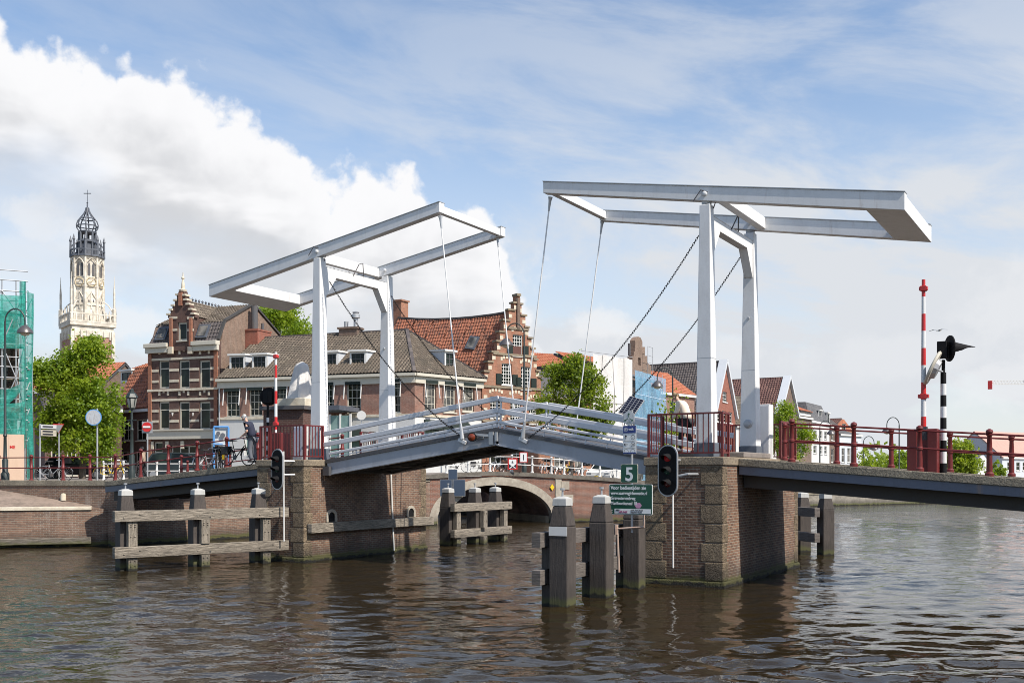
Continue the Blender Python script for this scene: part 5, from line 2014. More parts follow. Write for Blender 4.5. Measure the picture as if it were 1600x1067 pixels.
for k in range(5):
    a_ = f1.W * (.06 + .22 * k)
    _, z = f1.uv(286, 695)
    f1.box(mb, a_ - .15, -.1, z - .3, a_ + .15, -.003, z + .3)
mb.build('stone_band', pale, h1)
mb = MB()
_, zc = f1.uv(286, 684)
f1.box(mb, -.05, -.22, zc - .1, f1.W + .05, -.003, zc + .55)
f1.box(mb, -.12, -.34, zc + .55, f1.W + .12, -.003, zc + .68)
mb.build('shop_cornice', pcream, h1, bevel=.02)
d0, _ = f1.uv(266, 545)
d1, _ = f1.uv(303, 545)
for a0, a1 in ((-.12, d0 - .05), (d1 + .05, f1.W + .1)):
    mb = MB()
    f1.box(mb, a0, -.30, ze - .72, a1, -.003, ze - .30)
    f1.box(mb, a0 - .02, -.48, ze - .30, a1 + .02, .05, ze + .03)
    mb.build('cornice', pcream, h1, bevel=.03)
brick('orange_brick_trim', (.36, .14, .075), (.28, .10, .055), (.3, .2, .15), stain=.1)
for a0, a1 in ((0.02, .34), (f1.W - .36, f1.W - .02)):
    mb = MB()
    f1.box(mb, a0, -.10, ZG - .4, a1, -.003, ze - .74)
    mb.build('pilaster', MAT['orange_brick_trim'], h1)
mb = MB()
for r in wins1[3:]:
    for da in (-.62,):
        if r is not wins1[3]:
            c_ = f1.pt(r[0] + da * .8, -.16, (r[1] + r[3]) / 2 + .1)
            mb.lathe([(.03, -.12), (.09, .10), (.02, .12)], c_, 8)
mb.build('wall_lamp', pwhite, h1)
b1, z1 = s1.uv(351, 503)
b2, z2 = s1.uv(395, 477)
b3, z3 = s1.uv(437, 526)
facade('side_wall', s1, [(.36, ZG - .5), (b3, ZG - .5), (b3, z3), (b2, z2), (b1, z1), (.36, ze)], [], bside, h1, .3)
mb = MB()
for (ba, za), (bb_, zb_) in (((0, ze), (b1, z1)), ((b1, z1), (b2, z2)), ((b2, z2), (b3, z3))):
    mb.bar(s1.pt(ba, -.02, za + .14), s1.pt(bb_, -.02, zb_ + .14), .22, .15)
mb.build('verge', paint('dark_verge', (.05, .047, .045), .7, .3), h1)
ROOFY = [((0, ze + .02), (b1, z1)), ((b1, z1), (b2, z2)), ((b2, z2), (b3, z3))]
for k, ((ba, za), (bb_, zb_)) in enumerate(ROOFY):
    slab('roof', [f1.pt(.05, ba, za), f1.pt(f1.W - .06, ba, za), f1.pt(f1.W - .06, bb_, zb_), f1.pt(.05 + (.5 if k == 0 else .6), bb_, zb_)], tgrey if k else tdark, h1)
facade('side_wall', f1.side(9.2, False), [(0, ZG), (9.0, ZG), (9.0, ze - .05), (9.2 - b1, z1 - .1), (9.2 - b2, z2 - .1), (0, z3)], [], bside, h1, .3)
# stepped dormer
st = [(265.5, 548), (265.5, 497), (262.5, 497), (262.5, 492), (266.5, 492), (266.5, 485), (269.3, 485), (269.3, 478), (273, 478), (273, 470), (276.3, 470), (276.3, 461.5), (279, 461.5), (279, 455),
      (287.6, 455), (287.6, 462), (289.5, 462), (289.5, 469), (292.5, 469), (292.5, 476), (297, 476), (297, 484), (300.5, 484), (300.5, 491), (305, 491), (305, 496), (302.5, 496), (302.5, 548)]
dw_ = f1.rect(277.7, 503.5, 292, 532, -.15)
outl = [f1.uv(*q, -.15) for q in st]
dm = facade('dormer_gable', f1, outl, [dw_], bbrown, h1, .45, -.15)
f1b = Fr(f1.pt(0, -.15, 0), f1.pt(f1.W, -.15, 0))
win(dm, f1b, dw_, 1, 1, pcream, wglass, .13, b=.12, sub=True)
mb = MB()
for x, y in ((262.5, 492), (266.5, 485), (269.5, 478), (273, 470), (276.5, 461.5), (288.5, 462), (290.5, 469), (294, 476), (298, 484), (302, 491)):
    a_, z = f1.uv(x + (1.2 if x < 280 else 0), y, -.15)
    f1.box(mb, a_ - .17, -.27, z - .02, a_ + .17, .34, z + .12)
for y in (497, 516):
    for x0, x1 in ((265, 277), (293, 303)):
        a_, z = f1.uv(x0, y, -.15)
        a2, _ = f1.uv(x1, y, -.15)
        f1.box(mb, a_, -.20, z - .09, a2, -.153, z + .09)
for x in (268, 299):
    a_, z = f1.uv(x, 551, -.15)
    f1.box(mb, a_ - .2, -.36, z - .1, a_ + .2, -.153, z + .45)
a_, z = f1.uv(283.3, 455, -.15)
mb.lathe([(.30, 0), (.34, .12), (.16, .2), (.13, .6), (.07, .95), (.12, 1.0), (.13, 1.12), (.05, 1.22), (.03, 1.5), (.0, 1.55)], f1.pt(a_, .05, z), 10)
mb.build('stone_trim', pale, dm)
mb = MB()
for x in (268, 299):
    a_, z = f1.uv(x, 546, -.15)
    _, zt_ = f1.uv(x, 497, -.15)
    f1.box(mb, a_ - .13, -.30, z, a_ + .13, -.153, zt_)
a_, z = f1.uv(283, 478, -.15)
_, zt_ = f1.uv(283, 457, -.15)
f1.box(mb, a_ - .16, -.30, z, a_ + .16, -.153, zt_)
mb.build('brick_trim', MAT['orange_brick_trim'], dm)
aL, zL = f1.uv(266, 497, 0)
aR, _ = f1.uv(302.5, 497, 0)
aC, zC = f1.uv(284, 468, 0)
slab('roof', [f1.pt(aL, .3, zL), f1.pt(aC, .3, zC), f1.pt(aC, b2 + 1, zC), f1.pt(aL, b2 + 1, zL)], tgrey, h1)
slab('roof', [f1.pt(aC, .3, zC), f1.pt(aR, .3, zL), f1.pt(aR, b2 + 1, zL), f1.pt(aC, b2 + 1, zC)], tgrey, h1)
mb = MB()
f1.box(mb, aR - .3, .3, ze, aR - .02, 2.6, zL)
f1.box(mb, aL + .02, .3, ze, aL + .3, 2.6, zL)
mb.build('dormer_cheek', bbrown, h1)
mb = MB()
for k in range(12):
    mb.lathe([(.07, 0), (.06, .12), (.11, .2), (.02, .34)], f1.pt(aC, .9 + k * .42, zC), 6)
mb.build('ridge_crest', lead, h1)
for x0, y0, x1, y1 in ((250, 515, 266, 533), (313, 512, 330, 528)):
    a0, za = f1.uv(x0, y1, .6)
    a1, zb_ = f1.uv(x1, y0, .6)
    q = lambda a, t_: f1.pt(a, 0 + b1 * t_ - .16, ze + (z1 - ze) * t_ + .05)
    mb = MB()
    mb.bar(q((a0 + a1) / 2, .18), q((a0 + a1) / 2, .85), a1 - a0, .14, (f1.ux).cross(q(0, 1) - q(0, 0)))
    o = mb.build('skylight', lead, h1)
    mb = MB()
    mb.bar(q((a0 + a1) / 2, .26) - f1.uy * .075 + V(0, 0, .03), q((a0 + a1) / 2, .77) - f1.uy * .075 + V(0, 0, .03), (a1 - a0) * .72, .05, (f1.ux).cross(q(0, 1) - q(0, 0)))
    mb.build('pane', wglass2, o)
# flue and brick chimney against the side wall
mb = MB()
cb, cz0 = s1.uv(404, 540, -.6)
_, cz1 = s1.uv(404, 519, -.6)
s1.box(mb, cb - 1.0, -1.2, cz0 - 1.5, cb + .9, -.02, cz1)
s1.box(mb, cb - 1.05, -1.25, cz1, cb + .95, -.02, cz1 + .14)
mb.build('chimney', bred, h1)
mb = MB()
_, cz2 = s1.uv(395, 478, -.5)
mb.tube([s1.pt(cb - .5, -.55, cz1), s1.pt(cb - .5, -.55, cz2)], .27, 12)
mb.tube([s1.pt(cb + .55, -.6, cz1), s1.pt(cb + .55, -.6, cz1 + .8)], .12, 8)
mb.build('flue', steeld, h1)

# ---- corner house with hipped roof
pA, pB, pC = P(342, d=79), P(648, d=74), P(752, d=78.9)
f2, f2s = Fr(pA, pB), Fr(pB, pC)
h2 = thing('corner_house', 'long brick corner house with grey hipped roof and white ground floor', 'house', f2.pt(f2.W / 2, 0, ZG))
ze = 10.42
zw = f2.uv(400, 652)[1]
wA = [f2.rect(*q) for q in ((353, 608, 374.5, 651), (389, 606, 410, 650), (430, 605, 448, 648), (509, 598, 522, 640), (541.5, 597, 564, 646), (611, 593, 625.5, 645))]
wB = [f2s.rect(*q) for q in ((663.5, 595, 681.5, 643), (693, 597, 712, 644), (722.5, 599, 740.5, 643))]
sh = [f2.rect(*q) for q in ((382, 672, 402, 712), (519, 652, 541, 700), (545, 674, 563, 700), (577, 674, 588, 712))]
sh = [(a0, max(z0, ZG + .1), a1, z1) for a0, z0, a1, z1 in sh]
shB = [(a0, max(z0, ZG + .1), a1, z1) for a0, z0, a1, z1 in [f2s.rect(*q) for q in ((664, 664, 690, 712), (700, 664, 728, 712))]]
facade('upper_wall', f2, [(0, zw), (f2.W, zw), (f2.W, ze), (0, ze)], wA, bpink, h2)
facade('ground_wall', f2, [(0, ZG - .5), (f2.W, ZG - .5), (f2.W, zw - .01), (0, zw - .01)], sh, plaster, h2, .35, -.02)
zw2 = f2s.uv(700, 650)[1]
facade('upper_wall', f2s, [(.0, zw), (f2s.W, zw), (f2s.W, ze), (.0, ze)], wB, bpink, h2)
facade('ground_wall', f2s, [(0, ZG - .5), (f2s.W, ZG - .5), (f2s.W, zw - .01), (0, zw - .01)], shB, plaster, h2, .35, -.02)
mb = MB()
for f_ in (f2, f2s):
    f_.box(mb, -.05, -.10, zw - .14, f_.W + .05, -.003, zw + .05)
mb.build('string_course', pale, h2)
mb = MB()
for f_ in (f2, f2s):
    f_.box(mb, -.04, -.18, ze - .62, f_.W + .10, -.003, ze - .12)
    f_.box(mb, -.1, -.40, ze - .12, f_.W + .2, .1, ze + .10)
mb.build('gutter_cornice', pcream, h2, bevel=.02)
for f_, ws in ((f2, wA), (f2s, wB)):
    for r in ws:
        o = win(h2, f_, r, 3, 4, pcream, wglass2 if f_ is f2s else wglass, .10, b=.12)
        mb = MB()
        f_.box(mb, r[0] - .03, -.22, r[3] - .20, r[2] + .03, -.01, r[3] + .02)
        mb.build('awning', awn, o)
        mb = MB()
        for a_ in (r[0] - .10, r[2] + .10):
            mb.bar(f_.pt(a_, -.12, r[3]), f_.pt(a_, -.30, r[3] - 1.25), .05, .07)
        mb.build('awning_arm', pwhite, o)
for r in sh:
    win(h2, f2, r, 1, 1, pwhite, shopglass, .09, b=.12, sill=False, name='shop_window')
for r in shB:
    win(h2, f2s, r, 2, 1, pwhite, shopglass, .09, b=.12, sill=False, name='shop_window')
mb = MB()
for f_, (x0, y0, x1, y1) in ((f2, (541, 668, 566, 688)), (f2s, (662, 656, 692, 672)), (f2s, (698, 658, 730, 674))):
    a0, z0, a1, z1_ = f_.rect(x0, y0, x1, y1)
    mb.prism([f_.pt(a0, -.03, z1_), f_.pt(a0, -1.1, z0), f_.pt(a0, -.03, z0)], f_.ux * (a1 - a0))
mb.build('shop_awning', awn, h2)
mb = MB()
a0, z0, a1, z1_ = f2.rect(484, 638, 562, 645)
mb.M = None
f2.box(mb, a0, -3.2, z0, a1, -.03, z1_)
mb.build('canopy', lead, h2)
mb = MB()
a0, z0, a1, z1_ = f2.rect(516, 647, 548, 745, -2.8)
for x in (a0, (a0 + a1) / 2, a1):
    f2.box(mb, x - .06, -2.9, ZG - .2, x + .06, -2.78, z1_)
mb.build('porch_frame', pwhite, h2)
mb = MB()
f2.box(mb, a0, -2.84, ZG, a1, -2.82, z1_ - .1)
mb.build('porch_glass', shopglass, h2)
bR = 5.4
aR, zR = f2.uv(636, 517.5, bR)
_, zR = f2.uv(514, 524, bR)
E0, E1, EC = f2.pt(-.0, -.36, ze + .12), f2.pt(f2.W + .12, -.36, ze + .12), f2s.pt(f2s.W + .3, -.36, ze + .12)
R0, R1 = f2.pt(-.0, bR, zR), f2.pt(aR, bR, zR + .1)
EB = f2.pt(f2.W + 1.0, 11.5, ze)
slab('roof', [E0, E1, R1, R0], tgrey, h2)
slab('roof', [E1, EC, R1], tgrey, h2)
slab('roof', [EC, EB, R1], tgrey, h2)
slab('roof', [R0, R1, EB, f2.pt(0, 11.5, ze)], tgrey, h2)
mb = MB()
mb.bar(R0 + V(0, 0, .06), R1 + V(0, 0, .06), .28, .14)
mb.bar(E1 + V(0, 0, .08), R1 + V(0, 0, .08), .26, .13)
mb.bar(EC + V(0, 0, .08), R1 + V(0, 0, .08), .26, .13)
mb.build('ridge_tiles', tdark, h2)


def dormer(par, fr, x0, y0, x1, y1, b, dep, wm=None, cheek=None, nx=3, rise=.25):
    a0, z0, a1, zt = fr.rect(x0, y0, x1, y1, b)
    k = .14
    ck = MB()
    for a_ in (a0 - k, a1 + k - .06):
        ck.prism([fr.pt(a_, b + .06, z0 - .25), fr.pt(a_, b + .06, zt + .12), fr.pt(a_, b + dep, zt + .12 + rise * .4)], fr.ux * .06)
    o = ck.build('dormer', cheek or plaster2, par)
    mb = MB()
    fr.box(mb, a0 - k, b, z0 - .2, a0, b + .12, zt + .12)
    fr.box(mb, a1, b, z0 - .2, a1 + k, b + .12, zt + .12)
    fr.box(mb, a0, b, z0 - .2, a1, b + .12, z0)
    fr.box(mb, a0, b, zt, a1, b + .12, zt + .12)
    mb.hexa([fr.pt(a0 - k - .1, b - .16, zt + .12), fr.pt(a1 + k + .1, b - .16, zt + .12), fr.pt(a1 + k + .1, b + dep, zt + .14 + rise * .4), fr.pt(a0 - k - .1, b + dep, zt + .14 + rise * .4)],
            [fr.pt(a0 - k - .1, b - .16, zt + .26), fr.pt(a1 + k + .1, b - .16, zt + .26), fr.pt(a1 + k + .1, b + dep, zt + .28 + rise * .4), fr.pt(a0 - k - .1, b + dep, zt + .28 + rise * .4)])
    mb.build('dormer_frame', wm or pwhite, o)
    fd = Fr(fr.pt(0, b, 0), fr.pt(fr.W, b, 0))
    win(o, fd, (a0, z0, a1, zt), nx, 3, steeld, wglass, .05, .05, b=.04, sill=False, sub=True)


for q in ((361, 558, 380, 584), (396, 557, 414.5, 583.5), (508, 553, 525, 579), (549, 552, 569, 578.5)):
    dormer(h2, f2, *q, .85, 2.7)
dormer(h2, f2s, 697, 552, 709, 577, .7, 2.6, nx=2)
mb = MB()
ac, zc = f2.uv(548, 518, bR)
f2.box(mb, ac - .8, bR - .5, zR - .8, ac + .8, bR + .5, zc + .15)
f2.box(mb, ac - .9, bR - .6, zc + .15, ac + .9, bR + .6, zc + .3)
mb.build('chimney', bdull, h2)
mb = MB()
mb.lathe([(.18, 0), (.18, .7), (.34, .75), (.34, 1.0), (.20, 1.1), (.3, 1.2), (.05, 1.3)], f2.pt(ac + .45, bR, zc + .3), 12)
mb.lathe([(.15, 0), (.18, .5)], f2.pt(ac - .4, bR, zc + .3), 8)
mb.build('chimney_pot', galv, h2, smooth=True)
mb = MB()
mb.tube([f2.pt(.1, -.08, ZG), f2.pt(.1, -.08, ze - .3)], .06, 8)
mb.build('drain_pipe', galv, h2)
# number plate on the white side wall
mb = MB()
a0, z0, a1, z1_ = f2s.rect(664.5, 650.5, 671.5, 655)
f2s.box(mb, a0, -.06, z0, a1, -.025, z1_)
mb.build('wall_plate', greyc, h2)

# ---- orange roofed stepped gable house
pL, pR = P(754, d=80), P(843.5, d=83.3)
f3 = Fr(pL, pR)
h3 = thing('stepped_gable_house', 'orange brick house with stepped gable, lattice windows and orange tiled roof', 'house', f3.pt(f3.W / 2, 0, ZG))
ls = [(753.5, 595), (757, 595), (757, 581), (763, 581), (763, 566), (769, 566), (769, 550.5), (776.5, 550.5), (776.5, 534), (781, 534), (781, 519), (787, 519), (787, 501), (795, 501), (795, 485), (803, 485), (803, 474), (806.5, 474), (806.5, 463)]
rs_ = [(812.5, 463), (812.5, 476), (815, 476), (815, 493.5), (821, 493.5), (821, 512), (825.5, 512), (825.5, 529), (830.5, 529), (830.5, 545.5), (834.5, 545.5), (834.5, 562.5), (838.5, 562.5), (838.5, 580), (842, 580), (842, 590), (845, 590)]
o3 = [f3.uv(*q) for q in ls + rs_]
w3 = [f3.rect(*q) for q in ((801, 523, 816.5, 556), (784, 568, 799.5, 601), (814, 573, 829, 608), (766, 619, 783.5, 653), (797.5, 622, 814, 657), (826.5, 629, 841, 662), (766, 675, 784, 725), (800, 678, 816, 725))]
w3 = [(a0, max(z0, ZG + .1), a1, z1_) for a0, z0, a1, z1_ in w3]
facade('gable_wall', f3, [(o3[0][0], ZG - .5)] + o3 + [(o3[-1][0], ZG - .5)], w3, borange, h3, .45)
mb = MB()
for seq in (ls, rs_):
    for i in range(len(seq) - 1):
        (x0, y0), (x1, y1) = seq[i], seq[i + 1]
        if y0 == y1:
            a0, z = f3.uv(min(x0, x1), y0)
            a1, _ = f3.uv(max(x0, x1), y0)
            f3.box(mb, a0 - .12, -.10, z, a1 + .12, .52, z + .14)
for y, x0, x1 in ((512, 793, 826), (552, 770, 838), (603, 753, 850), (657, 753, 850)):
    a0, z = f3.uv(x0, y)
    a1, _ = f3.uv(x1, y)
    f3.box(mb, a0, -.10, z - .09, a1, -.003, z + .09)
a_, z = f3.uv(809, 463)
f3.box(mb, a_ - .2, -.2, z, a_ + .2, .5, z + .2)
mb.build('step_capping', coping, h3)
mb = MB()
a_, z = f3.uv(809, 513)
_, zt_ = f3.uv(809, 466)
f3.box(mb, a_ - .14, -.16, z, a_ + .14, -.003, zt_)
mb.build('pinnacle_shaft', bdull, h3)
mb = MB()
rnd = random.Random(3)
for seq in (ls, rs_):
    for i in range(len(seq) - 1):
        (x0, y0), (x1, y1) = seq[i], seq[i + 1]
        if x0 == x1:
            a_, z = f3.uv(x0, (y0 + y1) / 2)
            sg = 1 if seq is ls else -1
            f3.box(mb, min(a_, a_ + sg * .32), -.02, z - .17, max(a_, a_ + sg * .32), .1, z + .12)
for r in w3[:6]:
    c_ = (r[0] + r[2]) / 2
    hw = (r[2] - r[0]) / 2 + .08
    for k in range(5):
        t_ = R(150 - 30 * k)
        x, z = c_ + hw * math.cos(t_) * 1.05, r[3] + .08 + .34 * math.sin(t_)
        f3.box(mb, x - .10, -.03, z - .02, x + .10, -.003, z + .24)
    for z in (r[1] + .15, r[3] - .3):
        for x in (r[0] - .14, r[2] + .14):
            if r is not w3[1] and r is not w3[2] and r is not w3[0]:
                f3.box(mb, x - .12, -.025, z - .1, x + .12, -.003, z + .1)
for y in (620, 640):
    a_, z = f3.uv(757, y)
    f3.box(mb, a_ - .1, -.03, z - .15, a_ + .25, -.003, z + .15)
mb.build('pale_blocks', pale, h3)
for i, r in enumerate(w3):
    o = win(h3, f3, r, 4 if i < 6 else 2, 6 if i < 6 else 3, pwhite, wglass, .07, .045, b=.10)
    if i in (0, 1, 2):
        hgt = (r[3] - r[1]) * .5
        for sx in (-1, 1):
            mb = MB()
            a_ = r[0] - .04 if sx < 0 else r[2] + .04
            f3.box(mb, min(a_, a_ + sx * .52), -.08, r[1], max(a_, a_ + sx * .52), -.025, r[1] + hgt)
            mb.build('shutter', awn, o)
    if i == 0:
        mb = MB()
        f3.box(mb, r[0] + .08, .06, r[1] + .06, r[2] - .08, .095, r[1] + hgt * .9)
        mb.build('half_shutter', paint('red_brown_board', (.10, .035, .025), .6, .3), o)
# roof: ridge runs back to the left
aP, zP = f3.uv(806, 486.5)
pk = f3.pt(aP, .4, zP)
rend = P(623, 497.5, d=89.0)
eL = f3.pt(f3.uv(754, 595)[0] + .1, .4, f3.uv(754, 597)[1])
eR = f3.pt(f3.uv(842, 590)[0] - .1, .4, f3.uv(842, 592)[1])
dv = rend - pk
n_ = 6
pts_r, pts_l = [], []
for i in range(n_ + 1):
    t_ = i / n_
    pts_r.append(pk + dv * t_ + V(0, 0, -.42 * 4 * t_ * (1 - t_) * .8))
    pts_l.append(eL + dv * t_)
ro = None
for i in range(n_):
    q_ = tiled('roof' if ro is None else 'roof_bay', [pts_l[i], pts_r[i], pts_r[i + 1], pts_l[i + 1]], torange, ro or h3)
    ro = ro or q_
    tiled('roof_bay', [pts_r[i], eR + dv * (i / n_), eR + dv * ((i + 1) / n_), pts_r[i + 1]], torange, ro)
mb = MB()
for i in range(n_):
    mb.bar(pts_r[i] + V(0, 0, .05), pts_r[i + 1] + V(0, 0, .05), .28, .16)
mb.build('ridge_tiles', tdark, ro)
f3l = Fr(V(*(eL + dv)), V(*eL))
facade('side_wall', f3l, [(0, ZG), (f3l.W, ZG), (f3l.W, eL.z - .1), (0, eL.z - .1)], [], bdull, h3, .3)
mb = MB()
q = pts_r[-1]
mb.cbox(q + V(-.2, .4, .3), 1.1, 1.0, 2.4)
mb.cbox(q + V(-.2, .4, 1.55), 1.3, 1.2, .14)
mb.build('chimney', borange, h3)
for px, py, nm in ((740, 538, 1), (738, 581, 0)):
    if nm:
        mb = MB()
        nr = (pts_l[0] - pts_r[0]).cross(dv).normalized()
        nr = nr if nr.z > 0 else -nr
        r0 = FW + RT * ((px - HX) / F) + V(0, 0, (HY - py) / F)
        k = (pts_r[2] - V(0, 0, EYE)).dot(nr) / r0.dot(nr)
        c_ = V(0, 0, EYE) + r0 * k + nr * .16
        ud_, us_ = dv.normalized(), (pts_l[0] - pts_r[0]).normalized()
        mb.bar(c_ - us_ * .6 + nr * .06, c_ + us_ * .6 + nr * .06, .95, .16, nr)
        o = mb.build('skylight', lead, ro)
        mb = MB()
        mb.bar(c_ - us_ * .47 + nr * .13, c_ + us_ * .47 + nr * .13, .7, .04, nr)
        mb.build('pane', wglass2, o)
# low wing to the right
f3b = Fr(P(845, d=83.6), P(924, d=86.0))
h3b = thing('low_brick_house', 'low orange brick house behind the tree, right of the stepped gable', 'house', f3b.pt(2, 0, ZG))
zE = f3b.uv(860, 622)[1]
w3b = [f3b.rect(*q) for q in ((851, 641, 864.5, 668), (876, 644, 889, 670), (903, 646, 915, 672), (866, 690, 884, 730), (898, 690, 910, 735))]
w3b = [(a0, max(z0, ZG + .1), a1, z1_) for a0, z0, a1, z1_ in w3b]
facade('front_wall', f3b, [(0, ZG - .5), (f3b.W, ZG - .5), (f3b.W, zE), (0, zE)], w3b, borange, h3b)
for r in w3b:
    win(h3b, f3b, r, 2, 3, pwhite, wglass2, .08, .05, b=.1, lintel=.14)
mb = MB()
f3b.box(mb, -.02, -.2, zE - .2, f3b.W + .1, .1, zE + .06)
mb.build('gutter', coping, h3b)
slab('roof', [f3b.pt(0, -.2, zE + .06), f3b.pt(f3b.W, -.2, zE + .06), f3b.pt(f3b.W, 3.6, zE + 2.2), f3b.pt(0, 3.6, zE + 2.9)], slate, h3b)
mb = MB()
f3b.box(mb, 0, 3.7, ZG, f3b.W, 4.0, zE + 1.6)
mb.build('rear_wall', bdull, h3b)


def simple_house(name, label, fr, y_e, rise, depth, wm, rm, wins=(), roof='ridge', nx=2, ny=3, fm=None, gm=None, zg=None, corn=None, over=.2, doors=(), ridge_at=.5, wname='window'):
    """front-facing block: y_e is the picture height of the eaves at the middle of the front"""
    zg = ZG if zg is None else zg
    root = thing(name, label, 'house', fr.pt(fr.W / 2, 0, zg))
    q = fr.pt(fr.W / 2, 0, 0)
    zE = zat(y_e, q.dot(FW))
    rects = [fr.rect(*w_) for w_ in wins]
    rects = [(a0, max(z0, zg + .1), a1, z1_) for a0, z0, a1, z1_ in rects]
    facade('front_wall', fr, [(0, zg - 1), (fr.W, zg - 1), (fr.W, zE), (0, zE)], rects, wm, root)
    for r in rects:
        win(root, fr, r, nx, ny, fm or pwhite, gm or wglass, .09, .05, b=.1)
    mb = MB()
    fr.box(mb, -.05, -.25, zE - .12, fr.W + .05, .05, zE + .12)
    mb.build('cornice', corn or pwhite, root)
    f = fr.pt
    m_ = depth * ridge_at
    gable = [(.36, zg - 1), (depth, zg - 1), (depth, zE)] + ([(m_, zE + rise)] if roof == 'ridge' else []) + [(.36, zE + (.36 / max(m_, .1) * rise if roof == 'ridge' else 0))]
    facade('side_wall', fr.side(depth), gable, [], wm, root, .3)
    fl = Fr(fr.pt(.3, 0, 0), fr.pt(.3, depth, 0))
    facade('side_wall', fl, gable, [], wm, root, .28)
    if roof == 'ridge':
        slab('roof', [f(-.1, -over, zE + .1), f(fr.W + .1, -over, zE + .1), f(fr.W + .1, m_, zE + rise + .1), f(-.1, m_, zE + rise + .1)], rm, root)
        slab('roof', [f(-.1, m_, zE + rise + .1), f(fr.W + .1, m_, zE + rise + .1), f(fr.W + .1, depth + over, zE + .1), f(-.1, depth + over, zE + .1)], rm, root)
    elif roof == 'mansard':
        i_ = rise * .35
        slab('roof', [f(0, 0, zE + .1), f(fr.W, 0, zE + .1), f(fr.W - i_, i_, zE + rise), f(i_, i_, zE + rise)], rm, root)
        slab('roof', [f(fr.W, 0, zE + .1), f(fr.W, depth, zE + .1), f(fr.W - i_, depth - i_, zE + rise), f(fr.W - i_, i_, zE + rise)], rm, root)
        slab('roof', [f(0, 0, zE + .1), f(0, depth, zE + .1), f(i_, depth - i_, zE + rise), f(i_, i_, zE + rise)], rm, root)
        slab('roof', [f(i_, i_, zE + rise), f(fr.W - i_, i_, zE + rise), f(fr.W - i_, depth - i_, zE + rise + .1), f(i_, depth - i_, zE + rise + .1)], lead, root)
    elif roof == 'flat':
        slab('roof', [f(0, 0, zE + .1), f(fr.W, 0, zE + .1), f(fr.W, depth, zE + .1), f(0, depth, zE + .1)], lead, root)
    return root


def gable_house(name, label, fr, y_e, y_p, L, wm, rm, wins=(), verge=None, zg=None, nx=2, ny=3, gm=None):
    zg = ZG if zg is None else zg
    root = thing(name, label, 'house', fr.pt(fr.W / 2, 0, zg))
    dm_ = fr.pt(fr.W / 2, 0, 0).dot(FW)
    zE, zP_ = zat(y_e, dm_), zat(y_p, dm_)
    rects = [fr.rect(*w_) for w_ in wins]
    rects = [(a0, max(z0, zg + .1), a1, z1_) for a0, z0, a1, z1_ in rects]
    facade('gable_wall', fr, [(0, zg - 1), (fr.W, zg - 1), (fr.W, zE), (fr.W / 2, zP_), (0, zE)], rects, wm, root)
    for r in rects:
        win(root, fr, r, nx, ny, pwhite, gm or wglass, .09, .05, b=.1)
    f = fr.pt
    slab('roof', [f(-.15, .35, zE + .02), f(fr.W / 2, .35, zP_ + .1), f(fr.W / 2, L, zP_ + .1), f(-.15, L, zE + .02)], rm, root)
    slab('roof', [f(fr.W / 2, .35, zP_ + .1), f(fr.W + .15, .35, zE + .02), f(fr.W + .15, L, zE + .02), f(fr.W / 2, L, zP_ + .1)], rm, root)
    if verge:
        mb = MB()
        for a0, a1 in ((-.2, fr.W / 2), (fr.W + .2, fr.W / 2)):
            mb.bar(f(a0, .16, zE - .1), f(a1, .16, zP_ + .25), .95, .35, fr.uy.cross(V(a1 - a0, 0, 0)) if False else None)
        mb.build('verge', verge, root)
    fl = Fr(fr.pt(.3, .36, 0), fr.pt(.3, L, 0))
    facade('side_wall', fl, [(0, zg - 1), (fl.W, zg - 1), (fl.W, zE), (0, zE)], [], wm, root, .28)
    mb = MB()
    mb.bar(f(fr.W / 2, .4, zP_ + .14), f(fr.W / 2, L, zP_ + .14), .28, .14)
    mb.build('ridge_tiles', rm, root)
    return root


# ---- right-hand houses along the far quay
ZQ = 1.5
gable_house('red_gable_house', 'red brick gabled house with dark tiled roof and broad white verge', fp(1116, 113, 1149, 120), 650, 566, 10.5, bred, tdark,
            [(1129, 612, 1136, 628), (1119, 641, 1126, 659), (1128, 642, 1135, 660), (1138, 644, 1144, 661), (1119, 675, 1126, 695), (1130, 675, 1137, 695)], plaster2, ZQ)
gable_house('brown_gable_house', 'dull brown gabled house with dark patterned roof and white verge', fp(1218.5, 126, 1245.5, 133), 648, 591, 10, bdull, tbrown,
            [(1231, 632, 1236, 646), (1224, 690, 1230, 710), (1234, 690, 1240, 710)], plaster2, ZQ)
simple_house('orange_roof_house', 'salmon brick house with bright orange roof beside the blue netting', fp(1030, 104, 1085, 109), 617, 2.6, 7, bpink, torange2,
             [(1047, 627, 1057, 655), (1063, 629, 1072, 656), (1047, 672, 1057, 700)], 'ridge', 2, 3, zg=ZQ)
simple_house('grey_gable_neighbour', 'pale house with grey roof between the red and the brown gables', fp(1150, 121, 1222, 127), 668, 4.0, 9, plaster, tgrey,
             [(1185, 680, 1193, 700), (1203, 680, 1211, 700)], 'ridge', 2, 3, zg=ZQ)
o = simple_house('dormered_brown_house', 'dull brick house with small orange dormer roof, next to the brown gable', fp(1246, 133, 1268, 138), 653, 2.1, 7, bdull, tdark,
                 [(1250, 660, 1256, 672), (1259, 660, 1265, 672), (1250, 690, 1256, 712)], 'ridge', 2, 2, zg=ZQ)
fq = fp(1247, 132, 1267, 137)
a0, z0, a1, z1_ = fq.rect(1249, 643, 1266, 651, .4)
mb = MB()
fq.box(mb, a0, .3, z0, a1, 2.2, z1_)
dm = mb.build('dormer', pwhite, o)
slab('dormer_roof', [fq.pt(a0 - .1, .1, z1_), fq.pt(a1 + .1, .1, z1_), fq.pt(a1 + .1, 2.4, z1_ + .9), fq.pt(a0 - .1, 2.4, z1_ + .9)], torange2, dm)
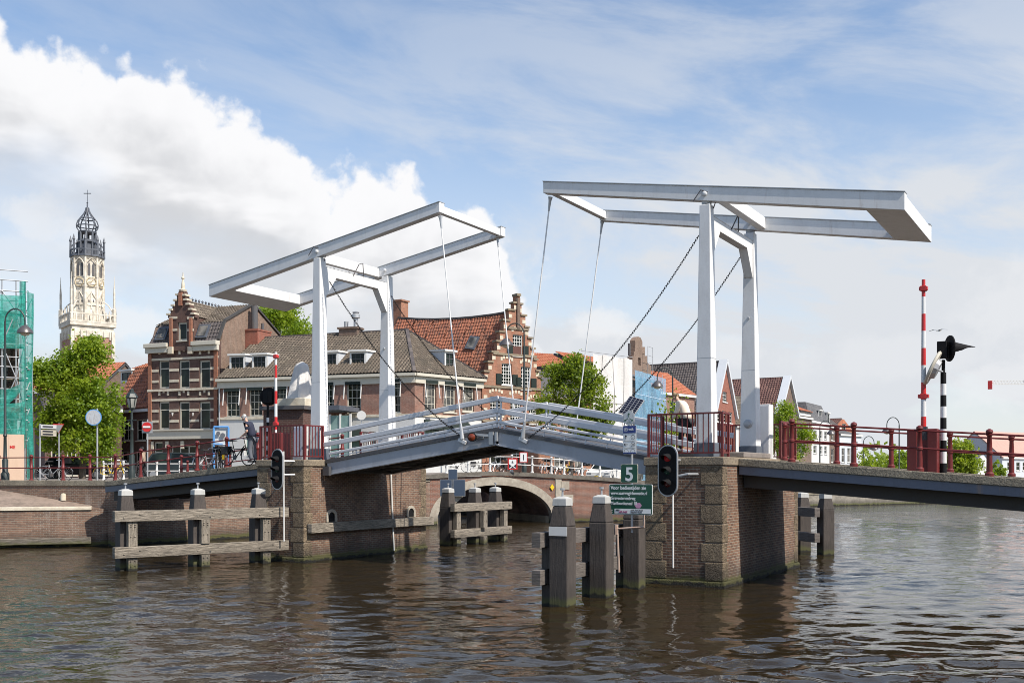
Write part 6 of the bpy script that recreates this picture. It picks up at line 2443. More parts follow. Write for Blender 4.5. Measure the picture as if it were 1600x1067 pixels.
win(dm, Fr(fq.pt(0, .28, 0), fq.pt(fq.W, .28, 0)), (a0 + .2, z0 + .1, a1 - .2, z1_ - .1), 4, 1, pwhite, wglass, .06, .05, b=.0, sill=False, sub=True)
o = simple_house('tall_white_house', 'tall white rendered house with slate mansard and two white dormers', fp(1266.5, 138, 1296, 148), 661, 2.7, 7, plaster, slate,
                 [(1271, 672, 1276, 684), (1280, 673, 1285, 685), (1288, 674, 1292, 686), (1271, 696, 1276, 708), (1280, 697, 1285, 709), (1288, 697, 1292, 709)], 'mansard', 1, 2, zg=ZQ)
fq = fp(1266.5, 138, 1296, 148)
for q in ((1279.5, 643, 1284, 657), (1292.5, 647, 1296, 660)):
    dormer(o, fq, *q, .3, 2.0, nx=1, cheek=lead)
simple_house('brick_quay_house', 'narrow brick quay house with tall pale windows, right of the tall white one', fp(1296.5, 148, 1312, 153), 668, 3.2, 8, bdull, tdark,
             [(1298.5, 673, 1303, 688), (1306, 674, 1310.5, 689), (1298.5, 701, 1303, 722), (1306, 701, 1310.5, 722)], 'ridge', 1, 2, zg=ZQ, gm=wglass2)
gable_house('orange_gable_house', 'small house with orange and brown gambrel roof near the far quay end', fp(1303, 156, 1334, 162), 674, 655, 8, torange2, tbrown, [(1316, 662, 1322, 672)], None, ZQ, 1, 1)
o = simple_house('low_white_house', 'low white house with shallow grey roof at the far end of the quay', fp(1312, 150, 1346, 154), 680, 1.0, 8, plaster2, slate,
                 [(1315, 700, 1320, 722), (1324, 700, 1329, 722), (1336, 690, 1340, 700)], 'ridge', 1, 2, zg=ZQ, gm=wglass2)
simple_house('far_pink_roof_house', 'pale house with dusty pink roof at the right edge behind the railing', fp(1566, 150, 1660, 158), 716, 4.0, 9, plaster2, paint('dusty_pink_roof', (.42, .27, .22), .9, .3),
             [(1574, 722, 1580, 735), (1588, 722, 1594, 735), (1598, 722, 1604, 735)], 'ridge', 1, 2, zg=ZQ)
gable_house('far_white_gable', 'small white gabled house half hidden by the bright green far tree', fp(1528, 146, 1546, 150), 722, 711, 8, plaster, slate, [(1534, 722, 1538, 732)], None, ZQ, 1, 1)
# houses filling in behind
simple_house('rear_house', 'orange tiled roof rising behind the tree, left of the white sheeting', fp(838, 98, 935, 101), 590, 2.6, 8, bdull, torange2, [], 'ridge', zg=2.2)

# ---- unseen brick row on the near bank, added to block low sky light
fn_ = Fr(V(21, 62, 0), V(21, -40, 0))
hn = thing('added_terrace', 'unseen long brick row added on the near bank to block low sky light', 'added_terrace', fn_.pt(50, 0, 1.6))
wn_ = [(2.2 + 4.2 * k, z, 3.6 + 4.2 * k, z + 1.9) for k in range(24) for z in (2.6, 6.0)]
facade('front_wall', fn_, [(0, 0.5), (fn_.W, 0.5), (fn_.W, 9.5), (0, 9.5)], wn_, bdull, hn)
mb = MB()
for a0, z0, a1, z1_ in wn_:
    mb.poly([fn_.pt(a0, .2, z0), fn_.pt(a1, .2, z0), fn_.pt(a1, .2, z1_), fn_.pt(a0, .2, z1_)])
mb.build('window_panes', wglass, hn)
slab('roof', [fn_.pt(0, -.3, 9.5), fn_.pt(fn_.W, -.3, 9.5), fn_.pt(fn_.W, 5, 13), fn_.pt(0, 5, 13)], slate, hn)
slab('roof', [fn_.pt(0, 10.3, 9.5), fn_.pt(fn_.W, 10.3, 9.5), fn_.pt(fn_.W, 5, 13), fn_.pt(0, 5, 13)], slate, hn)
facade('end_wall', Fr(fn_.pt(0, 10, 0), fn_.pt(0, 0, 0)), [(0, .5), (10, .5), (10, 9.5), (5, 12.9), (0, 9.5)], [], bdull, hn, -.3)

# ---- small house with orange roof at the left
fo = fp(188, 87, 234, 84.5)
ho = simple_house('small_orange_roof_house', 'low house with orange mansard roof between the tree and the gabled house', fo, 642, 3.4, 7, bbrown, torange,
                  [(213, 655, 228, 688), (192, 655, 205, 688), (190, 705, 206, 745), (212, 705, 232, 745)], 'ridge', 2, 2, pcream)
dormer(ho, fo, 190, 582, 205, 594, .9, 3.0, nx=2)
a0, z0, a1, z1_ = fo.rect(186, 612, 236, 640)
mb = MB()
q = lambda a, t_: fo.pt(a, -.25 + t_ * 1.4, z0 + .1 + t_ * (zat(575, 86) - z0))
slab('roof', [q(-.1, 0), q(fo.W + .05, 0), q(fo.W + .05, 1), q(-.1, 1)], torange, ho)
slab('roof', [q(-.1, 1), q(fo.W + .05, 1), fo.pt(fo.W + .05, 3.6, zat(560, 88)), fo.pt(-.1, 3.6, zat(560, 88))], torange2, ho)
simple_house('house_behind_tree', 'orange tiled house mostly hidden behind the big tree at left', fp(40, 92, 150, 90), 612, 2.8, 8, bdull, torange2, [(100, 660, 112, 690), (125, 700, 138, 735), (66, 700, 80, 735)], 'ridge')
simple_house('dark_shopfront', 'dark shopfront row with tall windows under the big tree', fp(70, 80, 190, 83), 640, 1.5, 6, bbrown, tdark, [(80, 690, 95, 742), (105, 690, 120, 742), (130, 690, 143, 742), (160, 692, 176, 742)], 'ridge', 2, 2, pcream)

# ---- sheeted houses under repair
fwh, fbl = fp(927, 88.5, 988, 92), fp(988, 92, 1037, 100.5)
hs = thing('sheeted_house', 'house under repair wrapped in white sheeting beside the blue netting', 'house', fwh.pt(2, 0, 2))
mb = MB()
zt0, zt1 = fwh.uv(928, 552)[1], fwh.uv(987, 560.5)[1]
nx_, nz_ = 22, 14
grid = {}
rnd = random.Random(8)
for i in range(nx_ + 1):
    for j in range(nz_ + 1):
        a_ = fwh.W * i / nx_
        zt_ = zt0 + (zt1 - zt0) * i / nx_
        z = 2.0 + (zt_ - 2.0) * j / nz_
        ed_ = min(1, i / 3, (nx_ - i) / 3)
        bl = ed_ * (.09 * math.sin(a_ * 2.4 + z * .5) + .06 * math.sin(a_ * 5.2 - z * .9) + .06 * math.sin(z * 2.1 + a_) * (1 - j / nz_))
        grid[i, j] = fwh.pt(a_, bl, z - .10 * math.sin(math.pi * (i % 6) / 6) * (j == nz_))
for i in range(nx_):
    for j in range(nz_):
        mb.poly([grid[i, j], grid[i + 1, j], grid[i + 1, j + 1], grid[i, j + 1]])
sh_ = mb.build('sheeting', tarp, hs, smooth=True)
mb = MB()
for i in (5, 11, 17):
    for j in range(nz_):
        mb.bar(grid[i, j] - fwh.uy * .02, grid[i, j + 1] - fwh.uy * .02, .07, .02)
for j in (4, 9):
    for i in range(nx_):
        mb.bar(grid[i, j] - fwh.uy * .02, grid[i + 1, j] - fwh.uy * .02, .02, .06)
mb.build('seam', paint('sheet_seam', (.42, .40, .38), .7, .3), sh_)
facade('wall', fwh, [(0, 1), (fwh.W, 1), (fwh.W, zt1 - 1), (0, zt0 - .6)], [], bdull, hs, 8, .6)
slab('roof', [fwh.pt(-.3, .6, zt0 - 1.4), fwh.pt(fwh.W, .6, zt0 - 1.6), fwh.pt(fwh.W, 4.5, zt0 + .4), fwh.pt(-.3, 4.5, zt0 + .4)], torange2, hs)
mb = MB()
mb.tube([fwh.pt(-1.5, 0, zt0 + .1), fwh.pt(fwh.W, 0, zt1 + .15)], .03, 6)
for i in range(4):
    mb.tube([fwh.pt(fwh.W * i / 3, .35, 1.5), fwh.pt(fwh.W * i / 3, .35, zt1 - .1)], .03, 6)
mb.build('scaffold_tube', galv, hs)
hb = thing('netted_house', 'brick gabled house behind scaffolding with sky blue netting', 'house', fbl.pt(3, 0, 2))
zb0, zb1 = fbl.uv(988, 578)[1], fbl.uv(1036, 592)[1]
mb = MB()
for i in range(10):
    for j in range(10):
        g = lambda i, j: fbl.pt(fbl.W * i / 10, -.25 + .06 * math.sin(i * 2.1 + j * 1.3), 2 + (zb0 + (zb1 - zb0) * i / 10 - 2) * j / 10)
        mb.poly([g(i, j), g(i + 1, j), g(i + 1, j + 1), g(i, j + 1)])
mb.build('netting', netb, hb, smooth=True)
mb = MB()
for i in range(1, 10):
    for j in range(10):
        if i % 2 == 0:
            mb.bar(g(i, j) - fbl.uy * .02, g(i, j + 1) - fbl.uy * .02, .05, .02)
for j in (2, 4, 6, 8):
    for i in range(10):
        mb.bar(g(i, j) - fbl.uy * .02, g(i + 1, j) - fbl.uy * .02, .02, .05)
mb.build('seam', paint('net_seam', (.45, .58, .70), .7, .3), hb)
mb = MB()
for i in range(6):
    mb.tube([fbl.pt(fbl.W * i / 5, .15, 1), fbl.pt(fbl.W * i / 5, .15, zb0 + (zb1 - zb0) * i / 5 + (.4 if i in (0, 5) else 0))], .035, 6)
for j in range(7):
    z = 2 + (zb0 - 2.4) * j / 6
    mb.tube([fbl.pt(0, .12, z), fbl.pt(fbl.W, .12, z)], .03, 6)
    fbl.box(mb, .1, .2, z - .08, fbl.W, .75, z - .04)
for i in (0, 3):
    mb.tube([fbl.pt(fbl.W * i / 5, .1, 3), fbl.pt(fbl.W * (i + 2) / 5, .1, zb1 - 1)], .03, 6)
aS = fbl.uv(1017, 560)[0]
for x in (1017, 1024.5):
    a_ = fbl.uv(x, 560)[0]
    mb.tube([fbl.pt(a_, .3, zb1), fbl.pt(a_, .3, zat(541, 97))], .025, 6)
for y in (541, 555, 566):
    mb.tube([fbl.pt(aS, .3, zat(y, 97)), fbl.pt(fbl.uv(1024.5, 560)[0], .3, zat(y, 97))], .02, 6)
mb.build('scaffold_tube', galv, hb)
facade('wall', fbl, [(0, 1), (fbl.W, 1), (fbl.W, zb1 - .8), (0, zb0 - .2)], [], bdull, hb, 7, .9)
gs = [(988, 590), (988, 556), (990, 556), (990, 549), (992, 549), (992, 532), (994, 528), (997.5, 526), (1001, 528), (1003.5, 534), (1003.5, 542), (1007.5, 542), (1007.5, 556), (1011, 556), (1011, 566), (1017, 572), (1017, 590)]
facade('stepped_gable', fbl, [fbl.uv(x, y, .9) for x, y in gs], [fbl.rect(997, 559, 1001, 571, .9)], bside, hb, .5, .88)
mb = MB()
a_ = fbl.uv(991.5, 540)[0]
mb.tube([fbl.pt(a_, .5, zat(556, 93)), fbl.pt(a_, .5, zat(537, 93))], .13, 8)
mb.build('flue', steeld, hb)

# ---- scaffolded building with green netting at the left edge
fg = fp(-60, 51.0, 40, 52.2)
hg = thing('scaffolded_building', 'brick building behind white scaffolding draped with green netting', 'building', fg.pt(fg.W, 0, 2.9))
zt_ = fg.uv(38, 440)[1]
wg = [fg.rect(*q) for q in ((-30, 560, -8, 620), (4, 565, 24, 640), (4, 480, 24, 530), (-30, 480, -8, 530))]
facade('wall', Fr(fg.pt(0, 1.6, 0), fg.pt(fg.W, 1.6, 0)), [(0, 2), (fg.W - .6, 2), (fg.W - .6, zt_ - 1.8), (0, zt_ - 1.8)], wg, bdull, hg, 8)
for r in wg:
    win(hg, Fr(fg.pt(0, 1.6, 0), fg.pt(fg.W, 1.6, 0)), r, 2, 3, pcream, wglass, .1, .06, b=.1)
mb = MB()
levels = [fg.uv(20, y)[1] for y in (688, 640, 590, 538, 487, 455)]
xs = [fg.uv(x, 600)[0] for x in (-55, -20, 3, 25, 38.5)]
for a_ in xs:
    for b_ in (0.05, 1.15):
        mb.tube([fg.pt(a_, b_, 2.9), fg.pt(a_, b_, zt_ if b_ < 1 else zt_ - 1.4)], .035, 6)
for z in levels:
    for dz in (0, .55, 1.05):
        mb.tube([fg.pt(-.5, .03, z + dz), fg.pt(fg.W + .1, .03, z + dz)], .028, 6)
    for a_ in xs:
        mb.tube([fg.pt(a_, .0, z), fg.pt(a_, 1.2, z)], .028, 6)
for k in range(len(levels) - 1):
    for i in range(len(xs) - 1):
        a0, a1 = (xs[i], xs[i + 1]) if (i + k) % 2 else (xs[i + 1], xs[i])
        mb.tube([fg.pt(a0, .0, levels[k]), fg.pt(a1, .0, levels[k + 1])], .026, 6)
mb.build('scaffold_tube', galv, hg)
for i, z in enumerate(levels[:5]):
    mb = MB()
    fg.box(mb, 0, .15, z - .09, fg.W, 1.1, z - .045)
    mb.build('scaffold_plank', timber, hg)
mb = MB()
z = levels[1] - .4
fg.box(mb, 0, -.06, levels[1] - .12, fg.W, -.02, levels[1] + .14)
mb.build('toe_board', paint('red_board', (.20, .03, .03), .6, .3), hg)


def drape(fr, a0, a1, z0, z1, b, seed, sagz=0.0, n=14, m=12):
    mb = MB()
    r_ = random.Random(seed)
    p1_, p2_ = r_.random() * 6, r_.random() * 6
    for i in range(n):
        for j in range(m):
            def g(i, j):
                s_, t_ = i / n, j / m
                return fr.pt(a0 + (a1 - a0) * s_, b + .05 * math.sin(s_ * 9 + p1_) + .04 * math.sin(t_ * 7 + p2_), z0 + (z1 - z0) * t_ - sagz * math.sin(math.pi * s_) * (1 - t_ * .6))
            mb.poly([g(i, j), g(i + 1, j), g(i + 1, j + 1), g(i, j + 1)])
    return mb


x3, x38 = xs[2] - .4, fg.uv(39, 600)[0]
drape(fg, -.5, x38, fg.uv(20, 545)[1], fg.uv(20, 462)[1], -.08, 1).build('netting', netg, hg, smooth=True)
drape(fg, xs[0], x38, fg.uv(20, 678)[1], fg.uv(20, 628)[1], -.12, 2, .3).build('netting', netg, hg, smooth=True)
drape(fg, x3 - .5, x38 - .2, fg.uv(20, 612)[1], fg.uv(20, 600)[1], -.16, 3, .75).build('netting', netg, hg, smooth=True)
drape(fg, x38 - .25, x38 + .05, fg.uv(38, 700)[1], zt_, -.10, 4).build('netting', netg, hg, smooth=True)
f_e = Fr(fg.pt(fg.W, -.05, 0), fg.pt(fg.W, -.05, 0) + (fp(40, 52.2, 52, 53.6).ux * 1.7))
f_e = fp(40.2, 52.2, 52, 53.4)
drape(f_e, 0, f_e.W, 2.95, f_e.uv(46, 457)[1], 0, 5).build('netting', netg, hg, smooth=True)
mb = MB()
for k in range(7):
    z = 3.2 + 1.35 * k
    mb.tube([f_e.pt(0, .05, z), f_e.pt(f_e.W, .05, z)], .028, 6)
    mb.tube([f_e.pt(0, .05, z), f_e.pt(f_e.W, .05, z + 1.1)], .024, 6)
for a_ in (.02, f_e.W):
    mb.tube([f_e.pt(a_, .05, 2.9), f_e.pt(a_, .05, f_e.uv(46, 457)[1])], .035, 6)
mb.build('scaffold_tube', galv, hg)
hd = thing('plywood_hoarding', 'plywood hoarding with red scrawl below the green netting', 'hoarding', fg.pt(fg.W - 1, -.5, 2.9))
mb = MB()
a0, z0, a1, z1_ = fg.rect(-60, 678, 38, 745, -.35)
nb = 4
for k in range(nb):
    w_ = (a1 - a0) / nb
    fg.box(mb, a0 + w_ * k + .006, -.35, 2.85, a0 + w_ * (k + 1) - .006, -.32, z1_)
mb.build('board', ply, hd)
q = fg.pt(fg.uv(15, 700, -.35)[0], -.36, fg.uv(15, 700.5, -.35)[1])
Mt = Matrix.Translation(q) @ Matrix(((fg.ux.x, 0, -fg.uy.x, 0), (fg.ux.y, 0, -fg.uy.y, 0), (0, 1, 0, 0), (0, 0, 0, 1)))
text('ME', .22, sred, hd, Mt, name='scrawl', sx=.9)

# ---- church tower
ct = P(136.5, d=210)
tw = thing('church_tower', 'pale stone church tower with open dark lantern crown far behind the tree', 'church tower', (ct.x, ct.y, 2))
Zt = lambda y: zat(y, 210)
phi = TH + R(37.5)
MT = Matrix.Translation((ct.x, ct.y, 0)) @ Matrix.Rotation(phi, 4, 'Z')
sq = 7.9
hsq = sq / 2
mb = MB(MT)
mb.box((-hsq, -hsq, 1), (hsq, hsq, Zt(529)))
mb.build('shaft', btower, tw)
mb = MB(MT)
mb.box((-hsq - .1, -hsq - .1, Zt(529)), (hsq + .1, hsq + .1, Zt(513)))
mb.box((-hsq - .5, -hsq - .5, Zt(513)), (hsq + .5, hsq + .5, Zt(508)))
for sx in (-1, 1):
    for sy_ in (-1, 1):
        mb.box((sx * hsq - .35, sy_ * hsq - .35, 1), (sx * hsq + .35, sy_ * hsq + .35, Zt(520)))
        mb.lathe([(.42, 0), (.42, 3.2), (.22, 3.4), (.22, 6.5), (.08, 8.5), (.03, 10)], (sx * (hsq + .2), sy_ * (hsq + .2), Zt(509)), 6)
for k in range(9):
    t_ = -hsq - .4 + (2 * hsq + .8) * k / 8
    for s_ in (-1, 1):
        mb.box((t_ - .12, s_ * (hsq + .4) - .12, Zt(508)), (t_ + .12, s_ * (hsq + .4) + .12, Zt(495)))
        mb.box((s_ * (hsq + .4) - .12, t_ - .12, Zt(508)), (s_ * (hsq + .4) + .12, t_ + .12, Zt(495)))
    if k % 2 == 0:
        for s_ in (-1, 1):
            mb.lathe([(.16, 0), (.2, .5), (.05, 1.6)], (t_, s_ * (hsq + .4), Zt(495)), 5)
            mb.lathe([(.16, 0), (.2, .5), (.05, 1.6)], (s_ * (hsq + .4), t_, Zt(495)), 5)
for s_ in (-1, 1):
    for z0, z1_ in ((Zt(496), Zt(494)), (Zt(508), Zt(505.5))):
        mb.box((-hsq - .55, s_ * (hsq + .4) - .14, z0), (hsq + .55, s_ * (hsq + .4) + .14, z1_))
        mb.box((s_ * (hsq + .4) - .14, -hsq - .55, z0), (s_ * (hsq + .4) + .14, hsq + .55, z1_))
for k in range(7):                       # blind corbel arcade under the gallery
    t_ = -hsq + .6 + (sq - 1.2) * k / 6
    for s_ in (-1, 1):
        mb.box((t_ - .16, s_ * (hsq + .12) - .15, Zt(533)), (t_ + .16, s_ * (hsq + .12) + .15, Zt(520)))
        mb.box((s_ * (hsq + .12) - .15, t_ - .16, Zt(533)), (s_ * (hsq + .12) + .15, t_ + .16, Zt(520)))
mb.build('gallery', church, tw)
mb = MB(MT)
ro = 3.0
ph8 = R(22.5)
mb.lathe([(ro + .25, Zt(509)), (ro + .1, Zt(495)), (ro, Zt(452)), (ro + .18, Zt(451)), (ro + .18, Zt(449)), (ro - .05, Zt(448)), (ro - .1, Zt(409)), (ro + .15, Zt(407)), (ro + .15, Zt(403)), (ro - .4, Zt(403))], (0, 0, 0), 8, None, ph8)
for k in range(8):
    t_ = ph8 + R(45 * k)
    x, y = ro * math.cos(t_), ro * math.sin(t_)
    mb.lathe([(.38, Zt(509)), (.36, Zt(450)), (.28, Zt(449)), (.26, Zt(405))], (x, y, 0), 6)
    t2 = R(45 * k)
    ap = ro * math.cos(R(22.5)) - .02
    Mk = Matrix.Rotation(t2, 4, 'Z')
    for y0, y1, hw in ((447.5, 439, 1.05), (485, 460, .1), (480, 477, .9)):
        mb.hexa([Mk @ V(ap, -hw, Zt(y0)), Mk @ V(ap + .22, -hw, Zt(y0)), Mk @ V(ap + .22, hw, Zt(y0)), Mk @ V(ap, hw, Zt(y0))], [Mk @ V(ap, -hw, Zt(y1)), Mk @ V(ap + .16, -hw, Zt(y1)), Mk @ V(ap + .16, hw, Zt(y1)), Mk @ V(ap, hw, Zt(y1))])
    mb.tube([Mk @ V(ap + .12, -.95, Zt(470)), Mk @ V(ap + .12, 0, Zt(459)), Mk @ V(ap + .12, .95, Zt(470))], .14, 4)
    # flying buttress towards the gallery
mb.build('octagon', church, tw)
mb = MB(MT)
for k in range(8):
    Mk = Matrix.Rotation(R(45 * k), 4, 'Z')
    ap = ro * math.cos(R(22.5)) + .03
    for off, hw, y0, y1 in ((-.42, .26, 434, 418), (.42, .26, 434, 418)):
        pts = [V(ap, off - hw, Zt(y0)), V(ap, off + hw, Zt(y0)), V(ap, off + hw, Zt(y1)), V(ap, off, Zt(y1 - 5)), V(ap, off - hw, Zt(y1))]
        mb.prism([Mk @ q for q in pts], Mk @ V(-.02, 0, 0))
    for off in (-.45, .45):
        pts = [V(ap + .02, off - .16, Zt(490)), V(ap + .02, off + .16, Zt(490)), V(ap + .02, off + .16, Zt(474)), V(ap + .02, off, Zt(470)), V(ap + .02, off - .16, Zt(474))]
        mb.prism([Mk @ q for q in pts], Mk @ V(-.02, 0, 0))
mb.build('lancet', steeld, tw)
mb = MB(MT)
for k in range(8):
    Mk = Matrix.Rotation(R(45 * k), 4, 'Z')
    ap = ro * math.cos(R(22.5)) - .05
    c0 = [V(ap + .28, -1.0, Zt(436)), V(ap + .28, -1.0, Zt(416)), V(ap + .28, -.6, Zt(411)), V(ap + .28, 0, Zt(407)), V(ap + .28, .6, Zt(411)), V(ap + .28, 1.0, Zt(416)), V(ap + .28, 1.0, Zt(436))]
    mb.tube([Mk @ q for q in c0], .13, 4)
mb.build('window_arch', church, tw)
# clock faces
for k in (5, 6, 7):
    Mk = MT @ Matrix.Rotation(R(45 * k), 4, 'Z') @ Matrix.Translation((ro * math.cos(R(22.5)) + .2, 0, Zt(444))) @ Matrix.Rotation(R(90), 4, 'Y')
    mb = MB(Mk)
    for j in range(20):
        t0_, t1_ = 2 * math.pi * j / 20, 2 * math.pi * (j + 1) / 20
        mb.tube([V(.9 * math.cos(t0_), .9 * math.sin(t0_), .1), V(.9 * math.cos(t1_), .9 * math.sin(t1_), .1)], .07, 4)
    mb.tube([V(0, 0, .12), V(-.55, .3, .12)], .05, 4)
    mb.tube([V(0, 0, .12), V(.1, -.7, .12)], .05, 4)
    mb.build('clock', paint('gilt', (.46, .36, .18), .5, .3) if 'gilt' not in MAT else MAT['gilt'], tw)
mb = MB(MT)
z0 = Zt(404)
for k in range(16):
    t_ = R(22.5 * k)
    mb.box((3.25 * math.cos(t_) - .1, 3.25 * math.sin(t_) - .1, z0), (3.25 * math.cos(t_) + .1, 3.25 * math.sin(t_) + .1, Zt(393)))
for y0, y1 in ((404, 401), (394.5, 392.5)):
    for k in range(8):
        a_, b_ = ph8 + R(45 * k), ph8 + R(45 * k + 45)
        mb.bar(V(3.35 * math.cos(a_), 3.35 * math.sin(a_), Zt((y0 + y1) / 2)), V(3.35 * math.cos(b_), 3.35 * math.sin(b_), Zt((y0 + y1) / 2)), .2, Zt(y1) - Zt(y0))
for k in range(8):
    t_ = ph8 + R(45 * k)
    x, y = 3.2 * math.cos(t_), 3.2 * math.sin(t_)
    mb.lathe([(.26, z0), (.2, Zt(380)), (.3, Zt(378)), (.16, Zt(374)), (.03, Zt(370))], (x, y, 0), 6)
    x2, y2 = 1.6 * math.cos(t_), 1.6 * math.sin(t_)
    mb.tube([V(x, y, Zt(388)), V(x * .8, y * .8, Zt(382)), V(x2, y2, Zt(379))], .12, 5)
    mb.lathe([(.24, z0), (.22, Zt(364))], (x2, y2, 0), 6)
mb.lathe([(1.45, z0), (1.45, Zt(383)), (1.2, Zt(382.9)), (1.2, Zt(380)), (1.75, Zt(379)), (1.75, Zt(376)), (1.3, Zt(375.5))], (0, 0, 0), 8, None, ph8)
mb.lathe([(1.75, Zt(365)), (1.85, Zt(363)), (1.6, Zt(362))], (0, 0, 0), 8, None, ph8)
mb.build('lead_lantern', lead, tw)
mb = MB(MT)
prof = [(1.5, 363), (2.0, 357), (2.1, 352), (1.85, 346), (1.25, 340), (.68, 334), (.36, 329), (.25, 325)]
for k in range(8):
    t_ = ph8 + R(45 * k)
    mb.tube([V(r_ * math.cos(t_), r_ * math.sin(t_), Zt(y)) for r_, y in prof], .13, 5)
for r_, y in ((2.05, 354), (1.5, 342.5), (1.5, 363)):
    ring_ = [V(r_ * math.cos(ph8 + R(45 * k)), r_ * math.sin(ph8 + R(45 * k)), Zt(y)) for k in range(9)]
    mb.tube(ring_, .13, 5, False)
mb.lathe([(.35, Zt(329)), (.42, Zt(326)), (.15, Zt(324)), (.12, Zt(318)), (.2, Zt(317)), (.07, Zt(316)), (.05, Zt(297))], (0, 0, 0), 8)
Mc = MT.inverted() @ Matrix.Translation((ct.x, ct.y, 0))
mb.bar(Mc @ (RT * -.75 + V(0, 0, Zt(302.5))), Mc @ (RT * .75 + V(0, 0, Zt(302.5))), .14, .14)
mb.build('open_crown', lead, tw)
mb = MB(MT)
for sx in (-1, 1):
    for sy_ in (-1, 1):
        cx_, cy_ = sx * (hsq + .1), sy_ * (hsq + .1)
        pts = [V(cx_ * (1 - .42 * t_), cy_ * (1 - .42 * t_), Zt(492) + 2.4 * math.sin(t_ * 1.7)) for t_ in (0, .25, .5, .75, 1)]
        mb.tube(pts, .14, 5)
mb.build('flying_buttress', church, tw)
# ------------------------------------------------------------------ trees


def tree(name, label, px, py, d, rx, ry, zb, nclump, nleaf, size, mat, seed, trunk=.2, lobes=None, clr=.17, limbs=9, group=None):
    """px, py: picture point of the crown's middle; rx, ry: its half size in picture points"""
    rnd = random.Random(seed)
    c = P(px, py, d=d)
    Rx, Rz = rx * d / F, ry * d / F
    base_ = V(c.x, c.y, zb)
    root = thing(name, label, 'tree', base_, group)
    lobes = lobes or [(0, 0, 1.0)]
    cl = []
    while len(cl) < nclump:
        lx, lz, lr = rnd.choice(lobes)
        v_ = V(rnd.gauss(0, 1), rnd.gauss(0, 1), rnd.gauss(0, 1)).normalized() * (rnd.random() ** .42)
        q = V(lx * Rx, 0, lz * Rz)
        q = RT * (q.x + v_.x * Rx * lr) + FW * (v_.y * Rx * lr * .9) + V(0, 0, q.z + v_.z * Rz * lr)
        cl.append(c + q)
    mb = MB()
    for q in cl:
        r_ = Rx * clr * rnd.uniform(.6, 1.35)
        for k in range(nleaf):
            v_ = V(rnd.gauss(0, 1), rnd.gauss(0, 1), rnd.gauss(0, .8))
            o_ = q + v_ * (r_ * .55)
            n_ = V(rnd.gauss(0, 1), rnd.gauss(0, 1), rnd.gauss(.5, .9)).normalized()
            u_ = n_.cross(V(rnd.random() - .5, rnd.random() - .5, rnd.random() - .5)).normalized()
            w_ = n_.cross(u_)
            s_ = size * rnd.uniform(.6, 1.25)
            mb.poly([o_ - u_ * s_, o_ - w_ * s_ * .62, o_ + u_ * s_, o_ + w_ * s_ * .62])
    mb.build('crown', mat, root)
    mb = MB()
    top_ = V(c.x, c.y, c.z - Rz * .1)
    mid = base_.lerp(top_, .55)
    mb.tube([base_ - V(0, 0, .3), base_.lerp(mid, .5) + RT * .06, mid, top_ + V(.1, 0, 0)], [trunk, trunk * .8, trunk * .62, trunk * .25], 9)
    for k in range(limbs):
        q = rnd.choice(cl)
        s_ = mid.lerp(top_, rnd.uniform(-.1, .8))
        m_ = s_.lerp(q, .5) + V(0, 0, .25 * Rz * rnd.uniform(-.2, .6))
        mb.tube([s_, m_, q], [trunk * .34, trunk * .2, trunk * .06], 6)
    mb.build('trunk', bark, root, smooth=True)
    return root


tree('street_tree', 'big fresh green tree in front of the church tower', 128, 622, 63, 78, 96, 2.85, 560, 62, .105, lf1, 11, .22,
     [(.08, .28, .62), (-.35, -.12, .58), (.42, -.2, .55), (.1, -.45, .62), (-.62, .3, .26), (.15, .78, .24), (0, -.1, .6), (-.5, -.5, .4), (.3, -.62, .4), (-.85, .42, .12), (-.3, .5, .3)], .16, 14)
tree('park_tree', 'light green tree crown rising behind the corner house roof', 424, 515, 104, 72, 48, 3, 300, 42, .15, lf1, 12, .3, [(0, 0, .8), (.5, -.2, .5), (-.5, .1, .5), (.15, .5, .4)], .15)
tree('street_tree', 'dark green loose tree in front of the white sheeting', 892, 622, 79, 70, 70, 2.8, 330, 46, .12, lf2, 13, .2,
     [(-.1, .1, .6), (.35, -.2, .5), (-.45, -.2, .45), (.1, .65, .3), (.45, .35, .3), (-.35, .5, .25), (.62, -.5, .3), (.3, -.7, .3)], .15, 12)
tree('quay_tree', 'small leafy tree growing on the far quay behind the right railing', 1230, 674, 92, 42, 54, 1.4, 210, 40, .10, lf1, 14, .13,
     [(-.2, .0, .65), (.2, -.35, .6), (.7, -.1, .36), (-.1, .5, .34), (-.55, -.35, .45), (-.7, .1, .3)], .2, 9)
tree('quay_tree', 'thin young tree between the last white house and the lamp', 1352, 728, 118, 16, 32, 1.4, 46, 20, .14, lf1, 15, .08, None, .24, 6)
tree('far_tree', 'round far tree left of the red barrier cabinet', 1412, 730, 150, 30, 26, 1.5, 110, 24, .24, lf1, 16, .2, None, .2)
tree('far_tree', 'low far tree behind the thin lamp column', 1368, 733, 165, 30, 20, 1.5, 90, 22, .24, lf1, 26, .2, None, .2)
tree('far_tree', 'bright yellow green tree right of the striped post', 1500, 716, 128, 37, 42, 1.5, 210, 30, .20, lf3, 17, .22, [(0, .1, .7), (-.35, -.4, .5), (.4, -.4, .5)], .17)
tree('far_tree', 'low green tree in front of the pink roofed house', 1556, 738, 140, 16, 18, 1.5, 50, 20, .22, lf1, 18, .15, None, .22)
tree('far_tree', 'far tree low between the mirror post and the bright tree', 1462, 735, 175, 26, 22, 1.5, 70, 20, .28, lf1, 19, .2, None, .2)
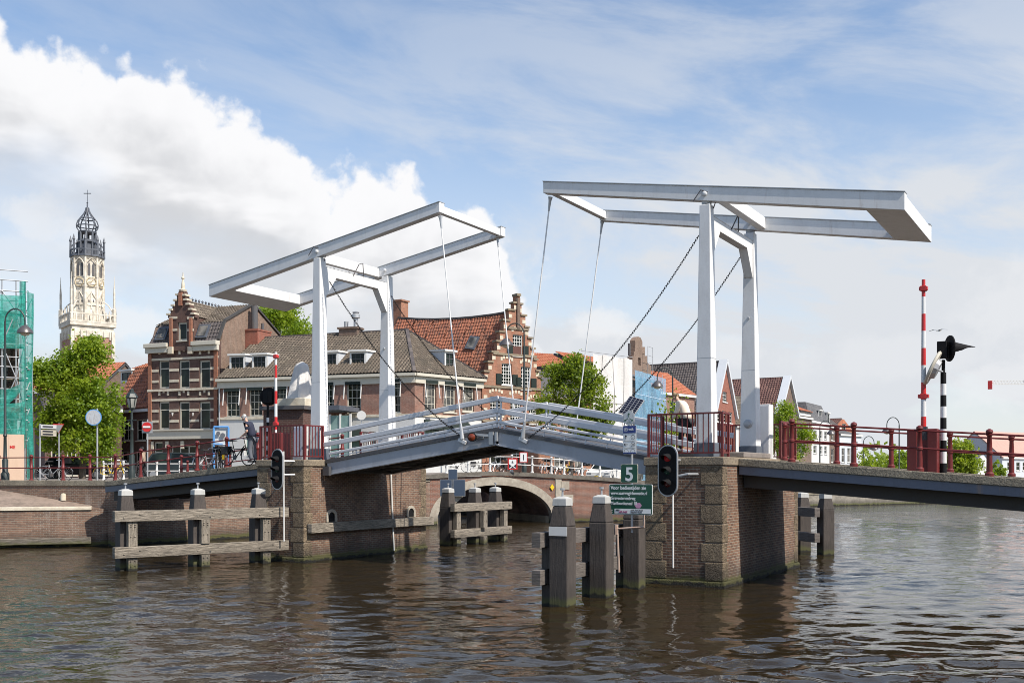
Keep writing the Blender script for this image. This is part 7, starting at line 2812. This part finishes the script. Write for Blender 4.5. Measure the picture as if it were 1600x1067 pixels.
# a few bushes behind the man on the right
bq_ = P(1052, 672, d=74)
mb = MB()
rnd = random.Random(77)
for k in range(900):
    q = bq_ + RT * rnd.gauss(0, .55) + FW * rnd.gauss(0, .5) + V(0, 0, rnd.gauss(0, 1.1))
    n_ = V(rnd.gauss(0, 1), rnd.gauss(0, 1), rnd.gauss(.5, 1)).normalized()
    u_ = n_.cross(V(.3, .5, .2)).normalized() * rnd.uniform(.08, .15)
    w_ = n_.cross(u_) * .65
    mb.poly([q - u_, q - w_, q + u_, q + w_])
yt = thing('young_tree', 'slim young tree with sparse leaves behind the man in cream', 'tree', (bq_.x, bq_.y, 2))
mb.build('crown', lf1, yt)
mb = MB()
mb.tube([V(bq_.x, bq_.y, 1.8), bq_ + V(0, 0, .8)], [.07, .03], 8)
mb.build('trunk', bark, yt)
# distant wooded shore along the horizon
rnd = random.Random(5)
mb = MB()
for k in range(2600):
    t_ = rnd.random()
    a = rnd.uniform(-.1, .62)
    dd_ = rnd.uniform(215, 240)
    s_ = math.tan(a) * dd_
    hgt = 5.5 + 2.5 * math.sin(a * 40) + 1.5 * math.sin(a * 93 + 1)
    q = FW * dd_ + RT * s_ + V(0, 0, 1.5 + hgt * rnd.random() ** .8)
    n_ = V(rnd.gauss(0, 1), rnd.gauss(0, 1), rnd.gauss(.4, .8)).normalized()
    u_ = n_.cross(V(.2, .7, .4)).normalized() * rnd.uniform(.5, 1.0)
    w_ = n_.cross(u_) * .7
    mb.poly([q - u_, q - w_, q + u_, q + w_])
fwd_ = mb.build('wooded_shore', lf2)
fwd_['kind'] = 'stuff'

# ------------------------------------------------------------------ people


def skinned(name, joints, edges, mat, parent, sub=2, label=None):
    """joints: list of (point, radius) in world space; edges between them"""
    off = OFF.get(parent.name, V(0, 0, 0)) if parent else V(0, 0, 0)
    me = bpy.data.meshes.new(name)
    me.from_pydata([Vector(j[0]) - off for j in joints], edges, [])
    o = bpy.data.objects.new(name, me)
    COL.objects.link(o)
    md = o.modifiers.new('skin', 'SKIN')
    md.use_smooth_shade = True
    sk = me.skin_vertices[0].data
    for i, j in enumerate(joints):
        r_ = j[1] if isinstance(j[1], tuple) else (j[1], j[1])
        sk[i].radius = r_
        sk[i].use_root = i == 0
    s_ = o.modifiers.new('sub', 'SUBSURF')
    s_.levels = s_.render_levels = sub
    me.materials.append(mat)
    if parent:
        o.parent = parent
    OFF[o.name] = off
    return o


def person(label, base_, yaw, J, cols, hair, short_sleeve, k=1.0):
    """J: joint positions in local space (x right, y forward, z up); facing +y turned by yaw"""
    M = Matrix.Translation(base_) @ Matrix.Rotation(yaw, 4, 'Z')
    root = thing('person', label, 'person', base_)
    g = {n_: M @ (Vector(v_) * k) for n_, v_ in J.items()}
    pel, che, nec, hea = g['pelvis'], g['chest'], g['neck'], g['head']
    js = [(pel, (.10, .08)), (pel.lerp(che, .5), (.10, .08)), (che, (.11, .08)), (nec, .055), (nec.lerp(hea, .55), (.07, .075)), (hea, (.082, .095)), (hea + (hea - nec).normalized() * .07, (.07, .08))]
    ed = [(0, 1), (1, 2), (2, 3), (3, 4), (4, 5), (5, 6)]
    for s_ in ('l', 'r'):
        k = len(js)
        js += [(g['sho_' + s_], .048), (g['elb_' + s_], .044), (g['wri_' + s_], .028), (g['wri_' + s_] + (g['wri_' + s_] - g['elb_' + s_]).normalized() * .08, (.038, .018))]
        ed += [(2, k), (k, k + 1), (k + 1, k + 2), (k + 2, k + 3)]
        e_ = (g['wri_' + s_] - g['elb_' + s_]).normalized()
        sd_ = (M.to_3x3() @ V(1, 0, 0))
        sd_ = (sd_ - e_ * sd_.dot(e_)).normalized()
        up_ = e_.cross(sd_)
        hb_ = js[k + 3][0]
        for i, (of, ln) in enumerate(((-.028, .065), (-.009, .078), (.010, .074), (.028, .058))):
            n0 = len(js)
            p0_ = hb_ + sd_ * of + e_ * .01
            js += [(p0_ + e_ * ln * .5, .0095), (p0_ + e_ * ln * .85 - up_ * ln * .35, .008)]
            ed += [(k + 3, n0), (n0, n0 + 1)]
        n0 = len(js)
        js += [(hb_ - e_ * .03 + sd_ * .045 - up_ * .015, .011), (hb_ + e_ * .015 + sd_ * .058 - up_ * .03, .009)]
        ed += [(k + 3, n0), (n0, n0 + 1)]
        k = len(js)
        js += [(g['hip_' + s_], .07), (g['kne_' + s_], .05), (g['ank_' + s_], .038)]
        ed += [(0, k), (k, k + 1), (k + 1, k + 2)]
    body = skinned('body', js, ed, skin, root)
    fwd_l = (M.to_3x3() @ V(0, 1, 0))
    # face: nose, ears, brow
    hz = (hea - nec).normalized()
    fc = Vector(J.get('face', (0, 1, 0)))
    fd = (M.to_3x3() @ fc).normalized()
    sdv = fd.cross(hz).normalized()
    mb = MB()
    mb.tube([hea + fd * .085 + hz * .02, hea + fd * .115 - hz * .015, hea + fd * .09 - hz * .025], [.010, .018, .012], 6)
    for s_ in (-1, 1):
        mb.lathe([(.005, 0), (.022, .01), (.02, .02), (.005, .024)], hea + sdv * s_ * .085 - V(0, 0, .01), 8)
    mb.build('nose_and_ears', skin, root, smooth=True)
    mb = MB()
    for s_ in (-1, 1):
        mb.lathe([(.004, -.006), (.011, 0), (.004, .006)], hea + fd * .083 + sdv * s_ * .033 + hz * .025, 6)
    mb.tube([hea + fd * .088 - sdv * .025 - hz * .055, hea + fd * .094 - hz * .055, hea + fd * .088 + sdv * .025 - hz * .055], .006, 5)
    mb.build('eyes_and_mouth', paint('face_dark', (.10, .03, .025), .5, .1) if 'face_dark' not in MAT else MAT['face_dark'], root)
    skinned('hair', [(hea - fd * .025 + hz * .03, (.080, .092)), (hea - fd * .02 + hz * .075, (.068, .075)), (hea - fd * .065 - hz * .03, (.060, .062))], [(0, 1), (0, 2)], hair, root)
    # shirt
    e2 = .014
    js = [(pel - V(0, 0, .06), (.185, .165)), (pel.lerp(che, .35) + fwd_l * .02, (.195, .185)), (pel.lerp(che, .75), (.205, .17)), (che, (.20, .155)), (nec.lerp(che, .2), (.085, .085))]
    ed = [(0, 1), (1, 2), (2, 3), (3, 4)]
    for s_ in ('l', 'r'):
        k = len(js)
        js += [(g['sho_' + s_], .098), (g['elb_' + s_] if not short_sleeve else g['sho_' + s_].lerp(g['elb_' + s_], .85), .075)]
        ed += [(3, k), (k, k + 1)]
        if not short_sleeve:
            js += [(g['elb_' + s_].lerp(g['wri_' + s_], .92), .043)]
            ed += [(k + 1, k + 2)]
    skinned('shirt', js, ed, cols[0], root)
    js = [(pel - V(0, 0, .0), (.175, .155))]
    ed = []
    for s_ in ('l', 'r'):
        k = len(js)
        js += [(g['hip_' + s_], .125), (g['kne_' + s_], .092), (g['ank_' + s_] + V(0, 0, .01), .072)]
        ed += [(0, k), (k, k + 1), (k + 1, k + 2)]
    skinned('trousers', js, ed, cols[1], root)
    for s_ in ('l', 'r'):
        a_ = g['ank_' + s_]
        z0 = base_.z
        td = M.to_3x3() @ Vector(J.get('toe_' + s_, (0, 1, 0)))
        skinned('shoe', [(V(a_.x, a_.y, z0 + .045) - td * .05, (.048, .045)), (V(a_.x, a_.y, z0 + .045) + td * .06, (.048, .042)), (V(a_.x, a_.y, z0 + .035) + td * .16, (.043, .032))], [(0, 1), (1, 2)], cols[2], root)
    return root, g, M


# the man with the bicycle: leaning forward, head down, turned to the left of the picture
mq = P(393, 722, d=38.7)
yaw = TH + R(74)
person('grey haired man in navy shirt bending over his bicycle at the railing', V(mq.x, mq.y, sll(mq.x) - .02), yaw, {
    'pelvis': (0, -.06, .98), 'chest': (0, .10, 1.40), 'neck': (0, .20, 1.54), 'head': (0, .30, 1.67), 'face': (0, .85, -.5),
    'sho_l': (-.19, .11, 1.45), 'elb_l': (-.24, .05, 1.16), 'wri_l': (-.20, .26, 1.02),
    'sho_r': (.19, .12, 1.45), 'elb_r': (.25, .12, 1.17), 'wri_r': (.2, .34, 1.06),
    'hip_l': (-.09, -.04, .90), 'kne_l': (-.10, .02, .50), 'ank_l': (-.10, -.05, .09),
    'hip_r': (.09, -.04, .90), 'kne_r': (.10, -.02, .50), 'ank_r': (.10, -.12, .09)}, (navy, greyc, rubber), ghair, True)
# the man crossing on the right pier, seen from behind his shoulder, head bowed
rq = P(1071, 706, d=31.6)
root_, g_, M_ = person('stooping man in cream sweater and dark trousers beside the right column', V(rq.x, rq.y, RZ + .17), TH + R(55), {
    'pelvis': (0, -.08, .97), 'chest': (0, .10, 1.38), 'neck': (0, .22, 1.51), 'head': (0, .33, 1.62), 'face': (0, .8, -.6),
    'sho_l': (-.19, .12, 1.43), 'elb_l': (-.23, .18, 1.14), 'wri_l': (-.16, .36, .98),
    'sho_r': (.19, .12, 1.43), 'elb_r': (.24, .12, 1.14), 'wri_r': (.19, .28, .95),
    'hip_l': (-.09, -.06, .90), 'kne_l': (-.10, .10, .50), 'ank_l': (-.10, .10, .09),
    'hip_r': (.09, -.06, .90), 'kne_r': (.10, -.04, .50), 'ank_r': (.10, -.26, .10)}, (cream, darkc, paint('tan_shoe', (.30, .2, .12), .6, .2)), bhair, False, 1.06)
mb = MB(M_)
mb.taper((-.02, .16, .82), .20, .16, (-.02, .22, 1.06), .24, .18)
mb.tube([(-.1, .22, 1.05), (-.05, .28, 1.12), (.1, .28, 1.12), (.12, .22, 1.05)], .015, 6)
tag(mb.build('shoulder_bag', darkc, None, bevel=.03), 'dark bag held in front by the man in the cream sweater', 'bag')
# pedestrian on the far quay street
pq = P(223, 738, d=54)
person('pedestrian in beige jacket walking past the no entry sign', V(pq.x, pq.y, 2.88), TH + R(95), {
    'pelvis': (0, 0, .96), 'chest': (0, .02, 1.40), 'neck': (0, .05, 1.54), 'head': (0, .07, 1.66),
    'sho_l': (-.19, .02, 1.44), 'elb_l': (-.23, -.1, 1.16), 'wri_l': (-.2, .08, .98),
    'sho_r': (.19, .02, 1.44), 'elb_r': (.23, .06, 1.16), 'wri_r': (.2, .24, 1.02),
    'hip_l': (-.09, 0, .9), 'kne_l': (-.1, .16, .5), 'ank_l': (-.1, .2, .09),
    'hip_r': (.09, 0, .9), 'kne_r': (.1, -.06, .5), 'ank_r': (.1, -.3, .12)}, (paint('beige_cloth', (.34, .25, .18), .85, .3), darkc, rubber), darkc, False)

# ------------------------------------------------------------------ bicycles


def bicycle(label, frame_mat, loc, yaw, group, crate=False, bag=None, light=False):
    root = thing('bicycle', label, 'bicycle', (0, 0, 0), group)
    rw = .34
    for wx in (-.53, .53):
        mb = MB()
        n_ = 20
        for k in range(n_):
            t0_, t1_ = 2 * math.pi * k / n_, 2 * math.pi * (k + 1) / n_
            mb.tube([V(wx + rw * math.cos(t0_), 0, rw + rw * math.sin(t0_)), V(wx + rw * math.cos(t1_), 0, rw + rw * math.sin(t1_))], .020, 6, False)
        w_ = mb.build('wheel', rubber, root, smooth=True)
        mb = MB()
        for k in range(9):
            t_ = math.pi * k / 9
            mb.tube([V(wx + rw * math.cos(t_), 0, rw + rw * math.sin(t_)), V(wx - rw * math.cos(t_), 0, rw - rw * math.sin(t_))], .0035, 4)
        mb.tube([V(wx, -.05, rw), V(wx, .05, rw)], .03, 8)
        mb.build('spokes', chrome, w_)
        mb = MB()
        for k in range(7):
            t0_, t1_ = R(20 + 22 * k), R(42 + 22 * k)
            mb.bar(V(wx + (rw + .04) * math.cos(t0_), 0, rw + (rw + .04) * math.sin(t0_)), V(wx + (rw + .04) * math.cos(t1_), 0, rw + (rw + .04) * math.sin(t1_)), .05, .006)
        mb.build('mudguard', frame_mat, w_)
    mb = MB()
    bbk, st, hd, rr_, ff = V(-.08, 0, .30), V(-.22, 0, .78), V(.36, 0, .86), V(-.53, 0, rw), V(.53, 0, rw)
    for a_, b_, r_ in ((bbk, st, .018), (bbk, hd - V(0, 0, .1), .02), (st.lerp(bbk, .35), hd - V(0, 0, .22), .018), (bbk, rr_, .012), (st.lerp(bbk, .15), rr_, .011), (hd, ff, .016), (hd, hd + V(-.03, 0, .14), .014)):
        mb.tube([a_, b_], r_, 7)
    mb.tube([V(-.50, -.05, .72), V(-.22, -.05, .72)], .008, 5)
    mb.tube([V(-.50, .05, .72), V(-.22, .05, .72)], .008, 5)
    mb.tube([V(-.56, 0, rw), V(-.52, 0, .72)], .008, 5)
    mb.build('frame', frame_mat, root, smooth=True)
    mb = MB()
    mb.tube([V(.20, -.29, 1.0), V(.30, -.27, 1.03), V(.36, -.12, 1.02), V(.33, 0, 1.0), V(.36, .12, 1.02), V(.30, .27, 1.03), V(.20, .29, 1.0)], .014, 7)
    mb.build('handlebar', chrome, root, smooth=True)
    mb = MB()
    mb.tube([V(-.22, 0, .78), V(-.25, 0, .92)], .014, 6)
    mb.hexa([V(-.40, -.09, .92), V(-.02, -.03, .93), V(-.02, .03, .93), V(-.40, .09, .92)], [V(-.38, -.07, .985), V(-.03, -.02, .965), V(-.03, .02, .965), V(-.38, .07, .985)])
    mb.build('saddle', rubber, root, bevel=.015)
    mb = MB()
    mb.lathe([(.09, -.01), (.09, .01)], (0, 0, 0), 14, Matrix.Translation(bbk + V(0, -.06, 0)) @ Matrix.Rotation(R(90), 4, 'X'))
    mb.tube([bbk + V(0, -.08, 0), bbk + V(.1, -.08, -.13)], .01, 5)
    mb.tube([bbk + V(0, .08, 0), bbk + V(-.1, .08, .13)], .01, 5)
    mb.build('crank', steeld, root)
    if crate:
        mb = MB()
        mb.box((.40, -.2, .86), (.76, .2, .885))
        for y0, y1, x0, x1 in ((-.2, -.18, .4, .76), (.18, .2, .4, .76), (-.18, .18, .4, .42), (-.18, .18, .74, .76)):
            mb.box((x0, y0, .885), (x1, y1, 1.10))
        mb.build('crate', black, root)
    if bag:
        mb = MB()
        for s_ in (-1, 1):
            mb.hexa([V(-.70, s_ * .05, .42), V(-.40, s_ * .05, .42), V(-.40, s_ * .14, .42), V(-.70, s_ * .14, .42)], [V(-.72, s_ * .05, .74), V(-.38, s_ * .05, .74), V(-.38, s_ * .13, .74), V(-.72, s_ * .13, .74)])
        mb.build('pannier', bag, root, bevel=.02)
    root.location = loc
    root.rotation_euler = (0, 0, yaw)
    return root


g1 = 'bicycles parked on the left span and quay'
q = P(371, 724, d=39.3)
bk1 = bicycle('black bicycle with dark panniers held by the bending man', black, V(q.x, q.y, sll(q.x) - .05), R(4), g1, False, darkc)
q = P(343, 728, d=41.2)
bk2 = bicycle('black bicycle with yellow panniers beside the blue notice board', black, V(q.x, q.y, sll(q.x) - .06), TH + R(-82), g1, False, yellow)
q = P(84, 745, d=49.5)
bk3 = bicycle('grey bicycle with dark front crate leaning by the finger post', galv, V(q.x, q.y, 2.88), TH + R(8), g1, True)
q = P(176, 742, d=50.5)
bk4 = bicycle('yellow framed bicycle near the lantern lamp', yellow, V(q.x, q.y, 2.88), TH + R(25), g1)
q = P(197, 742, d=51.5)
copy_tree(bk1, V(q.x, q.y, 2.88), TH + R(160), 'black bicycle with panniers right of the yellow framed bicycle')
q = P(327, 731, d=42.6)
copy_tree(bk3, V(q.x, q.y, sll(q.x) - .06), TH + R(60), 'grey bicycle with crate behind the bicycle with yellow panniers')
g2 = 'bicycles parked on the brick arch bridge'
rnd = random.Random(21)
proto = None
descr = ['dark bicycle left of the white post nearest the pier', 'dark bicycle just left of the 6 sign', 'crated bicycle behind the 6 sign', 'bicycle standing end on between the two white boat signs', 'pale bicycle right of the green door',
         'dark bicycle below the brick corner on the arch bridge', 'crated bicycle in the thick of the parked row', 'pale bicycle in the middle of the parked row', 'dark bicycle near the right end of the parked row', 'last bicycle of the row, nearest the white car']
for i, (px, dd_, ya, src) in enumerate(((716, 69.5, 5, bk1), (752, 68.6, 12, bk1), (778, 69, 60, bk3), (793, 69.4, 65, bk1), (851, 69.6, 70, bk3), (864, 69.2, 62, bk1), (875, 69.8, 55, bk3), (887, 69.6, 66, bk4), (899, 70.2, 48, bk1), (910, 70.4, 58, bk3))):
    q = P(px, d=dd_)
    a_ = (q - V(A.x, A.y, 0)).dot(ab)
    zz_ = [z1_ for (a0, z0), (a1, z1_) in zip(topline, topline[1:]) if a0 <= a_ <= a1]
    c_ = copy_tree(src, V(q.x, q.y, (zz_[0] if zz_ else 3.0) - .02), TH + R(ya + rnd.uniform(-6, 6)), descr[i])
    c_['group'] = g2

# ------------------------------------------------------------------ cars


def car(label, paintm, loc, yaw, L_=4.2, H_=1.45):
    root = thing('parked_car', label, 'car', (0, 0, 0))
    hw = .86
    prof = [(-L_ / 2, .30), (-L_ / 2 - .02, .55), (-L_ / 2 + .05, .78), (-L_ * .42, .90), (-L_ * .12, .93), (L_ * .22, .93), (L_ * .42, .84), (L_ / 2 - .04, .68), (L_ / 2, .50), (L_ / 2 - .03, .30)]
    mb = MB()
    for y0, y1, ins in ((-hw, hw, 0),):
        mb.prism([V(x, y0, z) for x, z in prof], (0, 2 * hw, 0))
    mb.build('body', paintm, root, bevel=.07)
    roof_ = [(-L_ * .40, .925), (-L_ * .33, H_ - .06), (-L_ * .22, H_), (L_ * .02, H_), (L_ * .10, H_ - .05), (L_ * .26, .925)]
    mb = MB()
    n_ = len(roof_)
    lo = [V(x, -hw + .03 + (z - .92) * .34, z) for x, z in roof_]
    hi = [V(x, hw - .03 - (z - .92) * .34, z) for x, z in roof_]
    mb.add(lo + hi, [tuple(range(n_)), tuple(reversed(range(n_, 2 * n_)))] + [(i, i + n_, (i + 1) % n_ + n_, (i + 1) % n_) for i in range(n_)])
    cb_ = mb.build('cabin', wglass, root, bevel=.02)
    mb = MB()
    mb.hexa([V(-L_ * .24, -.52, H_ - .005), V(L_ * .04, -.52, H_ - .005), V(L_ * .04, .52, H_ - .005), V(-L_ * .24, .52, H_ - .005)], [V(-L_ * .23, -.5, H_ + .02), V(L_ * .03, -.5, H_ + .02), V(L_ * .03, .5, H_ + .02), V(-L_ * .23, .5, H_ + .02)])
    for s_ in (-1, 1):
        for (x0, z0), (x1, z1_) in ((roof_[0], roof_[1]), (roof_[1], roof_[2]), (roof_[2], roof_[3]), (roof_[3], roof_[4]), (roof_[4], roof_[5]), ((-L_ * .1, .92), (-L_ * .1, H_ - .02))):
            f = lambda x, z: V(x, s_ * (hw - .025 - (z - .92) * .34), z)
            mb.bar(f(x0, z0), f(x1, z1_), .05, .07)
    mb.build('roof_pillars', paintm, cb_)
    for wx in (-L_ * .31, L_ * .31):
        for s_ in (-1, 1):
            Mw = Matrix.Translation((wx, s_ * (hw - .09), .31)) @ Matrix.Rotation(R(90), 4, 'X')
            mb = MB(Mw)
            mb.lathe([(.2, -.10), (.31, -.08), (.31, .08), (.2, .10)], (0, 0, 0), 18)
            w_ = mb.build('wheel', rubber, root)
            mb = MB(Mw)
            mb.lathe([(.19, -.105), (.19, .105)], (0, 0, 0), 12)
            mb.build('rim', chrome, w_)
    for s_ in (-1, 1):
        mb = MB()
        mb.cbox((L_ / 2 - .06, s_ * .62, .66), .12, .30, .12)
        mb.build('headlight', chrome, root, bevel=.02)
    mb = MB()
    mb.cbox((L_ / 2 - .005, 0, .42), .04, .52, .11)
    mb.build('number_plate', yellow, root)
    for s_ in (-1, 1):
        mb = MB()
        mb.cbox((-L_ / 2 + .02, s_ * .66, .72), .1, .26, .14)
        mb.build('tail_light', lens_d, root)
    root.location = loc
    root.rotation_euler = (0, 0, yaw)
    return root


q = P(948, d=72.3)
car('white car with yellow plate parked behind the arch bridge railing', plaster, V(q.x, q.y, 2.62), TH + R(-112))
q = P(285, d=57)
car('dark car parked before the brown gabled house', paint('dark_car_paint', (.02, .03, .035), .2, .05), V(q.x, q.y, 2.88), TH + R(4), 4.4, 1.5)
q = P(118, d=67)
car('nearly black car parked under the big tree', paint('blue_car_paint', (.006, .008, .014), .2, .05), V(q.x, q.y, 2.88), TH + R(12), 4.3, 1.45)
q = P(978, d=74.5)
car('black car parked beside the white car on the arch bridge', paint('black_car_paint', (.012, .012, .014), .2, .05), V(q.x, q.y, 2.55), TH + R(-108), 4.2, 1.5)

# white railing along the street at left
wl = [P(px, d=54.5) for px in (162, 193, 245, 281, 318, 355)]
railing('street_railing', 'low white railing with pale posts in front of the brown gabled house', [V(q.x, q.y, 2.88) for q in wl], pwhite, 1.05, .06, [.5, .88], .035, 8)

# ------------------------------------------------------------------ crane and gull
cq = P(1606, 600, d=320)
cr_ = thing('tower_crane', 'distant tower crane with red tipped jib at the right edge', 'crane', (cq.x, cq.y, 2))
mb = MB()
j0 = P(1547, 600, d=320)
jd = (cq - j0)
zj = cq.z
for k in range(16):
    a_, b_ = j0 + jd * (k / 12), j0 + jd * ((k + 1) / 12)
    for dz, sd_ in ((0, -.5), (0, .5), (1.1, 0)):
        mb.bar(V(a_.x, a_.y, zj + dz) + FW * sd_, V(b_.x, b_.y, zj + dz) + FW * sd_, .18, .18)
    mb.bar(V(a_.x, a_.y, zj), V((a_.x + b_.x) / 2, (a_.y + b_.y) / 2, zj + 1.1), .12, .12)
    mb.bar(V((a_.x + b_.x) / 2, (a_.y + b_.y) / 2, zj + 1.1), V(b_.x, b_.y, zj), .12, .12)
mb.build('jib', pwhite, cr_)
mb = MB()
mb.cbox(j0 + V(0, 0, -.3), 1.2, 1.2, 2.6)
mb.build('counterweight', sred, cr_)
mb = MB()
for sx in (-.7, .7):
    for sy_ in (-.7, .7):
        mb.box((cq.x + sx - .12, cq.y + sy_ - .12, 1), (cq.x + sx + .12, cq.y + sy_ + .12, zj + 4))
for k in range(14):
    z = 2 + (zj - 2) * k / 14
    z2 = 2 + (zj - 2) * (k + 1) / 14
    for s_ in (-.7, .7):
        mb.bar(V(cq.x - .7, cq.y + s_, z), V(cq.x + .7, cq.y + s_, z2), .12, .12)
        mb.bar(V(cq.x + s_, cq.y - .7, z2), V(cq.x + s_, cq.y + .7, z), .12, .12)
mb.build('mast', pwhite, cr_)
gq = P(1466, 517, d=70)
gm = thing('gull', 'gull gliding with spread wings above the striped post', 'bird', gq)
skinned('body', [(gq - RT * .16, (.02, .02)), (gq, (.05, .05)), (gq + RT * .14, (.035, .035)), (gq + RT * .19 + V(0, 0, .015), (.03, .03)), (gq + RT * .24 + V(0, 0, .01), (.008, .008))], [(0, 1), (1, 2), (2, 3), (3, 4)], pwhite, gm, 1)
mb = MB()
wd = (RT * .75 - FW * .6).normalized()
for s_ in (-1, 1):
    w0 = gq + V(0, 0, .03)
    w1_, w2_ = w0 + wd * s_ * .28 + V(0, 0, .07), w0 + wd * s_ * .62 + V(0, 0, .0)
    for a_, b_, ca_, cb2 in ((w0, w1_, .09, .08), (w1_, w2_, .08, .015)):
        mb.hexa([a_ - RT * ca_ - V(0, 0, .006), a_ + RT * ca_ - V(0, 0, .006), b_ + RT * cb2 - V(0, 0, .006), b_ - RT * cb2 - V(0, 0, .006)], [a_ - RT * ca_ + V(0, 0, .006), a_ + RT * ca_ + V(0, 0, .006), b_ + RT * cb2 + V(0, 0, .006), b_ - RT * cb2 + V(0, 0, .006)])
mb.build('wings', galv, gm)
